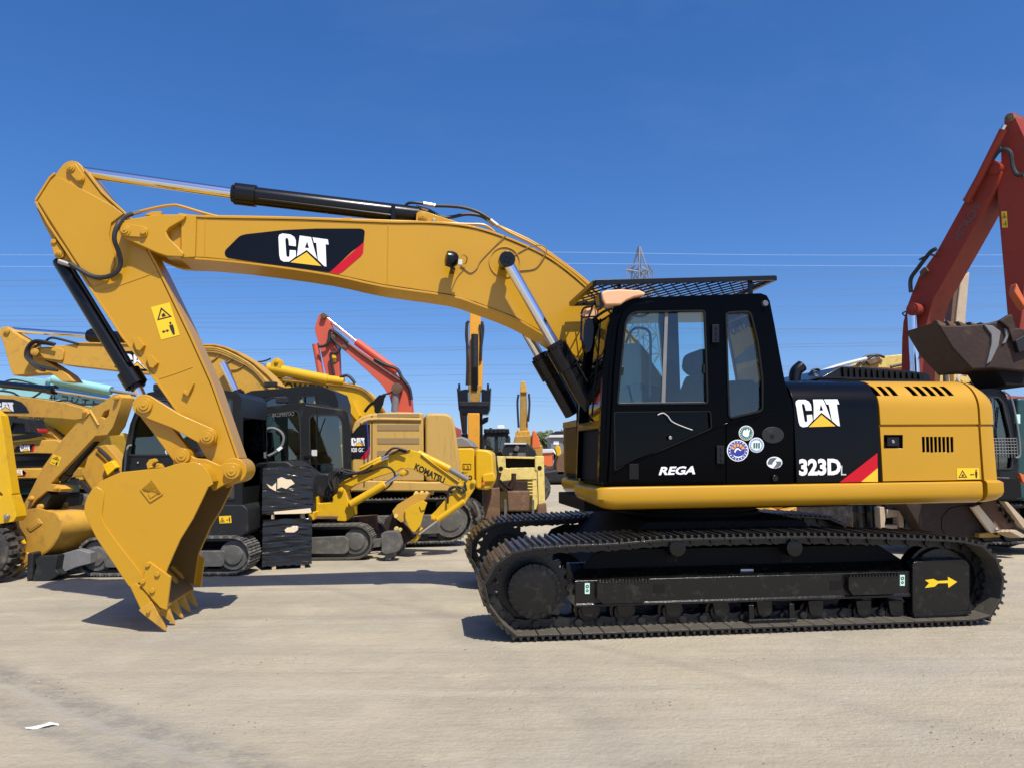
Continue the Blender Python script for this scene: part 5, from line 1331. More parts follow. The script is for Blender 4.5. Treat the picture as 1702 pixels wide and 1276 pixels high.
# ---- bright yellow loader cut by the left edge
f = fr_at(-10, 9.6, 0)
T = Thing('wheel_loader', 'bright yellow loader arm and stacked dirty tyres cut off by the left edge', 'loader', f)
T.slab('lift_arm', [(-60, 640), (0, 690), (5, 715), (11, 758), (20, 820), (14, 830), (-60, 760)], 0.0, 0.16, 'yellow_bright')
T.slab('arm_joint', [(-40, 800), (0, 826), (13, 812), (25, 845), (27, 858), (22, 866), (0, 870), (-40, 868)], -0.03, 0.18, 'yellow_bright')
T.pin('joint_pin', (10, 858), -0.06, 0.2, 0.035, 'steel_pin')
T.slab('bucket_edge', [(12, 905), (22, 893), (28, 905), (22, 920), (23, 938), (17, 940), (13, 922)], 0.1, 0.3, 'yellow_bright')
T.slab('bucket_side', [(-40, 868), (22, 866), (27, 880), (12, 915), (-40, 930)], 0.3, 0.34, 'brown_bucket')
wheel(T, -31, 918, 0.345, -0.1, 0.3)
T.put('axle', MB().cyl((f.at(-31, 918, 0)[0], -0.1, f.at(-31, 918, 0)[1]), (f.at(-31, 918, 0)[0], 1.2, f.at(-31, 918, 0)[1]), 0.08, 12), 'grey_dark')
wheel(T, -31, 918, 0.345, 1.0, 0.3)

# ---- two small machines in a row far left, black panels on their rear booms
for (yy, D_, nm) in ((742, 14.5, 'upper'), (786, 13.2, 'lower')):
    f = fr_at(45, D_, 0)
    T = Thing('mini_excavator', 'small dark-canopied digger behind the left bucket, %s of the two lettered yellow rear panels' % nm, 'excavator', f, G_EX)
    o = T.slab('body_panel', [(6, yy - 6), (60, yy - 11), (92, yy - 12), (108, yy - 6), (108, yy + 12), (8, yy + 10)] if nm == 'upper' else [(10, yy - 6), (20, yy - 8), (100, yy - 8), (100, yy + 8), (12, yy + 9)], 0.0, 0.7, 'yellow_worn', 0.02)
    p = [(20, yy + 9), (28, yy - 1), (38, yy - 4), (58, yy - 5), (53, yy + 8)] if nm == 'upper' else [(18, yy + 5), (21, yy - 6), (38, yy - 6), (44, yy - 1), (39, yy + 5)]
    d_ = T.decal('black_panel', p, 0.0, 'logo_black', o)
    T.decal('red_stripe', [(p[-1][0] - 1, p[-1][1]), (p[-2][0] - 3, p[-2][1] + 3), (p[-2][0], p[-2][1] + 0.5), (p[-1][0] + 3, p[-1][1])], 0.0, 'logo_red', o, lift=0.004)
    if nm == 'upper': T.cat_mark((33, yy - 2.5), (50, yy - 3), (33.5, yy + 7.5), 0.0, d_, lift=0.006)
    else: T.cat_mark((21, yy - 5.5), (38, yy - 6), (21.5, yy + 4), 0.0, d_, lift=0.006)
    if nm == 'upper':
        T.slab('canopy_rail', [(8, 726), (62, 718), (66, 725), (12, 733)], -0.1, 0.0, 'black_satin', 0.01)
        T.slab('canopy_post', [(4, 722), (20, 690), (27, 690), (12, 724)], 0.0, 0.06, 'grey_dark')
        T.slab('seat', rnd([(10, 720), (20, 702), (42, 702), (48, 720)], 4, 2), 0.1, 0.5, 'seat_fabric', 0.02)
        T.slab('canopy_hood', [(20, 700), (26, 693), (44, 696), (50, 718), (42, 718), (40, 704), (24, 702)], -0.05, 0.5, 'grey_dark', 0.01)
        T.slab('tail_lamp', rnd([(48, 718), (52, 710), (62, 711), (66, 718)], 2, 2), 0.2, 0.5, 'signal_red', 0.01)
    T.slab('lower_body', [(12, yy + 12), (98, yy + 10), (98, yy + 34), (16, yy + 36)], 0.06, 0.7, 'teal' if nm == 'lower' else 'grey_dark', 0.02)
    T.slab('bumper_bar', rnd([(14, yy + 18), (22, yy + 15), (80, yy + 17), (80, yy + 22), (22, yy + 24)], 2, 2), 0.0, 0.05, 'black_satin', 0.005)
    T.put('undercarriage', MB().box(-0.3, 0.55, 0.1, 0.8, 0.02, max(0.5, f.at(40, yy + 34, 0)[1])), 'black_matte', None, 0.05)

# ---- dark compact excavator behind the bucket
f = fr_at(270, 9.95, 0)
T = Thing('compact_excavator', 'dark grey digger with black cab standing right behind the big yellow bucket', 'excavator', f, G_EX)
crawlers(T, 128, 415, 893, 957, 0.0, 0.42, 1.25, hub=True)
T.slab('platform', rnd([(205, 842), (300, 838), (404, 838), (412, 846), (413, 884), (400, 892), (215, 892)], 4, 3), 0.10, 1.45, 'grey_dark', 0.02)
T.warning((364, 857), (384, 856), (365, 869), 0.10)
cb_ = glazed(T, [(199, 842), (203, 765), (216, 705), (230, 668), (246, 652), (270, 648), (368, 648), (392, 651), (401, 660), (403, 842)], [rnd([(213, 757), (222, 702), (238, 668), (254, 660), (336, 660), (338, 712), (306, 730), (284, 757)], 5, 3), rnd([(350, 662), (388, 662), (392, 830), (352, 830)], 5, 3)], 0.12, 1.2, 'grey_cab', 1.05)
T.decal('round_sticker', circ(282, 750, 7, 18), 0.12, 'white', cb_)
T.decal('sticker_ring', circ(282, 750, 5.5, 18), 0.12, 'decal_grey', cb_, lift=0.004, holes=[circ(282, 750, 4, 14)])
T.pin('door_knob', (229, 768), 0.09, 0.14, 0.012, 'chrome', cb_, 10, 0.003, cap=False)
T.slab('boom', [(150, 820), (136, 790), (150, 744), (176, 738), (205, 772), (222, 820), (205, 838), (190, 800), (176, 790), (164, 806), (166, 826)], 0.55, 0.80, 'yellow_worn', 0.01)
for k in range(6): T.hose('hydraulic_hose', [(160 + 3*k, 742), (175 + 3*k, 756), (184 + 3.4*k, 770 - k), (196 + 2*k, 788 - 2*k)], 0.50 + 0.03*k, 0.012, 'rubber')
T.slab('hose_sleeve', [(170, 772), (186, 764), (194, 776), (178, 790)], 0.46, 0.7, 'decal_yellow', 0.01)
T.slab('boom_cylinder', [(126, 800), (133, 796), (168, 830), (164, 838)], 0.5, 0.6, 'grey_mid', 0.01)
bl = T.slab('dozer_blade', [(53, 966), (60, 940), (57, 929), (64, 924), (96, 922), (92, 946), (100, 955), (74, 968)], -0.25, 0.0, 'grey_dark', 0.012)
T.slab('blade_arm', [(88, 924), (128, 912), (150, 918), (150, 936), (126, 942), (98, 954), (90, 942)], -0.10, 0.05, 'grey_mid', 0.01, bl)
T.slab('blade_arm', [(96, 930), (150, 922), (180, 926), (180, 938), (110, 950)], 0.9, 1.0, 'grey_mid', 0.01, bl)
T.put('blade_plate', MB().box(f.at(64, 950, 0)[0], f.at(74, 950, 0)[0], -0.25, 1.7, 0.02, 0.36), 'grey_dark', bl, 0.02)

# ---- turquoise machine, boom lying low, far left
f = fr_at(100, 16.5, 0)
T = Thing('turquoise_crane', 'pale turquoise machine arm with black characters, lying level at far left', 'crane', f)
bo = T.slab('boom', [(-30, 645), (4, 634), (24, 627), (40, 626.5), (74, 630), (84, 626), (96, 630), (110, 640), (160, 648), (186, 660), (182, 675), (140, 676), (0, 668), (-30, 668)], 0.0, 0.35, 'turquoise', 0.01)
T.put('lift_cylinder', MB().cyl(f.p3(88, 630, -0.1), f.p3(185, 649, -0.1), 0.105, 18), 'turquoise', None, 0.01)
T.put('cylinder_rod', MB().cyl(f.p3(185, 649, -0.1), f.p3(232, 657, -0.1), 0.04, 12), 'grey_mid')
T.pin('pin', (79, 631.5), -0.05, 0.4, 0.06, 'turquoise', bo)
T.hose('hydraulic_hose', [(4, 636), (20, 631), (40, 634), (70, 642), (110, 652)], -0.05, 0.02, 'rubber', bo)
T.hose('hydraulic_hose', [(4, 640), (26, 634), (50, 638), (110, 650), (140, 656)], -0.05, 0.015, 'turquoise', bo)
def strokes(T, name, lines, y, th, mat, parent, lift=0.004):
    mb = MB()
    for l in lines:
        q = T.fr.pts(l, y); a = offset(q, th/2); b = offset(q, -th/2)
        mb.prism(a + b[::-1], y - lift - 0.002, y - lift)
    o = T.put(name, mb, mat, parent, 0, smooth=0); return o
strokes(T, 'lettering', [[(103, 658.5), (113, 659.5), (111, 665), (105, 670)]], 0.0, 0.028, 'decal_ink', bo)
strokes(T, 'lettering', [[(119, 660), (122, 662)], [(118, 664), (121, 665.5)], [(120, 671), (127, 667.5), (130, 662)], [(130, 657.5), (131.5, 659.5)], [(133, 657.5), (134, 659.5)]], 0.0, 0.026, 'decal_ink', bo)
strokes(T, 'lettering', [[(137, 663.5), (148, 664.5)], [(142.5, 664), (141.5, 670.5)], [(135.5, 670.5), (149, 672)]], 0.0, 0.026, 'decal_ink', bo)
strokes(T, 'lettering', [[(156, 665), (155, 674)], [(156, 669), (160, 671)]], 0.0, 0.026, 'decal_ink', bo)
strokes(T, 'lettering', [[(86, 656), (86, 668)], [(91, 656), (91, 667)], [(82, 661), (96, 662.5)]], 0.0, 0.022, 'decal_ink', bo)
T.slab('support_frame', [(-30, 668), (60, 668), (60, 740), (-30, 740)], 0.1, 0.4, 'grey_dark', 0.02)
T.slab('stripe_plate', [(200, 656), (216, 655), (220, 664), (206, 667)], -0.15, -0.1, 'orange', 0.004)
T.slab('stripe_plate', [(204, 663), (221, 661), (224, 668), (210, 671)], -0.16, -0.11, 'white_dull', 0.004)
T.put('wheeled_base', MB().box(-1.6, 0.9, 0.1, 2.2, 0.35, 1.1), 'grey_dark', None, 0.05)
for px_ in (-10, 90):
    x_ = f.at(px_, 800, 0.1)[0]; T.put('wheel', MB().lathe((x_, 0.0, 0.45), (0, 1, 0), [(0, 0.2), (0, 0.38), (0.05, 0.45), (0.3, 0.45), (0.35, 0.3)], 24), 'tyre')

# ---- bright yellow arm with numerals behind
f = fr_at(80, 15.4, 0)
T = Thing('excavator', 'bright yellow digger arm with black numerals behind the lettered left boom', 'excavator', f, G_EX)
bo = T.slab('boom', [(20, 668), (48, 675), (84, 682), (150, 695), (120, 732), (100, 718), (92, 712), (64, 708), (20, 690)], 0.0, 0.4, 'yellow_bright', 0.015)
T.text('lettering', '730', (50, 687), (74, 691), (48, 694), 0.0, 'decal_ink', bo, bold=0.02)
T.slab('boom_bracket', [(62, 704), (80, 708), (108, 732), (96, 740), (66, 718)], -0.1, 0.3, 'amber_dark', 0.01)  # slab below the boom in a darker amber
T.slab('cylinder', [(66, 720), (80, 716), (100, 736), (88, 742)], -0.2, 0.0, 'yellow_worn', 0.01)
T.put('machine_body', MB().box(-1.5, 0.9, 0.3, 2.4, 0.9, 2.1), 'yellow_bright', None, 0.08)
T.put('undercarriage', MB().box(-1.8, 1.2, 0.3, 2.4, 0.02, 0.85), 'track_dusty', None, 0.2)

# ---- large worn excavator, boom to the left
f = fr_at(300, 14.6, 0)
T = Thing('crawler_excavator', 'large worn yellow excavator at left behind the big stick, boom level to the left', 'excavator', f, G_EX)
bo = T.slab('boom', [(52, 583), (60, 577), (72, 577), (105, 574), (130, 571), (222, 573), (331, 574.5), (356, 574.5), (372, 578), (391, 586), (421, 604), (444, 624), (460, 642), (474, 680), (470, 720), (420, 720), (380, 680), (330, 642), (280, 625), (203, 617), (105, 606), (70, 597), (55, 592)], 0.0, 0.48, 'yellow_worn', 0.012)
T.strips('boom_flange', [[(130, 571), (222, 573), (331, 574.5), (356, 574.5), (372, 578), (391, 586), (421, 604), (444, 624), (460, 642)]], -0.03, 0.51, 0.03, 'yellow_worn', bo)
for dd in (0, 3.5, 7):
    T.hose('boom_pipe', [(336, 578 + dd), (362, 579.5 + dd), (390, 591 + dd), (421, 610 + dd*0.8), (448, 640 + dd)], -0.03, 0.02, 'amber_dark' if dd else 'yellow_worn', bo, 3, 6)
T.slab('cast_end', rnd([(62, 582), (74, 578), (100, 578), (106, 582), (104, 600), (72, 596)], 4, 2), -0.05, 0.0, 'yellow_worn', 0.015, bo)
pn = T.decal('black_panel', [(190, 610), (205, 584), (262, 583), (270, 590), (252, 617), (203, 616)], 0.0, 'logo_black', bo)
T.cat_mark((208, 588), (243, 591), (209, 611), 0.0, pn, lift=0.008)
st = T.slab('stick', [(2, 544), (13, 543), (21, 551), (51, 571), (46, 582), (41, 592), (60, 590), (84, 604), (112, 622), (122, 634), (104, 634), (84, 620), (45, 622), (22, 624), (18, 616), (4, 567), (-2, 556)], 0.06, 0.42, 'yellow_worn', 0.012)
T.pin('pin', (57, 585), -0.1, 0.55, 0.075, 'yellow_worn', bo); T.pin('pin', (10, 550), 0.02, 0.46, 0.06, 'yellow_worn', st)
T.ram('stick_cylinder', (262, 566), (147, 558), (12, 548), 0.24, 0.125, 0.055, 'black_satin')
for y_, pts_ in ((-0.15, [(92, 572), (60, 566), (46, 576), (42, 592), (52, 604), (66, 614), (75, 616)]), (-0.1, [(86, 570), (58, 570), (48, 582), (50, 600), (72, 612), (96, 616)]), (-0.05, [(90, 574), (66, 572), (52, 588), (58, 604), (90, 614)]), (-0.02, [(72, 572), (84, 562), (104, 565), (130, 572)])):
    T.hose('hydraulic_hose', pts_, y_, 0.024, 'rubber', bo)
T.ram('boom_cylinder', (400, 668), (392, 650), (370, 603), -0.2, 0.12, 0.075, 'black_satin')
T.hose('lamp_cable', [(372, 606), (386, 598), (402, 598), (408, 604), (394, 614), (374, 614)], -0.02, 0.012, 'wire_brown', bo)
T.hose('lamp_cable', [(343, 603), (356, 598), (366, 588)], -0.02, 0.012, 'wire_brown', bo)
cb_ = glazed(T, [(398, 800), (400, 668), (406, 654), (418, 649), (470, 645), (505, 641), (536, 642), (556, 650), (562, 668), (564, 800)], [rnd([(408, 720), (408, 676), (414, 662), (422, 660), (422, 720)], 3, 2), rnd([(432, 676), (440, 664), (452, 659), (478, 657), (478, 690), (432, 690)], 4, 3), rnd([(496, 658), (524, 656), (527, 672), (496, 674)], 3, 2)], -0.6, 0.8, 'grey_cab', 1.1)
fan = T.slab('cooling_unit', rect(412, 697, 450, 730), -0.64, -0.58, 'grey_dark', 0.01, cb_)
T.put('fan_ring', MB().lathe(f.p3(427, 712, -0.66), (0, 1, 0), [(0, 0.10), (0, 0.13), (0.05, 0.13)], 20), 'black_matte', fan)
T.put('machine_body', MB().box(f.at(400, 800, 0)[0], f.at(640, 800, 0)[0], -0.55, 2.0, 1.05, f.at(400, 740, 0)[1]), 'yellow_worn', None, 0.06)
crawlers(T, 350, 660, 838, 905, -0.4, 0.5, 2.0, pitch=0.19)

# ---- excavator with slatted pale yellow engine house
f = fr_at(640, 12.8, 9)
T = Thing('crawler_excavator', 'excavator with pale yellow slatted engine house and grey cab behind the small digger', 'excavator', f, G_EX)
crawlers(T, 500, 785, 829, 903, -0.15, 0.5, 2.2, pitch=0.19)
T.slab('deck', [(440, 800), (590, 797), (706, 800), (764, 800), (766, 806), (760, 816), (440, 816)], -0.12, 2.3, 'yellow_pale', 0.03)
ho = T.slab('engine_house', [(585, 800), (585, 712), (590, 700), (600, 692), (615, 687), (660, 684), (704, 685), (705, 800)], -0.10, 2.3, 'yellow_pale', 0.04)
cwt = T.slab('counterweight', rnd([(707, 800), (707, 686), (742, 686), (752, 692), (757, 710), (762, 745), (766, 775), (765, 800)], 8, 3), -0.10, 2.3, 'yellow_pale', 0.05)
for (a, b) in ((687, 693), (705, 715), (727, 737), (748, 758)):
    T.slab('vent_band', rect(627, a, 697, b), -0.108, -0.098, 'vent_tan', 0.003, ho)
T.slab('panel_gap', rect(617.5, 690, 619, 798), -0.104, -0.098, 'black_matte', 0, ho)
T.hose('roof_rail', [(600, 703), (612, 697), (640, 696), (700, 697)], -0.11, 0.03, 'yellow_pale', ho, 2)
pn = T.decal('black_panel', [(584, 722), (592, 712), (598, 706), (615, 704), (615, 742), (600, 762), (584, 762)], -0.10, 'logo_black', ho)
T.decal('red_stripe', [(599, 762), (615, 741), (615, 753), (608, 762)], -0.10, 'logo_red', ho, lift=0.004)
T.cat_mark((583.5, 727), (606, 727), (584, 740.5), -0.10, pn, lift=0.007)
T.text('lettering', '320 GC', (583.5, 743.5), (605.5, 743.5), (583.5, 750.5), -0.10, 'white', pn, bold=0.02, lift=0.007)
cb_ = glazed(T, [(418, 800), (419, 700), (424, 686), (438, 676), (498, 669), (506, 668), (570, 679), (578, 686), (583, 712), (585, 800)], [rnd([(432, 790), (434, 700), (442, 688), (496, 681), (500, 700), (502, 790)], 6, 3), rnd([(514, 792), (513, 694), (520, 688), (562, 688), (570, 700), (573, 792)], 6, 3)], -0.35, 0.8, 'grey_cab', 1.1)
T.text('lettering', 'CATERPILLAR', (489, 684), (452, 687), (489, 690), -0.36, 'grey_mid', cb_, bold=0.0)
T.slab('roof_hatch', [(505, 670), (508, 674), (572, 684), (570, 679)], -0.35, 0.6, 'grey_mid', 0.01, cb_)
T.decal('paper_notice', rect(518, 747, 527, 757), -0.36, 'white_dull', cb_)
T.hose('coiled_cable', [(442, 740), (438, 728), (440, 716), (450, 711), (462, 714), (470, 722), (471, 732), (466, 744), (456, 752), (446, 757)], -0.40, 0.022, 'grey_mid', cb_)
T.slab('cable_tag', [(459, 746), (466, 741), (470, 744), (463, 750)], -0.43, -0.40, 'white', 0.003, cb_)
T.hose('hydraulic_hose', [(606, 700), (610, 706), (612, 740), (611, 778)], -0.3, 0.012, 'decal_blue', cb_)

# ---- yellow boom with the long thick ram
f = fr_at(540, 17.5, 0)
T = Thing('excavator', 'yellow digger boom with a long thick yellow ram above the dark cabs', 'excavator', f, G_EX)
bo = T.slab('boom', [(440, 624), (470, 627), (530, 632), (560, 633), (590, 638), (612, 650), (628, 668), (640, 690), (648, 720), (590, 720), (560, 700), (440, 664)], 0.0, 0.5, 'yellow_bright', 0.015)
T.text('lettering', 'KOMATSU', (462, 634), (545, 641), (461, 650), 0.0, 'decal_ink', bo, bold=0.03)
T.put('stick_cylinder', MB().cyl(f.p3(444, 611, 0.0), f.p3(545, 631, 0.0), 0.125, 18).cyl(f.p3(540, 630, 0.0), f.p3(572, 634, 0.0), 0.10, 14), 'yellow_bright', None, 0.02)
T.slab('cylinder_eye', rnd([(448, 612), (452, 598), (460, 594), (466, 598), (468, 612)], 4, 3), -0.12, 0.15, 'yellow_bright', 0.015)
T.pin('pin', (459, 601), -0.16, 0.2, 0.05, 'yellow_bright')
T.slab('bracket', [(446, 622), (470, 614), (468, 630), (450, 630)], 0.0, 0.3, 'yellow_bright', 0.01, bo)
T.hose('cylinder_rod', [(430, 607), (446, 610)], 0.0, 0.05, 'chrome', None, 1)
T.hose('hydraulic_hose', [(428, 602), (440, 600), (450, 596)], 0.0, 0.02, 'rubber')
for d in (0, 3): T.hose('boom_pipe', [(470, 629 + d), (530, 634 + d), (590, 641 + d), (614, 654 + d), (640, 684 + d)], -0.04, 0.025, 'amber_dark', bo, 3, 6)
T.hose('hydraulic_hose', [(565, 627), (577, 624), (585, 630), (590, 637)], -0.04, 0.035, 'rubber', bo)
T.slab('boom_cylinder', [(578, 680), (586, 664), (598, 690), (594, 700)], -0.2, 0.0, 'yellow_bright', 0.01)
T.hose('mirror_arm', [(606, 684), (616, 672), (634, 662), (640, 656)], -0.4, 0.035, 'black_matte')
T.slab('mirror', [(622, 664), (630, 656), (640, 655), (636, 672), (628, 688), (622, 684)], -0.45, -0.38, 'black_matte', 0.01)
T.put('machine_body', MB().box(f.at(560, 700, 0)[0], f.at(700, 700, 0)[0], 0.2, 2.4, 1.0, 2.3), 'yellow_bright', None, 0.06)
T.put('undercarriage', MB().box(f.at(500, 700, 0)[0], f.at(760, 700, 0)[0], 0.1, 2.6, 0.02, 0.95), 'track_dusty', None, 0.3)

# ---- red-orange excavator in the middle distance
f = fr_at(600, 23.0, 0)
T = Thing('crawler_excavator', 'faded red-orange excavator with folded arm above the pale yellow engine house', 'excavator', f, G_EX)
bo = T.slab('boom', [(549, 556), (555, 552), (566, 559), (578, 569), (616, 594), (657, 621), (669, 632), (677, 643), (682, 656), (684, 680), (684, 720), (652, 720), (653, 680), (647, 658), (636, 641), (610, 616), (575, 585), (560, 572)], 0.0, 0.55, 'red_orange', 0.015)
st = T.slab('stick', [(530, 523), (537, 520), (543, 526), (552, 546), (549, 562), (556, 574), (562, 584), (564, 634), (544, 634), (532, 580), (523, 550), (524, 541)], 0.08, 0.45, 'red_orange', 0.015)
for p in ((537, 525), (554, 559), (572, 577)): T.pin('pin', p, -0.05, 0.6, 0.09, 'rust', bo)
T.ram('stick_cylinder', (660, 618), (592, 568), (540, 526), 0.25, 0.12, 0.06, 'red_orange', collar=False)
T.cyl('bucket_cylinder', (524, 572), (533, 622), 0.2, 0.10, 'red_orange')
T.hose('boom_cylinder', [(659, 645), (657, 664), (656, 684)], -0.2, 0.11, 'grey_mid', None, 1, 14)
T.pin('pin', (659, 645), -0.35, -0.05, 0.16, 'rust')
T.hose('hydraulic_hose', [(578, 570), (562, 556), (550, 549), (547, 560), (547, 568), (540, 575), (530, 576)], -0.06, 0.05, 'rubber', bo)
T.hose('hydraulic_hose', [(550, 560), (562, 574), (565, 580), (561, 586), (550, 588), (551, 600), (555, 624)], -0.06, 0.045, 'rubber', bo)
T.hose('hydraulic_hose', [(622, 596), (640, 606), (660, 614), (668, 628), (680, 644), (684, 664)], -0.06, 0.05, 'rubber', bo)
T.hose('boom_pipe', [(566, 562), (600, 588), (640, 616), (664, 632)], -0.05, 0.035, 'rust', bo, 2)
T.slab('sticker', [(552, 591), (559, 591), (559, 602), (552, 602)], 0.07, 0.08, 'decal_yellow', 0, st)
T.hose('mirror_arm', [(636, 656), (650, 652), (653, 648)], -0.2, 0.03, 'rubber')
T.put('machine_body', MB().box(f.at(620, 700, 0)[0], f.at(760, 700, 0)[0], -0.8, 2.0, 1.1, 2.4), 'red_orange', None, 0.08)
T.put('undercarriage', MB().box(f.at(560, 700, 0)[0], f.at(780, 700, 0)[0], -1.0, 2.2, 0.02, 1.0), 'track_dusty', None, 0.3)

# ---- yellow wheeled excavator with grey bonnet
f = fr_at(775, 15.2, 0)
T = Thing('wheeled_excavator', 'yellow wheeled digger with black bonnet top and large black numerals, behind the curled small bucket', 'excavator', f, G_EX)
ho = T.slab('engine_house', rnd([(700, 815), (700, 745), (788, 744), (789, 815)], 4, 2), 0.0, 2.3, 'yellow_bright', 0.03)
T.slab('counterweight', rnd([(790, 812), (790, 745), (810, 747), (819, 753), (821, 784), (822, 798), (819, 810), (808, 814)], 6, 3), -0.02, 2.3, 'yellow_bright', 0.06)
T.slab('rear_bumper', rnd([(801, 788), (820, 784), (824, 793), (823, 800), (802, 801)], 4, 3), -0.08, 0.3, 'yellow_bright', 0.03)
T.slab('bonnet_top', [(740, 744), (745, 728), (768, 725), (778, 730), (790, 743)], 0.2, 2.0, 'grey_mid', 0.04)
T.text('lettering', '120', (767, 789), (785, 789), (767, 797.5), 0.0, 'decal_ink', ho, bold=0.04)
T.text('lettering', 'DUMAT', (761, 783), (778, 783), (760, 787), 0.0, 'decal_ink', ho, bold=0.01)
T.put('number_frame', MB().prism(f.pts(rect(769, 770, 783, 780), 0.0), -0.006, -0.004, [f.pts(rect(770, 771, 782, 779), 0.0)]), 'decal_ink', ho)
T.text('lettering', '1.3', (771, 773), (779, 773), (771, 779), 0.0, 'decal_ink', ho, bold=0.02)
T.slab('tail_lamp', rnd([(801, 800), (806, 800), (806, 806), (801, 806)], 2, 2), -0.1, -0.02, 'orange', 0.005)
T.put('chassis', MB().box(-1.6, 0.3, 0.3, 2.1, 0.45, f.at(760, 812, 0)[1]), 'black_matte')
wheel(T, 772, 858, 0.36, -0.1, 0.4); wheel(T, 745, 862, 0.36, 0.5, 0.4)
wheel(T, 772, 858, 0.36, 1.8, 0.4)
T.hose('tow_chain', [(786, 832), (792, 842), (796, 856), (792, 864)], -0.2, 0.04, 'grey_steel')

# ---- amber excavator seen from the front, boom upright, black bucket
f = fr_at(790, 27.0, 0)
T = Thing('crawler_excavator', 'amber excavator seen head-on, arm upright in the sky with a black bucket', 'excavator', f, G_EX)
T.slab('stick', [(781, 517), (798, 517), (802, 600), (801, 650), (778, 650), (779, 600)], -0.2, 0.3, 'amber', 0.03)
T.slab('boom', [(777, 686), (797, 686), (796, 770), (778, 770)], -0.62, 0.1, 'amber', 0.03)
T.put('bucket_cylinder', MB().cyl(f.p3(789, 556, -0.35), f.p3(789, 650, -0.35), 0.13, 14), 'grey_dark')
for k in range(13): T.put('hose_clamp', MB().box(f.at(784, 600, -.3)[0], f.at(794, 600, -.3)[0], -0.52, -0.3, f.at(790, 612 + 2.9*k, -.3)[1] - 0.02, f.at(790, 612 + 2.9*k, -.3)[1] + 0.012), 'black_matte')
for pts_ in ([(779, 534), (776, 545), (777, 600), (776, 640)], [(776, 536), (775, 560), (778, 580)], [(801, 535), (803, 548), (800, 575)], [(798, 540), (800, 560), (799, 600)]): T.hose('hydraulic_hose', pts_, -0.25, 0.05, 'rubber')
bu = T.slab('bucket', [(759, 644), (765, 648), (777, 646), (778, 672), (800, 672), (800, 646), (812, 648), (816, 643), (814, 680), (810, 688), (766, 688), (762, 680)], -0.55, 0.25, 'black_satin', 0.02)
T.slab('bucket_band', [(762, 667), (814, 667), (812, 675), (764, 675)], -0.60, -0.55, 'grey_dark', 0.02, bu)
for px_ in (763, 811): T.slab('bucket_tooth', [(px_ - 1.5, 637), (px_ + 1.5, 637), (px_ + 2, 648), (px_ - 2, 648)], -0.5, -0.3, 'black_satin', 0.01, bu)
T.slab('bucket_hinge', [(779, 640), (799, 640), (797, 684), (781, 684)], -0.45, -0.2, 'amber_dark', 0.02, bu)
for (a, b) in ((773, 776), (798, 802)): T.slab('boom_cylinder', rect(a, 680, b, 770), -0.1, 0.1, 'black_satin', 0.03)
T.slab('work_lamp', [(803, 694), (812, 692), (811, 700), (800, 706)], -0.2, 0.0, 'grey_dark', 0.02)
T.slab('machine_body', [(755, 720), (848, 722), (850, 830), (755, 830)], 0.9, 3.5, 'grey_dark', 0.1)
T.slab('crawler', [(745, 812), (775, 812), (775, 832), (745, 832)], 0.0, 4.0, 'track_dusty', 0.1); T.slab('crawler', [(805, 812), (835, 812), (835, 832), (805, 832)], 0.0, 4.0, 'track_dusty', 0.1)
T.slab('mast', [(768, 720), (763, 680), (767, 672), (773, 680), (774, 720)], 1.0, 1.3, 'rust', 0.02)

# ---- dark machine with caged cab
f = fr_at(825, 23.5, 0)
T = Thing('wheel_loader', 'dark grey machine with barred cab between the amber arm and the pale tractor', 'loader', f)
cb_ = glazed(T, [(804, 770), (804, 722), (807, 715), (842, 715), (845, 722), (846, 770)], [rect(808, 724, 823, 762), rect(827, 724, 841, 762)], 0.0, 1.2, 'grey_dark', 1.3)
T.slab('roof_rack', [(804, 712), (846, 712), (847, 719), (804, 719)], -0.1, 1.4, 'grey_dark', 0.02, cb_)
for k in range(6): T.slab('rack_bar', rect(806 + 7*k, 713, 808 + 7*k, 718), -0.14, -0.1, 'black_matte', 0.004, cb_)
T.slab('beacon', rnd([(826, 712), (827, 706), (838, 706), (839, 712)], 2, 2), 0.3, 0.7, 'white', 0.01, cb_)
T.slab('bonnet', [(832, 770), (836, 744), (842, 737), (876, 735), (890, 748), (896, 770)], -1.0, 0.0, 'grey_dark', 0.05)
T.slab('bonnet_light_bar', rect(838, 735.5, 875, 738), -1.05, -1.0, 'white_dull', 0.01)
T.slab('light_cluster', rnd([(853, 748), (858, 739), (864, 742), (861, 750)], 2, 2), -1.15, -1.0, 'grey_steel', 0.02)
T.slab('grille', rect(846, 752, 874, 758), -1.03, -1.0, 'grey_steel', 0.01)
T.slab('chassis', rect(804, 770, 900, 815), -0.8, 1.6, 'black_matte', 0.05)
for px_ in (815, 888): T.put('wheel', MB().lathe((f.at(px_, 800, -0.9)[0], -0.9, 0.5), (0, 1, 0), [(0, 0.2), (0, 0.42), (0.06, 0.5), (0.4, 0.5), (0.46, 0.3)], 24), 'tyre')

# ---- pale yellow crawler tractor with blade frame, seen from the front
f = fr_at(862, 18.2, 0)
T = Thing('crawler_tractor', 'pale yellow tractor seen end-on, dented, with brown steel boxes hung on its frame', 'tractor', f)
T.slab('frame_post', [(825, 757.5), (840, 757.5), (840.5, 777), (848, 778), (849, 798), (831, 800), (828, 780)], 0.0, 0.3, 'yellow_cream', 0.02)
T.slab('frame_post', [(889, 757), (904, 757), (906, 836), (895, 838), (893, 782), (889, 780)], 0.0, 0.3, 'yellow_cream', 0.02)
T.slab('top_beam', [(840, 757.5), (889, 758.5), (889, 762), (840, 761)], 0.02, 0.3, 'yellow_cream', 0.01)
T.slab('radiator', rect(840, 761, 889, 777), 0.2, 0.6, 'black_matte', 0.01)
T.slab('cross_beam', [(847, 777), (891, 776), (892, 796), (848, 797)], 0.03, 0.25, 'yellow_cream', 0.02)
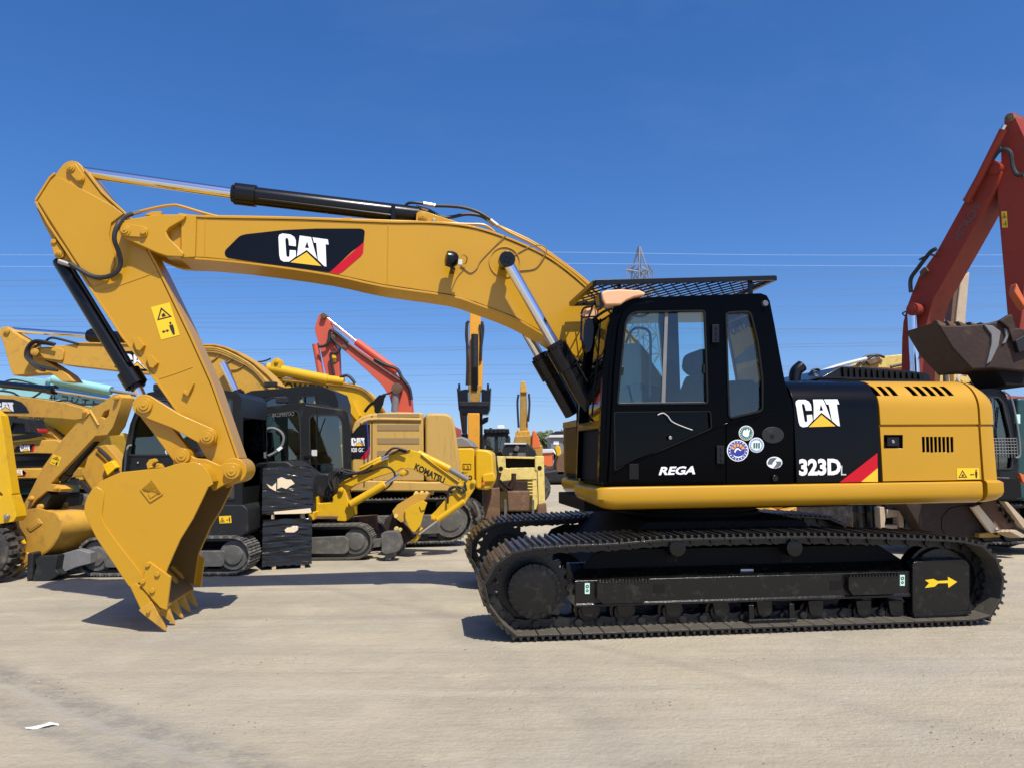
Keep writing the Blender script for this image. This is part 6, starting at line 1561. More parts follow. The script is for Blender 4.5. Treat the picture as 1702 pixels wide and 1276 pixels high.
for (px_, py_) in ((832.5, 778), (897, 777)): T.pin('bore', (px_, py_), -0.01, 0.01, 0.055, 'black_matte', None, 14, 0, cap=False)
for k in range(5): T.slab('rung', rect(877, 800 + 5*k, 885, 802 + 5*k), 0.0, 0.1, 'yellow_cream', 0.004)
T.slab('rung_post', rect(885, 796, 893, 846), 0.05, 0.3, 'yellow_cream', 0.01)
T.slab('steel_box', [(803, 812), (830, 810), (831, 862), (803, 862)], -0.5, -0.1, 'rust', 0.02)
T.slab('steel_plate', rect(829, 799, 876, 816), -0.05, 0.05, 'brown_bucket', 0.01)
T.slab('hanging_bucket', [(843, 816), (881, 816), (879, 848), (845, 848)], -0.5, -0.05, 'rust', 0.02)
T.slab('ripper_shank', [(837.5, 830), (842, 830), (843, 860), (838, 860)], -0.45, -0.3, 'grey_steel', 0.01)
T.slab('ripper_shank', [(884, 830), (888, 830), (888, 856), (884, 856)], -0.45, -0.3, 'grey_steel', 0.01)
for pts_ in ([(823, 815), (826, 798), (830, 784)], [(848, 812), (853, 800), (854, 786)]): T.hose('ripper_arm', pts_, -0.2, 0.06, 'brown_bucket', None, 3)
T.hose('tow_bar', [(830, 797), (840, 807), (849, 815)], -0.15, 0.03, 'black_matte', None, 1)
T.slab('tractor_body', rect(828, 764, 902, 850), 0.6, 3.2, 'yellow_cream', 0.05)
for a in (806, 893): T.slab('crawler', [(a, 838), (a + 14, 838), (a + 14, 862), (a, 862)], 0.1, 3.4, 'track_dusty', 0.08)
T.slab('end_guard', [(893, 838), (908, 836), (909, 850), (900, 856), (893, 852)], -0.05, 0.2, 'rust', 0.02)

# ---- far excavator seen head-on, thin upright boom
f = fr_at(870, 34.0, 0)
T = Thing('crawler_excavator', 'distant dull yellow excavator seen head-on, its thin arm standing upright', 'excavator', f, G_EX)
T.slab('stick', [(865, 645), (867, 635), (873, 635), (875, 645), (878, 720), (864, 722)], 0.0, 0.5, 'amber_dark', 0.03)
T.slab('stick_head', [(866, 634), (869, 633), (873, 635), (876, 652), (864, 652)], -0.1, 0.3, 'yellow_worn', 0.03)
for pts_ in ([(862, 655), (860, 670), (862, 710)], [(879, 654), (880, 672), (878, 700)]): T.hose('hydraulic_hose', pts_, -0.1, 0.05, 'rubber')
T.slab('boom_head', [(858, 738), (860, 712), (864, 716), (880, 714), (884, 738)], -0.3, 0.6, 'yellow_worn', 0.05)
T.slab('bucket', [(852, 740), (856, 724), (890, 722), (890, 742)], -0.8, 0.0, 'amber_dark', 0.05)
for k in range(5): T.slab('bucket_tooth', [(856 + 7*k, 726), (857 + 7*k, 716), (859 + 7*k, 716), (861 + 7*k, 726)], -0.7, -0.5, 'yellow_worn', 0.02)
T.slab('machine_body', rect(848, 738, 902, 795), 0.8, 4.0, 'amber_dark', 0.1)
T.slab('orange_side_guard', [(884, 740), (885, 716), (889, 714), (896, 728), (899, 744), (885, 745)], -1.0, -0.6, 'orange', 0.05)
T.slab('crawler', rect(850, 780, 902, 806), 0.5, 4.4, 'track_dusty', 0.2)

# ---- box van and oddments in the gap
f = fr_at(912, 42.0, 0)
T = Thing('box_truck', 'small white and orange truck in the gap by the trees', 'truck', f)
T.slab('cargo_box', [(899, 752), (918, 751), (919, 775), (899, 775)], 0.0, 3.0, 'orange', 0.05)
T.slab('roof_edge', [(898, 746), (919, 745), (919, 752), (898, 753)], -0.1, 3.0, 'white_dull', 0.05)
T.slab('cab', [(919, 745), (924, 752), (928, 764), (928, 778), (919, 778)], 0.1, 2.4, 'white', 0.05)
T.slab('window', [(920, 750), (923, 754), (926, 764), (920, 764)], 0.08, 0.1, 'black_gloss', 0)
T.slab('chassis', rect(898, 775, 929, 788), 0.1, 2.6, 'black_matte', 0.05)
for px_ in (904, 924): T.put('wheel', MB().lathe((f.at(px_, 790, 0)[0], 0.0, 0.45), (0, 1, 0), [(0, 0.2), (0, 0.4), (0.05, 0.45), (0.3, 0.45), (0.34, 0.3)], 20), 'tyre')
f = fr_at(945, 36.0, 0)
T = Thing('excavator', 'small rusty brown digger beside the black grille box', 'excavator', f, G_EX)
T.slab('machine_body', [(924, 770), (929, 752), (940, 750), (960, 752), (962, 790), (924, 790)], 0.0, 2.4, 'rust', 0.08)
T.slab('boom', [(922, 744), (926, 738), (931, 742), (934, 756), (926, 758)], 0.0, 0.6, 'yellow_bright', 0.05)
T.slab('crawler', [(902, 782), (930, 778), (962, 778), (966, 802), (902, 802)], 0.0, 2.6, 'grey_dark', 0.15)

# ---- far trees, building, low wall of the yard
def leafy(T, name, cx, cy, cz, rx, rz, n, seed, mat):
    rr = random.Random(seed); mb = MB()
    lobes = [(cx + rr.uniform(-.6, .6)*rx, cy + rr.uniform(-.5, .5)*rx, cz + rr.uniform(-.55, .6)*rz, rr.uniform(.3, .55)) for _ in range(12)]
    for _ in range(n):
        l = rr.choice(lobes)
        v = Vector((rr.gauss(0, 1), rr.gauss(0, 1), rr.gauss(0, 1))).normalized()*rr.uniform(0.6, 1.05)
        p = Vector((l[0] + v.x*l[3]*rx, l[1] + v.y*l[3]*rx, l[2] + v.z*l[3]*rz))
        a = Vector((rr.gauss(0, 1), rr.gauss(0, 1), rr.gauss(0, 1))).normalized()*rr.uniform(.12, .3); b = a.orthogonal().normalized()*a.length*0.6
        mb.add([p - a, p + b, p + a, p - b], [(0, 1, 2, 3)])
    return T.fine(name, mb, mat)
pm('leaf_a', (0.13, 0.165, 0.055), 0.7, var=(0.085, 0.12, 0.04), scale=1.0)
pm('leaf_b', (0.10, 0.14, 0.05), 0.7, var=(0.14, 0.165, 0.06), scale=1.0)
pm('bark', (0.09, 0.065, 0.045), 0.85)
for k, (px_, top, w_, D_, lab) in enumerate(((898, 714, 19, 92, 'leafy green tree directly right of the orange side guard'), (914, 710, 21, 98, 'tallest leafy green tree in the gap before the black grille box'), (930, 714, 19, 104, 'leafy green tree nearest the black grille box'), (846, 736, 14, 110, 'dark green tree left of the distant upright arm'), (728, 742, 20, 105, 'dark green tree hidden low behind the pale counterweight'))):
    f = fr_at(px_, D_, 0)
    T = Thing('tree', lab, 'tree', f, 'trees beyond the yard')
    zt = f.at(px_, top, 0)[1]; rx = w_/FPX*D_
    mb = MB().tube([(0, 0, 0), (0.1, 0, zt*0.3), (-0.05, 0.1, zt*0.6), (0.1, 0, zt*0.9)], [0.22, 0.18, 0.12, 0.03], 8)
    for a in range(5):
        an = a*1.3; mb.tube([(0, 0, zt*(0.3 + 0.1*a)), (math.cos(an)*rx*0.5, math.sin(an)*rx*0.5, zt*(0.45 + 0.1*a))], [0.08, 0.02], 6)
    T.put('trunk', mb, 'bark')
    leafy(T, 'crown', 0, 0, zt*0.58, rx, zt*0.42, 2600, 11 + k, 'leaf_a' if k % 2 == 0 else 'leaf_b')
f = fr_at(925, 70.0, 0)
T = Thing('warehouse', 'low grey and white building beyond the trees', 'building', f)
T.slab('wall', rect(916, 727, 990, 752), 0.0, 8.0, 'grey_mid', 0)
T.slab('roof', [(912, 726), (914, 722), (1000, 720), (1000, 726)], -0.3, 8.4, 'white_dull', 0)
T.slab('roof', [(918, 720), (924, 716), (1000, 714), (1000, 720)], 0.5, 8.4, 'grey_dark', 0)
for k in range(4): T.slab('window', rect(920 + 16*k, 732, 929 + 16*k, 738), -0.04, 0.0, 'white' if k == 0 else 'black_gloss', 0)
for px0_, px1_, D_, lab in ((-700, 250, 75, 'long grey boundary wall behind the machines on the left'), (960, 2500, 78, 'long grey boundary wall behind the machines on the right')):
    f = fr_at((px0_ + px1_)/2, D_, 0)
    T = Thing('boundary_wall', lab, 'wall', f)
    x0_, x1_ = f.at(px0_, 750, 0)[0], f.at(px1_, 750, 0)[0]
    T.put('wall', MB().box(x0_, x1_, 0, 0.3, 0, 2.4), 'grey_mid')
    T.put('coping', MB().box(x0_, x1_, -0.06, 0.36, 2.4, 2.5), 'white_dull')

# ---- small bright yellow excavator with arched boom
f = fr_at(560, 11.4, 0)
T = Thing('mini_excavator', 'small bright yellow digger with arched boom and curled bucket, standing behind the wrapped black crates', 'excavator', f, G_EX)
crawlers(T, 428, 618, 873, 928, -0.1, 0.34, 1.15, pitch=0.10)
T.slab('track_side_plate', rnd([(505, 893), (572, 890), (580, 896), (580, 914), (574, 920), (505, 920)], 3, 2), -0.12, -0.06, 'grey_steel', 0.01)
bd = T.slab('engine_cover', rnd([(424, 862), (424, 788), (430, 773), (446, 766), (478, 766), (496, 780), (520, 800), (520, 864)], 5, 3), -0.05, 1.05, 'grey_dark', 0.03)
T.slab('cover_frame', rnd([(424, 866), (423, 786), (430, 770), (440, 768), (440, 776), (435, 784), (433, 866)], 3, 2), -0.10, 0.0, 'yellow_bright', 0.01, bd)
T.slab('cover_skirt', [(427, 852), (522, 850), (522, 864), (427, 868)], -0.08, 1.05, 'yellow_bright', 0.02, bd)
for k in range(8): T.slab('louvre', rect(426, 788 + 8*k, 434, 792 + 8*k), -0.14, -0.10, 'black_matte', 0.004, bd)
T.text('lettering', 'KOMATSU', (459, 853.5), (491, 852.5), (459, 859), -0.08, 'decal_ink', bd, bold=0.03, lift=0.004)
T.slab('seat_back', rnd([(520, 800), (526, 786), (546, 786), (552, 800), (552, 826), (520, 826)], 5, 3), 0.2, 0.7, 'grey_dark', 0.03)
po = T.slab('swing_post', [(517, 835), (523, 826), (529, 824), (529, 836), (552, 834), (552, 826), (560, 818), (563, 811), (568, 808), (573, 813), (579, 832), (587, 837), (588, 856), (574, 866), (560, 865), (559, 858), (524, 858), (521, 848), (517, 846)], 0.15, 0.45, 'yellow_bright', 0.012)
for p in ((566, 814), (579, 840)): T.pin('pin', p, 0.10, 0.50, 0.04, 'yellow_bright', po)
T.slab('swing_bar', rect(516, 857, 560, 862), 0.05, 0.12, 'rust', 0.01, po)
bo = T.slab('boom', [(560, 810), (566, 802), (617, 778), (648, 754), (658, 751), (682, 747), (699, 751), (722, 770), (764, 800), (769, 806), (762, 811), (739, 804), (700, 787), (686, 779), (668, 777), (660, 782), (633, 790), (590, 805), (575, 816), (566, 819)], 0.22, 0.38, 'yellow_bright', 0.010)
T.text('lettering', 'KOMATSU', (691.5, 768.5), (740.5, 793), (688, 779), 0.22, 'decal_ink', bo, bold=0.048)
T.strips('boom_edge', [[(566, 802), (617, 778), (648, 754), (682, 747)], [(699, 754), (722, 772), (764, 802)]], 0.19, 0.41, 0.012, 'yellow_bright', bo)
T.ram('stick_cylinder', (694, 752), (748, 779), (778, 797), 0.30, 0.055, 0.045, 'yellow_bright', bo, rod='grey_mid', collar=False)
T.ram('boom_cylinder', (582, 838), (640, 804), (668, 786), 0.08, 0.06, 0.025, 'yellow_bright', bo, collar=False)
T.pin('pin', (668, 786), 0.05, 0.5, 0.045, 'yellow_bright', bo)
for d in (0, 5): T.ram('swing_cylinder', (598, 778 + d), (634, 760 + d*0.8), (646, 755 + d), 0.16, 0.03, 0.02, 'yellow_bright', bo, collar=False)
for y_, pts_ in ((0.05, [(556, 812), (552, 792), (564, 782), (582, 786), (604, 782), (620, 772)]), (0.08, [(552, 814), (545, 798), (552, 784), (572, 780), (590, 784)]), (0.1, [(562, 808), (562, 792), (580, 788), (610, 784), (632, 776), (646, 776), (656, 786), (652, 800), (640, 812), (606, 826), (590, 828)]), (0.12, [(548, 816), (550, 800), (560, 788), (586, 792)]), (0.14, [(640, 756), (650, 746), (660, 744), (676, 748)]), (0.16, [(650, 754), (664, 748), (676, 752)])):
    T.hose('hydraulic_hose', pts_, y_, 0.017, 'rubber', bo)
st = T.slab('stick', [(757, 812), (766, 806), (779, 803), (788, 797), (791, 801), (786, 816), (774, 834), (750, 851), (727, 868), (718, 866), (715, 856), (724, 848), (741, 828)], 0.21, 0.39, 'yellow_bright', 0.010)
for p in ((786, 801), (764, 806), (720, 861)): T.pin('pin', p, 0.17, 0.43, 0.035, 'yellow_bright', st)
T.hose('hydraulic_hose', [(742, 820), (752, 810), (764, 808), (774, 814), (772, 800)], 0.17, 0.018, 'rubber', st)
T.hose('hydraulic_hose', [(744, 836), (746, 814), (756, 808), (766, 818), (776, 812)], 0.15, 0.018, 'rubber', st)
T.ram('bucket_cylinder', (772, 832), (726, 864), (696, 886), 0.14, 0.045, 0.022, 'yellow_bright', st, collar=False)
T.slab('bucket_link', [(682, 897), (690, 893), (696, 878), (700, 880), (694, 897), (688, 901), (681, 900)], 0.14, 0.42, 'yellow_bright', 0.006)
bu = T.slab('bucket', [(672, 850), (681, 841), (702, 831), (709, 834), (707, 843), (699, 872), (690, 883), (682, 880), (675, 866)], 0.02, 0.05, 'yellow_bright', 0.006)
T.put('bucket_shell', MB().ribbon(f.pts(smooth_line([(672, 848), (674, 864), (682, 880), (690, 884)], 4), 0.02), 0.02, 0.02, 0.62).prism(f.pts([(651, 849), (660, 838), (690, 820), (712, 820), (704, 832), (682, 842), (672, 850), (674, 864), (666, 868), (655, 860)], 0.02), 0.06, 0.60), 'yellow_worn', bu, 0.006)
for k in range(4):
    T.slab('bucket_tooth', [(686 + 7.4*k, 823), (690 + 7.4*k, 815.5), (695 + 7.4*k, 817), (693 + 7.4*k, 824)], 0.08 + 0.13*k, 0.14 + 0.13*k, 'yellow_cream', 0.006, bu, plane=0.08)
T.slab('side_cutter', [(697, 840), (704, 832), (710, 835), (706, 846), (700, 848)], 0.0, 0.02, 'yellow_bright', 0.004, bu)
for p in ((658, 857), (658, 878), (664, 880)): T.pin('bucket_pin', p, 0.05, 0.2, 0.03, 'yellow_cream', bu)
T.slab('bucket_back', [(636, 876), (640, 862), (654, 850), (662, 868), (674, 880), (686, 896), (668, 906), (650, 890)], 0.25, 0.62, 'brown_bucket', 0.02, bu)
bl = T.slab('dozer_blade', rnd([(633, 886), (640, 883), (660, 882), (664, 890), (668, 905), (662, 916), (640, 921), (634, 917)], 3, 2), -0.25, -0.05, 'grey_steel', 0.012)
T.put('blade_plate', MB().box(f.at(640, 900, -0.2)[0], f.at(650, 900, -0.2)[0], -0.2, 1.35, 0.02, 0.30), 'grey_steel', bl, 0.01)
T.slab('blade_arm', [(600, 898), (634, 894), (634, 908), (600, 912)], 0.0, 0.10, 'grey_steel', 0.01, bl)
T.slab('blade_arm', [(600, 898), (634, 894), (634, 908), (600, 912)], 0.85, 0.95, 'grey_steel', 0.01, bl, plane=0.0)
T.slab('counter_plate', [(588, 858), (624, 856), (625, 880), (588, 872)], 0.8, 1.0, 'rust', 0.01)

# ---- wrapped crates, one on the other
f = fr_at(478, 10.5, 19)
def crate(lab, x0, x1, y0, y1, patches, feet, zfeet):
    T = Thing('wrapped_crate', lab, 'crate', f, 'crates wrapped in black film')
    a, zt = f.at(x0, y0, 0); b, zb = f.at(x1, y1, 0)
    bm = bmesh.new(); bmesh.ops.create_cube(bm, size=1)
    bmesh.ops.subdivide_edges(bm, edges=bm.edges[:], cuts=40, use_grid_fill=True)
    rr = random.Random(int(y0))
    ph = [rr.uniform(0, 6.28) for _ in range(12)]
    for v in bm.verts:
        x, y, z = v.co
        g = z + 0.10*x + 0.04*math.sin(x*4 + ph[7])
        wv = 0.0011*math.sin(g*62 + ph[0]) + 0.0012*math.sin(g*95 + ph[1]) + 0.0013*math.sin((z - 0.12*x)*40 + ph[2]) + 0.001*math.sin(z*22 + x*9 + ph[3])
        if abs(y) > 0.49: v.co.y += wv*math.copysign(2.4, y)
        if abs(x) > 0.49: v.co.x += wv*2*math.copysign(1, x)
        if z > 0.49: v.co.z += 0.012*math.sin(x*21 + ph[4])*math.sin(y*17 + ph[5])
        if z < -0.49: v.co.z += 0.010*math.sin(x*37 + ph[6])
    dx, dz = b - a, zt - zb
    for v in bm.verts: v.co = Vector(((v.co.x + 0.5)*dx + a, (v.co.y + 0.5)*0.85 + 0.02, (v.co.z + 0.5)*dz + zb))
    me = bpy.data.meshes.new('film'); bm.to_mesh(me); bm.free(); me.materials.append(MATS['wrap'])
    me.polygons.foreach_set('use_smooth', [True]*len(me.polygons)); me.set_sharp_from_angle(angle=R(50))
    o = link('film', me, T.e)
    for p in patches: T.slab('torn_patch', p, 0.000, 0.006, 'cream_board', 0.001, o)
    for (fx0, fx1) in feet:
        xa, xb = f.at(fx0, y1, 0)[0], f.at(fx1, y1, 0)[0]
        for yy in (0.03, 0.40, 0.78): T.put('pallet_block', MB().box(xa, xb, yy, yy + 0.09, zfeet, zb + 0.005), 'wood', None, 0.004)
    return T, zb, zt
z_low = None
T1, zb1, zt1 = crate('lower black film wrapped crate on wooden blocks', 437, 518, 863, 937, [[(473, 880), (477, 876), (496, 874), (495, 880), (489, 884), (475, 884)]], ((452, 459), (500, 507)), 0.0)
T2, zb2, zt2 = crate('upper black film wrapped crate, its film torn open on pale board', 437, 520, 777, 852, [[(461, 812), (461, 795), (468, 792), (477, 796), (484, 796), (490, 803), (482, 807), (476, 812), (468, 809)], [(442.5, 803), (452, 808), (459, 801), (459, 816), (448, 810)]], ((451, 457), (500, 507)), zt1)
T2.slab('board_strip', [(455, 850), (516, 844), (518, 851), (508, 852.5), (456, 854)], -0.01, 0.012, 'cream_board', 0.002)

# ---- big red excavator on the right
f = fr_at(1570, 12.4, -59)
T = Thing('crawler_excavator', 'tall dark red excavator at the right edge, boom raised above the yellow counterweight', 'excavator', f, G_EX)
side = [(1650, 265), (1660, 269), (1664, 285), (1656, 310), (1600, 411), (1566, 471), (1551, 497), (1540, 536), (1532, 562), (1527, 611), (1522, 690), (1497, 690), (1498, 611), (1499, 562), (1501, 536), (1507, 511), (1515, 489), (1527, 460), (1558, 416), (1600, 340), (1631, 290)]
bo = T.slab('boom', side, 0.0, 0.52, 'red_faded', 0.012)
T.text('lettering', 'HITACHI', (1584, 396), (1620, 336), (1596, 402), 0.0, 'faded_letter', bo, bold=0.01)
st = T.slab('stick', [(1674, 189), (1684, 187), (1703, 228), (1712, 300), (1706, 440), (1699, 520), (1695, 548), (1682, 550), (1674, 522), (1667, 440), (1660, 360), (1657, 318), (1664, 285), (1663, 240), (1668, 215), (1669, 197)], 0.06, 0.46, 'red_faded', 0.012)
T.pin('pin', (1652, 280), -0.04, 0.56, 0.10, 'red_faded', bo); T.pin('pin', (1677, 196), 0.02, 0.5, 0.07, 'rust', st)
T.hose('stick_cylinder', [(1606, 336), (1628, 296), (1668, 216)], -0.10, 0.06, 'red_faded', bo, 1, 12)
T.hose('cylinder_rod', [(1640, 268), (1670, 208)], -0.10, 0.035, 'chrome', bo, 1, 12)
rd = T.hose('boom_cylinder', [(1516, 518), (1518, 560), (1521, 625)], -0.12, 0.075, 'chrome', bo, 1, 16)
T.pin('cylinder_eye', (1516, 514), -0.2, -0.02, 0.11, 'red_faded', bo)
T.warning((1664.5, 352), (1673.5, 351.5), (1666, 379), 0.06, st)
for pts_ in ([(1648, 268), (1660, 252), (1672, 249), (1680, 256), (1683, 276), (1690, 290), (1702, 291)],): T.hose('hydraulic_hose', pts_, -0.08, 0.032, 'rubber', st)
T.hose('hydraulic_hose', [(1625, 296), (1640, 276), (1656, 252), (1664, 232)], -0.08, 0.03, 'rubber', bo)
T.hose('hydraulic_hose', [(1556, 414), (1546, 420), (1526, 446), (1514, 464), (1514, 486)], -0.08, 0.035, 'rubber', bo)
T.hose('hydraulic_hose', [(1528, 432), (1545, 424), (1556, 426)], -0.1, 0.018, 'rubber', bo)
T.hose('hydraulic_hose', [(1505, 526), (1500, 521), (1508, 517), (1516, 512)], -0.1, 0.012, 'rubber', bo)
T.hose('weld_seam', [(1529, 594), (1590, 592)], 0.0, 0.012, 'red_faded', bo, 1)
T.slab('pipe_clamp', [(1600, 330), (1608, 326), (1612, 334), (1604, 340)], -0.08, 0.05, 'rust', 0.006, bo)
T.slab('pipe_clamp', [(1528, 452), (1536, 444), (1540, 450), (1530, 462)], -0.08, 0.05, 'rust', 0.006, bo)
T.put('machine_body', MB().box(-3.2, 0.4, 0.0, 2.6, 1.15, 2.5), 'red_faded', None, 0.1)
T.put('crawler', MB().box(-3.6, 1.0, 0.0, 0.6, 0.02, 0.95), 'track_dusty', None, 0.35)
T.put('crawler', MB().box(-3.6, 1.0, 2.2, 2.8, 0.02, 0.95), 'track_dusty', None, 0.35)
# its bucket, turned across the view
fb = fr_at(1640, 10.9, 0)
cx_ = T.fr
def to_local(fr_from, x, y, z):
    p = fr_from.world(x, y, z) - T.fr.o; return (p.dot(T.fr.ex), p.dot(T.fr.ey), p.z)
def bslab(name, poly, y0, y1, mat, parent=None, bev=0.01, plane=None):
    m = MB().prism(fb.pts(poly, y0 if plane is None else plane), y0, y1); m.v = [to_local(fb, *v) for v in m.v]
    return T.put(name, m, mat, parent, bev)
bu = bslab('bucket', [(1556, 534), (1567, 541), (1600, 541), (1636, 538), (1664, 533), (1683, 526), (1690, 545), (1712, 548), (1712, 618), (1650, 612), (1616, 614), (1583, 579)], -0.5, 0.35, 'brown_bucket', None, 0.03)
bslab('wear_band', [(1636, 540), (1650, 541), (1664, 551), (1660, 575), (1648, 600), (1640, 606), (1648, 572), (1648, 556)], -0.53, -0.48, 'grey_mid', bu, 0.01)
bslab('wear_band', [(1670, 545), (1676, 548), (1678, 556), (1672, 570), (1666, 572), (1672, 558)], -0.53, -0.48, 'grey_mid', bu, 0.008)
bslab('hinge_ear', [(1662, 533), (1680, 522), (1684, 525), (1686, 546), (1700, 547), (1702, 566), (1684, 568), (1676, 545)], -0.56, -0.47, 'brown_bucket', bu, 0.012)
for px_ in (1556, 1576, 1598, 1621, 1643):
    bslab('bucket_tooth', [(px_, 532), (px_ + 4, 533), (px_ + 16, 538), (px_ + 18, 545), (px_ + 8, 545)], -0.45 + (px_ - 1556)*0.002, -0.33 + (px_ - 1556)*0.002, 'rust', bu, 0.008, plane=-0.45)
bslab('bucket_shadow_block', [(1652, 608), (1712, 606), (1712, 642), (1672, 641), (1664, 626)], -0.4, 0.3, 'black_matte', bu, 0.02)  # black slab added where deep shadow lies under the bucket
bslab('bucket_cylinder', [(1690, 470), (1705, 500), (1705, 515), (1686, 486)], -0.3, -0.15, 'orange', bu, 0.02)
bslab('bucket_link', [(1688, 566), (1712, 552), (1712, 580), (1694, 586)], -0.58, -0.5, 'grey_dark', bu, 0.01)

# ---- dusty arm and yellow machine behind the red boom
f = fr_at(1600, 15.5, 0)
T = Thing('excavator', 'dusty brown digger arm standing between the red boom and the dark bucket', 'excavator', f, G_EX)
T.slab('stick', [(1597, 462), (1612, 452), (1606, 520), (1600, 600), (1584, 600), (1590, 520)], 0.0, 0.35, 'wood', 0.02)
T.slab('stick_edge', [(1585, 490), (1595, 466), (1590, 530), (1580, 600), (1574, 600)], 0.05, 0.3, 'rust', 0.02)
T.put('machine_body', MB().box(-0.8, 1.6, 0.3, 2.4, 0.9, 2.4), 'yellow_worn', None, 0.08)
T.put('undercarriage', MB().box(-1.0, 2.0, 0.2, 2.6, 0.02, 0.85), 'track_dusty', None, 0.3)
f = fr_at(1540, 14.0, 0)
T = Thing('excavator', 'cream yellow digger lying low behind the red boom, hoses along its arm', 'excavator', f, G_EX)
bo = T.slab('boom', [(1424, 606), (1440, 598), (1468, 592), (1520, 587), (1520, 616), (1470, 612), (1430, 612)], 0.0, 0.4, 'yellow_cream', 0.02)
T.slab('boom_plate', [(1440, 600), (1462, 592), (1466, 600), (1446, 607)], -0.08, 0.0, 'rust', 0.01, bo)
b2 = T.slab('stick', [(1586, 622), (1598, 604), (1612, 600), (1628, 604), (1650, 628), (1665, 648), (1680, 690), (1586, 690)], 0.0, 0.5, 'yellow_cream', 0.02)
T.put('pilot_cylinder', MB().cyl(f.p3(1571, 574, -0.3), f.p3(1571, 601, -0.3), 0.10, 16), 'amber_dark', None, 0.01)
T.put('cylinder_rod', MB().cyl(f.p3(1567, 556, -0.3), f.p3(1571, 575, -0.3), 0.045, 12).cyl(f.p3(1571, 600, -0.3), f.p3(1573, 650, -0.3), 0.05, 12), 'grey_steel')
for pts_ in ([(1424, 608), (1434, 596), (1446, 591), (1460, 592)], [(1434, 606), (1444, 596), (1456, 590), (1470, 594)], [(1480, 610), (1500, 606), (1520, 607)]): T.hose('hydraulic_hose', pts_, -0.05, 0.025, 'rubber', bo)
for k in range(3): T.hose('hydraulic_hose', [(1614 + 9*k, 648), (1616 + 9*k, 632), (1624 + 9*k, 618), (1634 + 7*k, 612)], -0.08, 0.022, 'rubber', b2)
T.hose('white_hose', [(1598, 640), (1592, 630), (1598, 622), (1606, 624)], -0.08, 0.03, 'white_dull', b2)
T.slab('bracket', [(1560, 618), (1576, 602), (1580, 640), (1562, 640)], -0.1, 0.1, 'yellow_cream', 0.02)
T.put('machine_body', MB().box(f.at(1480, 650, 0)[0], f.at(1690, 650, 0)[0], 0.5, 2.6, 0.9, 2.2), 'yellow_cream', None, 0.06)
T.put('undercarriage', MB().box(f.at(1460, 650, 0)[0], f.at(1720, 650, 0)[0], 0.4, 2.8, 0.02, 0.85), 'track_dusty', None, 0.3)

# ---- dark cab machine behind the counterweight, big rusty bucket
f = fr_at(1660, 10.9, 0)
T = Thing('crawler_excavator', 'dark teal excavator with black cab behind the yellow counterweight at the right edge', 'excavator', f, G_EX)
cb_ = glazed(T, [(1600, 800), (1600, 655), (1610, 648), (1640, 645), (1664, 647), (1672, 654), (1684, 690), (1692, 740), (1694, 775), (1688, 796)], [rnd([(1610, 780), (1610, 662), (1660, 658), (1668, 668), (1680, 720), (1684, 760), (1682, 780)], 5, 3)], -0.3, 0.9, 'grey_cab', 1.1)
T.hose('hand_rail', [(1668, 650), (1680, 660), (1688, 690), (1694, 730), (1695, 756), (1688, 760)], -0.34, 0.014, 'grey_mid', cb_)
mb = MB()
for k in range(6):
    z_ = f.at(1660, 728 + 5*k, -0.33)[1]; mb.tube([(f.at(1648, 740, -.33)[0], -0.33, z_), (f.at(1690, 740, -.33)[0], -0.33, z_)], 0.006, 5)
for k in range(9):
    x_ = f.at(1650 + 5*k, 740, -0.33)[0]; mb.tube([(x_, -0.335, f.at(1660, 728, -.33)[1]), (x_, -0.335, f.at(1660, 760, -.33)[1])], 0.006, 5)
T.fine('window_mesh', mb, 'grey_mid', cb_)
T.slab('machine_body', [(1690, 660), (1760, 660), (1760, 830), (1600, 830), (1600, 800), (1690, 796)], 0.2, 2.2, 'teal', 0.05)
T.slab('side_step', [(1656, 792), (1678, 793), (1678, 803), (1656, 800)], -0.4, -0.2, 'grey_steel', 0.004)
T.slab('orange_trim', [(1694, 785), (1712, 792), (1712, 806), (1700, 800)], -0.3, -0.2, 'orange', 0.01)
T.slab('reflector', [(1689, 688), (1696, 688), (1696, 704), (1690, 702)], -0.1, -0.05, 'decal_mint', 0.004)
T.slab('door_panel', [(1600, 800), (1690, 796), (1700, 812), (1690, 832), (1600, 832)], -0.2, 1.6, 'black_matte', 0.03)
crawlers(T, 1560, 1800, 838, 902, 0.3, 0.5, 1.9, pitch=0.19, fmat='track_black')
f = fr_at(1610, 11.2, 0)
T = Thing('digging_bucket', 'large rusty brown bucket lying on the ground behind the right crawler', 'bucket', f)
T.slab('back_shell', [(1500, 830), (1560, 828), (1640, 826), (1668, 880), (1664, 893), (1560, 894), (1530, 880)], 0.0, 0.7, 'brown_bucket', 0.03)
T.slab('side_cutter', [(1616, 842), (1627, 838), (1664, 884), (1656, 890), (1646, 884)], -0.12, -0.04, 'cream_board', 0.01)
T.slab('side_plate', [(1627, 838), (1650, 826), (1690, 872), (1664, 886)], -0.05, 0.0, 'rust', 0.01)
for p in ((1668, 847), (1677, 858), (1683, 866)): T.pin('bolt', p, -0.12, -0.05, 0.03, 'grey_dark', None, 8, 0.004, cap=False)
T.slab('cutting_edge', [(1668, 832), (1676, 834), (1712, 872), (1712, 882), (1700, 876)], -0.2, -0.08, 'wood', 0.01)
T.slab('lip_plate', [(1628, 886), (1662, 883), (1662, 892), (1628, 893)], -0.12, 0.0, 'amber_dark', 0.006)
for k in range(4): T.slab('bucket_tooth', [(1658 + 7*k, 883), (1668 + 7*k, 880), (1692 + 6*k, 892), (1680 + 6*k, 893)], -0.25 - 0.05*k, -0.14 - 0.05*k, 'wood', 0.006)
f = fr_at(1505, 11.6, 0)
T = Thing('scrap_stand', 'rusty bolted steel frame with a dark box, under the yellow deck at right', 'frame', f)
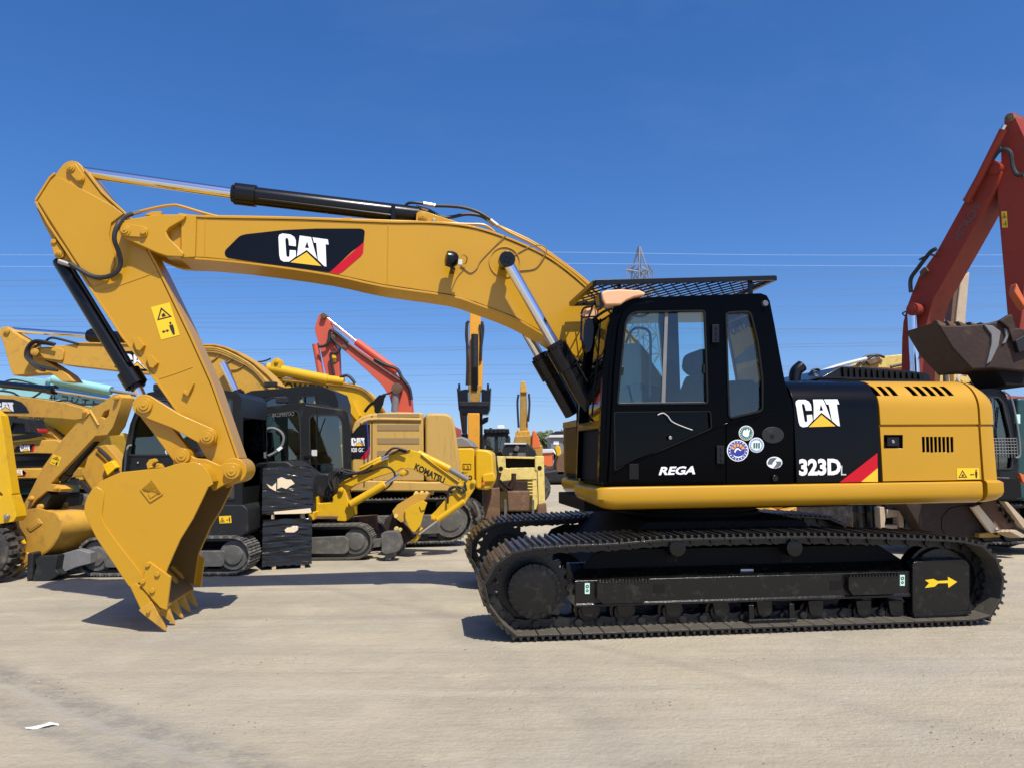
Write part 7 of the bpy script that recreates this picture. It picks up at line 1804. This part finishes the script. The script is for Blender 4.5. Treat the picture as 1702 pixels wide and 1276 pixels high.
for p in ([(1462, 842), (1470, 842), (1472, 862), (1470, 876), (1464, 878)], [(1494, 842), (1501, 842), (1503, 876), (1496, 876)], [(1474, 846), (1520, 848), (1528, 853), (1474, 860)], [(1506, 842), (1512, 842), (1530, 854), (1526, 858)], [(1466, 872), (1492, 872), (1492, 878), (1466, 879)]):
    T.slab('frame_bar', p, random.uniform(-0.1, 0.0), 0.12, 'wood', 0.008)
T.slab('dark_box', rect(1506, 860, 1530, 878), -0.1, 0.3, 'teal', 0.01)
T.slab('base', rect(1458, 876, 1552, 891), 0.0, 0.5, 'rust', 0.02)
for k in range(3): T.slab('step', [(1530, 861 + 7*k), (1538 + 2*k, 861 + 7*k), (1542 + 3*k, 865 + 7*k), (1530, 865 + 7*k)], -0.1, 0.3, 'grey_steel', 0.004)
f = fr_at(1437, 11.8, 0)
for px_, lab in ((1428, 'left of two dark upright drums under the yellow deck'), (1447, 'right of two dark upright drums under the yellow deck')):
    x_ = f.at(px_, 880, 0)[0]
    T = Thing('steel_drum', lab, 'drum', Frame(f.o.x + x_, f.o.y, 0), 'dark drums')
    T.put('drum_shell', MB().lathe((0, 0, 0), (0, 0, 1), [(0, 0.085), (0.01, 0.095), (0.28, 0.095), (0.29, 0.10), (0.31, 0.10), (0.32, 0.095), (0.60, 0.095), (0.61, 0.10), (0.63, 0.10), (0.64, 0.095), (0.86, 0.095), (0.87, 0.085)], 24), 'black_satin')
    T.put('drum_lid', MB().lathe((0, 0, 0.87), (0, 0, 1), [(0, 0.08), (0.012, 0.08)], 24), 'grey_dark')
f = fr_at(1320, 15.0, 0)
T = Thing('tracked_digger_frame', 'yellowish machine base glimpsed under the deck of the big excavator', 'machine', f)
T.slab('frame_beam', [(1230, 846), (1270, 838), (1300, 850), (1330, 838), (1360, 846), (1360, 872), (1230, 872)], 0.0, 0.6, 'yellow_worn', 0.03)
T.slab('body', rect(1220, 800, 1400, 846), 0.3, 2.4, 'yellow_worn', 0.05)
T.slab('crawler', rnd([(1200, 866), (1420, 866), (1420, 884), (1200, 884)], 6, 2), 0.1, 2.4, 'track_dusty', 0.08)

# ---- lattice pylon and overhead lines
D_ = 130.0
f = fr_at(1069, D_, 28)
T = Thing('power_pylon', 'grey lattice power pylon rising behind the cab roof', 'pylon', f)
topz = EYE.z + (753 - 405)/FPX*D_
mb = MB()
def half(z): return 3.6*(1 - z/topz)**1.0*0.9 + 0.55 if z < topz*0.9 else 0.55*(topz - z)/(topz*0.1) + 0.05
lv = [0, 5, 10, 14.5, 18.5, 22, 25, 27.5, 29.5, 31.5, 33.5, topz - 0.5]
R_ = 0.10
for i in range(len(lv) - 1):
    z0, z1 = lv[i], lv[i+1]; a, b = half(z0), half(z1)
    cs = ((-1, -1), (1, -1), (1, 1), (-1, 1))
    for k in range(4):
        (sx, sy), (tx, ty_) = cs[k], cs[(k+1) % 4]
        mb.tube([(sx*a, sy*a, z0), (sx*b, sy*b, z1)], R_*1.3, 4)
        mb.tube([(sx*a, sy*a, z0), (tx*b, ty_*b, z1)], R_, 4)
        mb.tube([(tx*a, ty_*a, z0), (sx*b, sy*b, z1)], R_, 4)
        mb.tube([(sx*b, sy*b, z1), (tx*b, ty_*b, z1)], R_, 4)
T.fine('lattice_tower', mb, 'lead')
for z_, w_ in ((25.0, 4.6), (29.5, 4.0), (33.0, 3.0)):
    for s_ in (-1, 1):
        mb = MB(); b = half(z_)
        for sy in (-1, 1):
            mb.tube([(s_*b, sy*b, z_), (s_*w_, 0, z_ + 0.4)], R_, 4); mb.tube([(s_*b, sy*b, z_ + 1.6), (s_*w_, 0, z_ + 0.4)], R_, 4)
        for k in range(1, 4):
            t = k/4; mb.tube([(s_*(b + (w_ - b)*t), b*(1-t), z_ + 0.4*t), (s_*(b + (w_ - b)*t), -b*(1-t), z_ + 1.6 - 1.2*t)], R_*0.8, 4)
        T.put('cross_arm', mb, 'lead')
        T.put('insulator', MB().cyl((s_*w_, 0, z_ + 0.4), (s_*w_, 0, z_ - 1.2), 0.10, 6), 'lead')
rw = random.Random(21)
wires = [(424, 419, 424), (443, 438, 443)]
for base, n, spread in ((462, 4, 14), (492, 3, 10), (516, 4, 12), (546, 5, 14), (578, 4, 12), (604, 3, 10), (628, 3, 12), (664, 3, 16)):
    tilt = rw.uniform(-14, 10)
    for k in range(n):
        o_ = rw.uniform(-spread/2, spread/2)
        wires.append((base + o_ - tilt + rw.uniform(-2, 2), base + o_ + rw.uniform(-5, 5), base + o_ + tilt + rw.uniform(-3, 3)))
wires = wires[:2] + sorted(wires[2:], key=lambda w: w[1])
ORD = 'first second third fourth fifth sixth seventh eighth ninth tenth eleventh twelfth thirteenth fourteenth fifteenth sixteenth seventeenth eighteenth nineteenth twentieth twenty-first twenty-second twenty-third twenty-fourth twenty-fifth twenty-sixth twenty-seventh twenty-eighth twenty-ninth thirtieth thirty-first thirty-second'.split()
pm('wire_steel', (0.16, 0.18, 0.22), 0.5, metal=0.3)
pm('wire_bright', (0.75, 0.77, 0.80), 0.35, metal=0.3)
for k, (a, b, c) in enumerate(wires):
    D2 = 132 + 3.1*((k*7) % 13) if k > 1 else 126
    f = fr_at(850, D2, 0)
    pts_ = [f.p3(-260, a - 2, 0), f.p3(0, a, 0), f.p3(425, (a + b)/2 + rw.uniform(-1, 5), 0), f.p3(850, b, 0), f.p3(1280, (b + c)/2 + rw.uniform(-1, 5), 0), f.p3(1702, c, 0), f.p3(2000, c - 2, 0)]
    o = link('power_cable', MB().tube(smooth_line(pts_, 5), 0.018 if k < 2 else rw.uniform(0.016, 0.030), 4).mesh('power_cable', 'wire_bright' if k < 2 else 'wire_steel'))
    o.location = f.o
    tag(o, 'thin dark overhead line, %s from the top where it crosses mid-picture' % ORD[k - 2] if k > 1 else ('upper' if k == 0 else 'lower') + ' of two pale wires crossing near the pylon top', 'power line', 'overhead power lines' if k > 1 else 'pale wires at the pylon')

# ---- litter and loose grit on the yard
def litter(name, label, px, pts_, mat, yaw=0, thick=0.004):
    g = ground(*px); fr = Frame(g.x, g.y, yaw)
    bm_ = MB()
    n = len(pts_)
    top = [(x, y, 0.012 + 0.010*math.sin(x*40 + y*25)) for x, y in pts_]
    bm_.loft([[(x, y, z - 0.006) for x, y, z in top], top])
    o = link(name, bm_.mesh(name, mat)); o.location = fr.o; o.rotation_euler = (0, 0, fr.yaw); tag(o, label, 'litter')
litter('paper_scrap', 'white torn scrap of paper lying on the ground at lower left', (70, 1209), [(-0.075, -0.04), (-0.03, -0.012), (0.02, -0.008), (0.05, 0.02), (0.075, 0.04), (0.064, 0.055), (0.02, 0.035), (-0.02, 0.012)], 'white')
pm('grit', (0.40, 0.35, 0.275), 0.9, var=(0.27, 0.235, 0.185), scale=20)
mb = MB(); rr = random.Random(3)
spots = [(rr.uniform(-3.5, 3.8), rr.uniform(2.8, 6.0), rr.uniform(0.25, 0.6)) for _ in range(16)]
for k in range(2600):
    if k % 3: cx, cy, sp = rr.choice(spots); x, y = rr.gauss(cx, sp*0.5), rr.gauss(cy, sp*0.22)
    else: x, y = rr.uniform(-5, 5.5), rr.uniform(2.4, 9.5)
    s_ = min(rr.expovariate(1/0.0032) + 0.0015, 0.012)
    q = [Vector((rr.uniform(-1, 1), rr.uniform(-1, 1), rr.uniform(-0.3, 0.9)))*s_ for _ in range(4)]
    mb.add([(x + v.x, y + v.y, max(v.z, 0) + 0.001) for v in q] , [(0, 1, 2), (0, 2, 3), (0, 3, 1), (1, 3, 2)])
o = link('grit', mb.mesh('grit', 'grit', 0)); o['kind'] = 'stuff'; tag(o, 'loose grit and crumbs of dry soil scattered over the yard', 'grit')
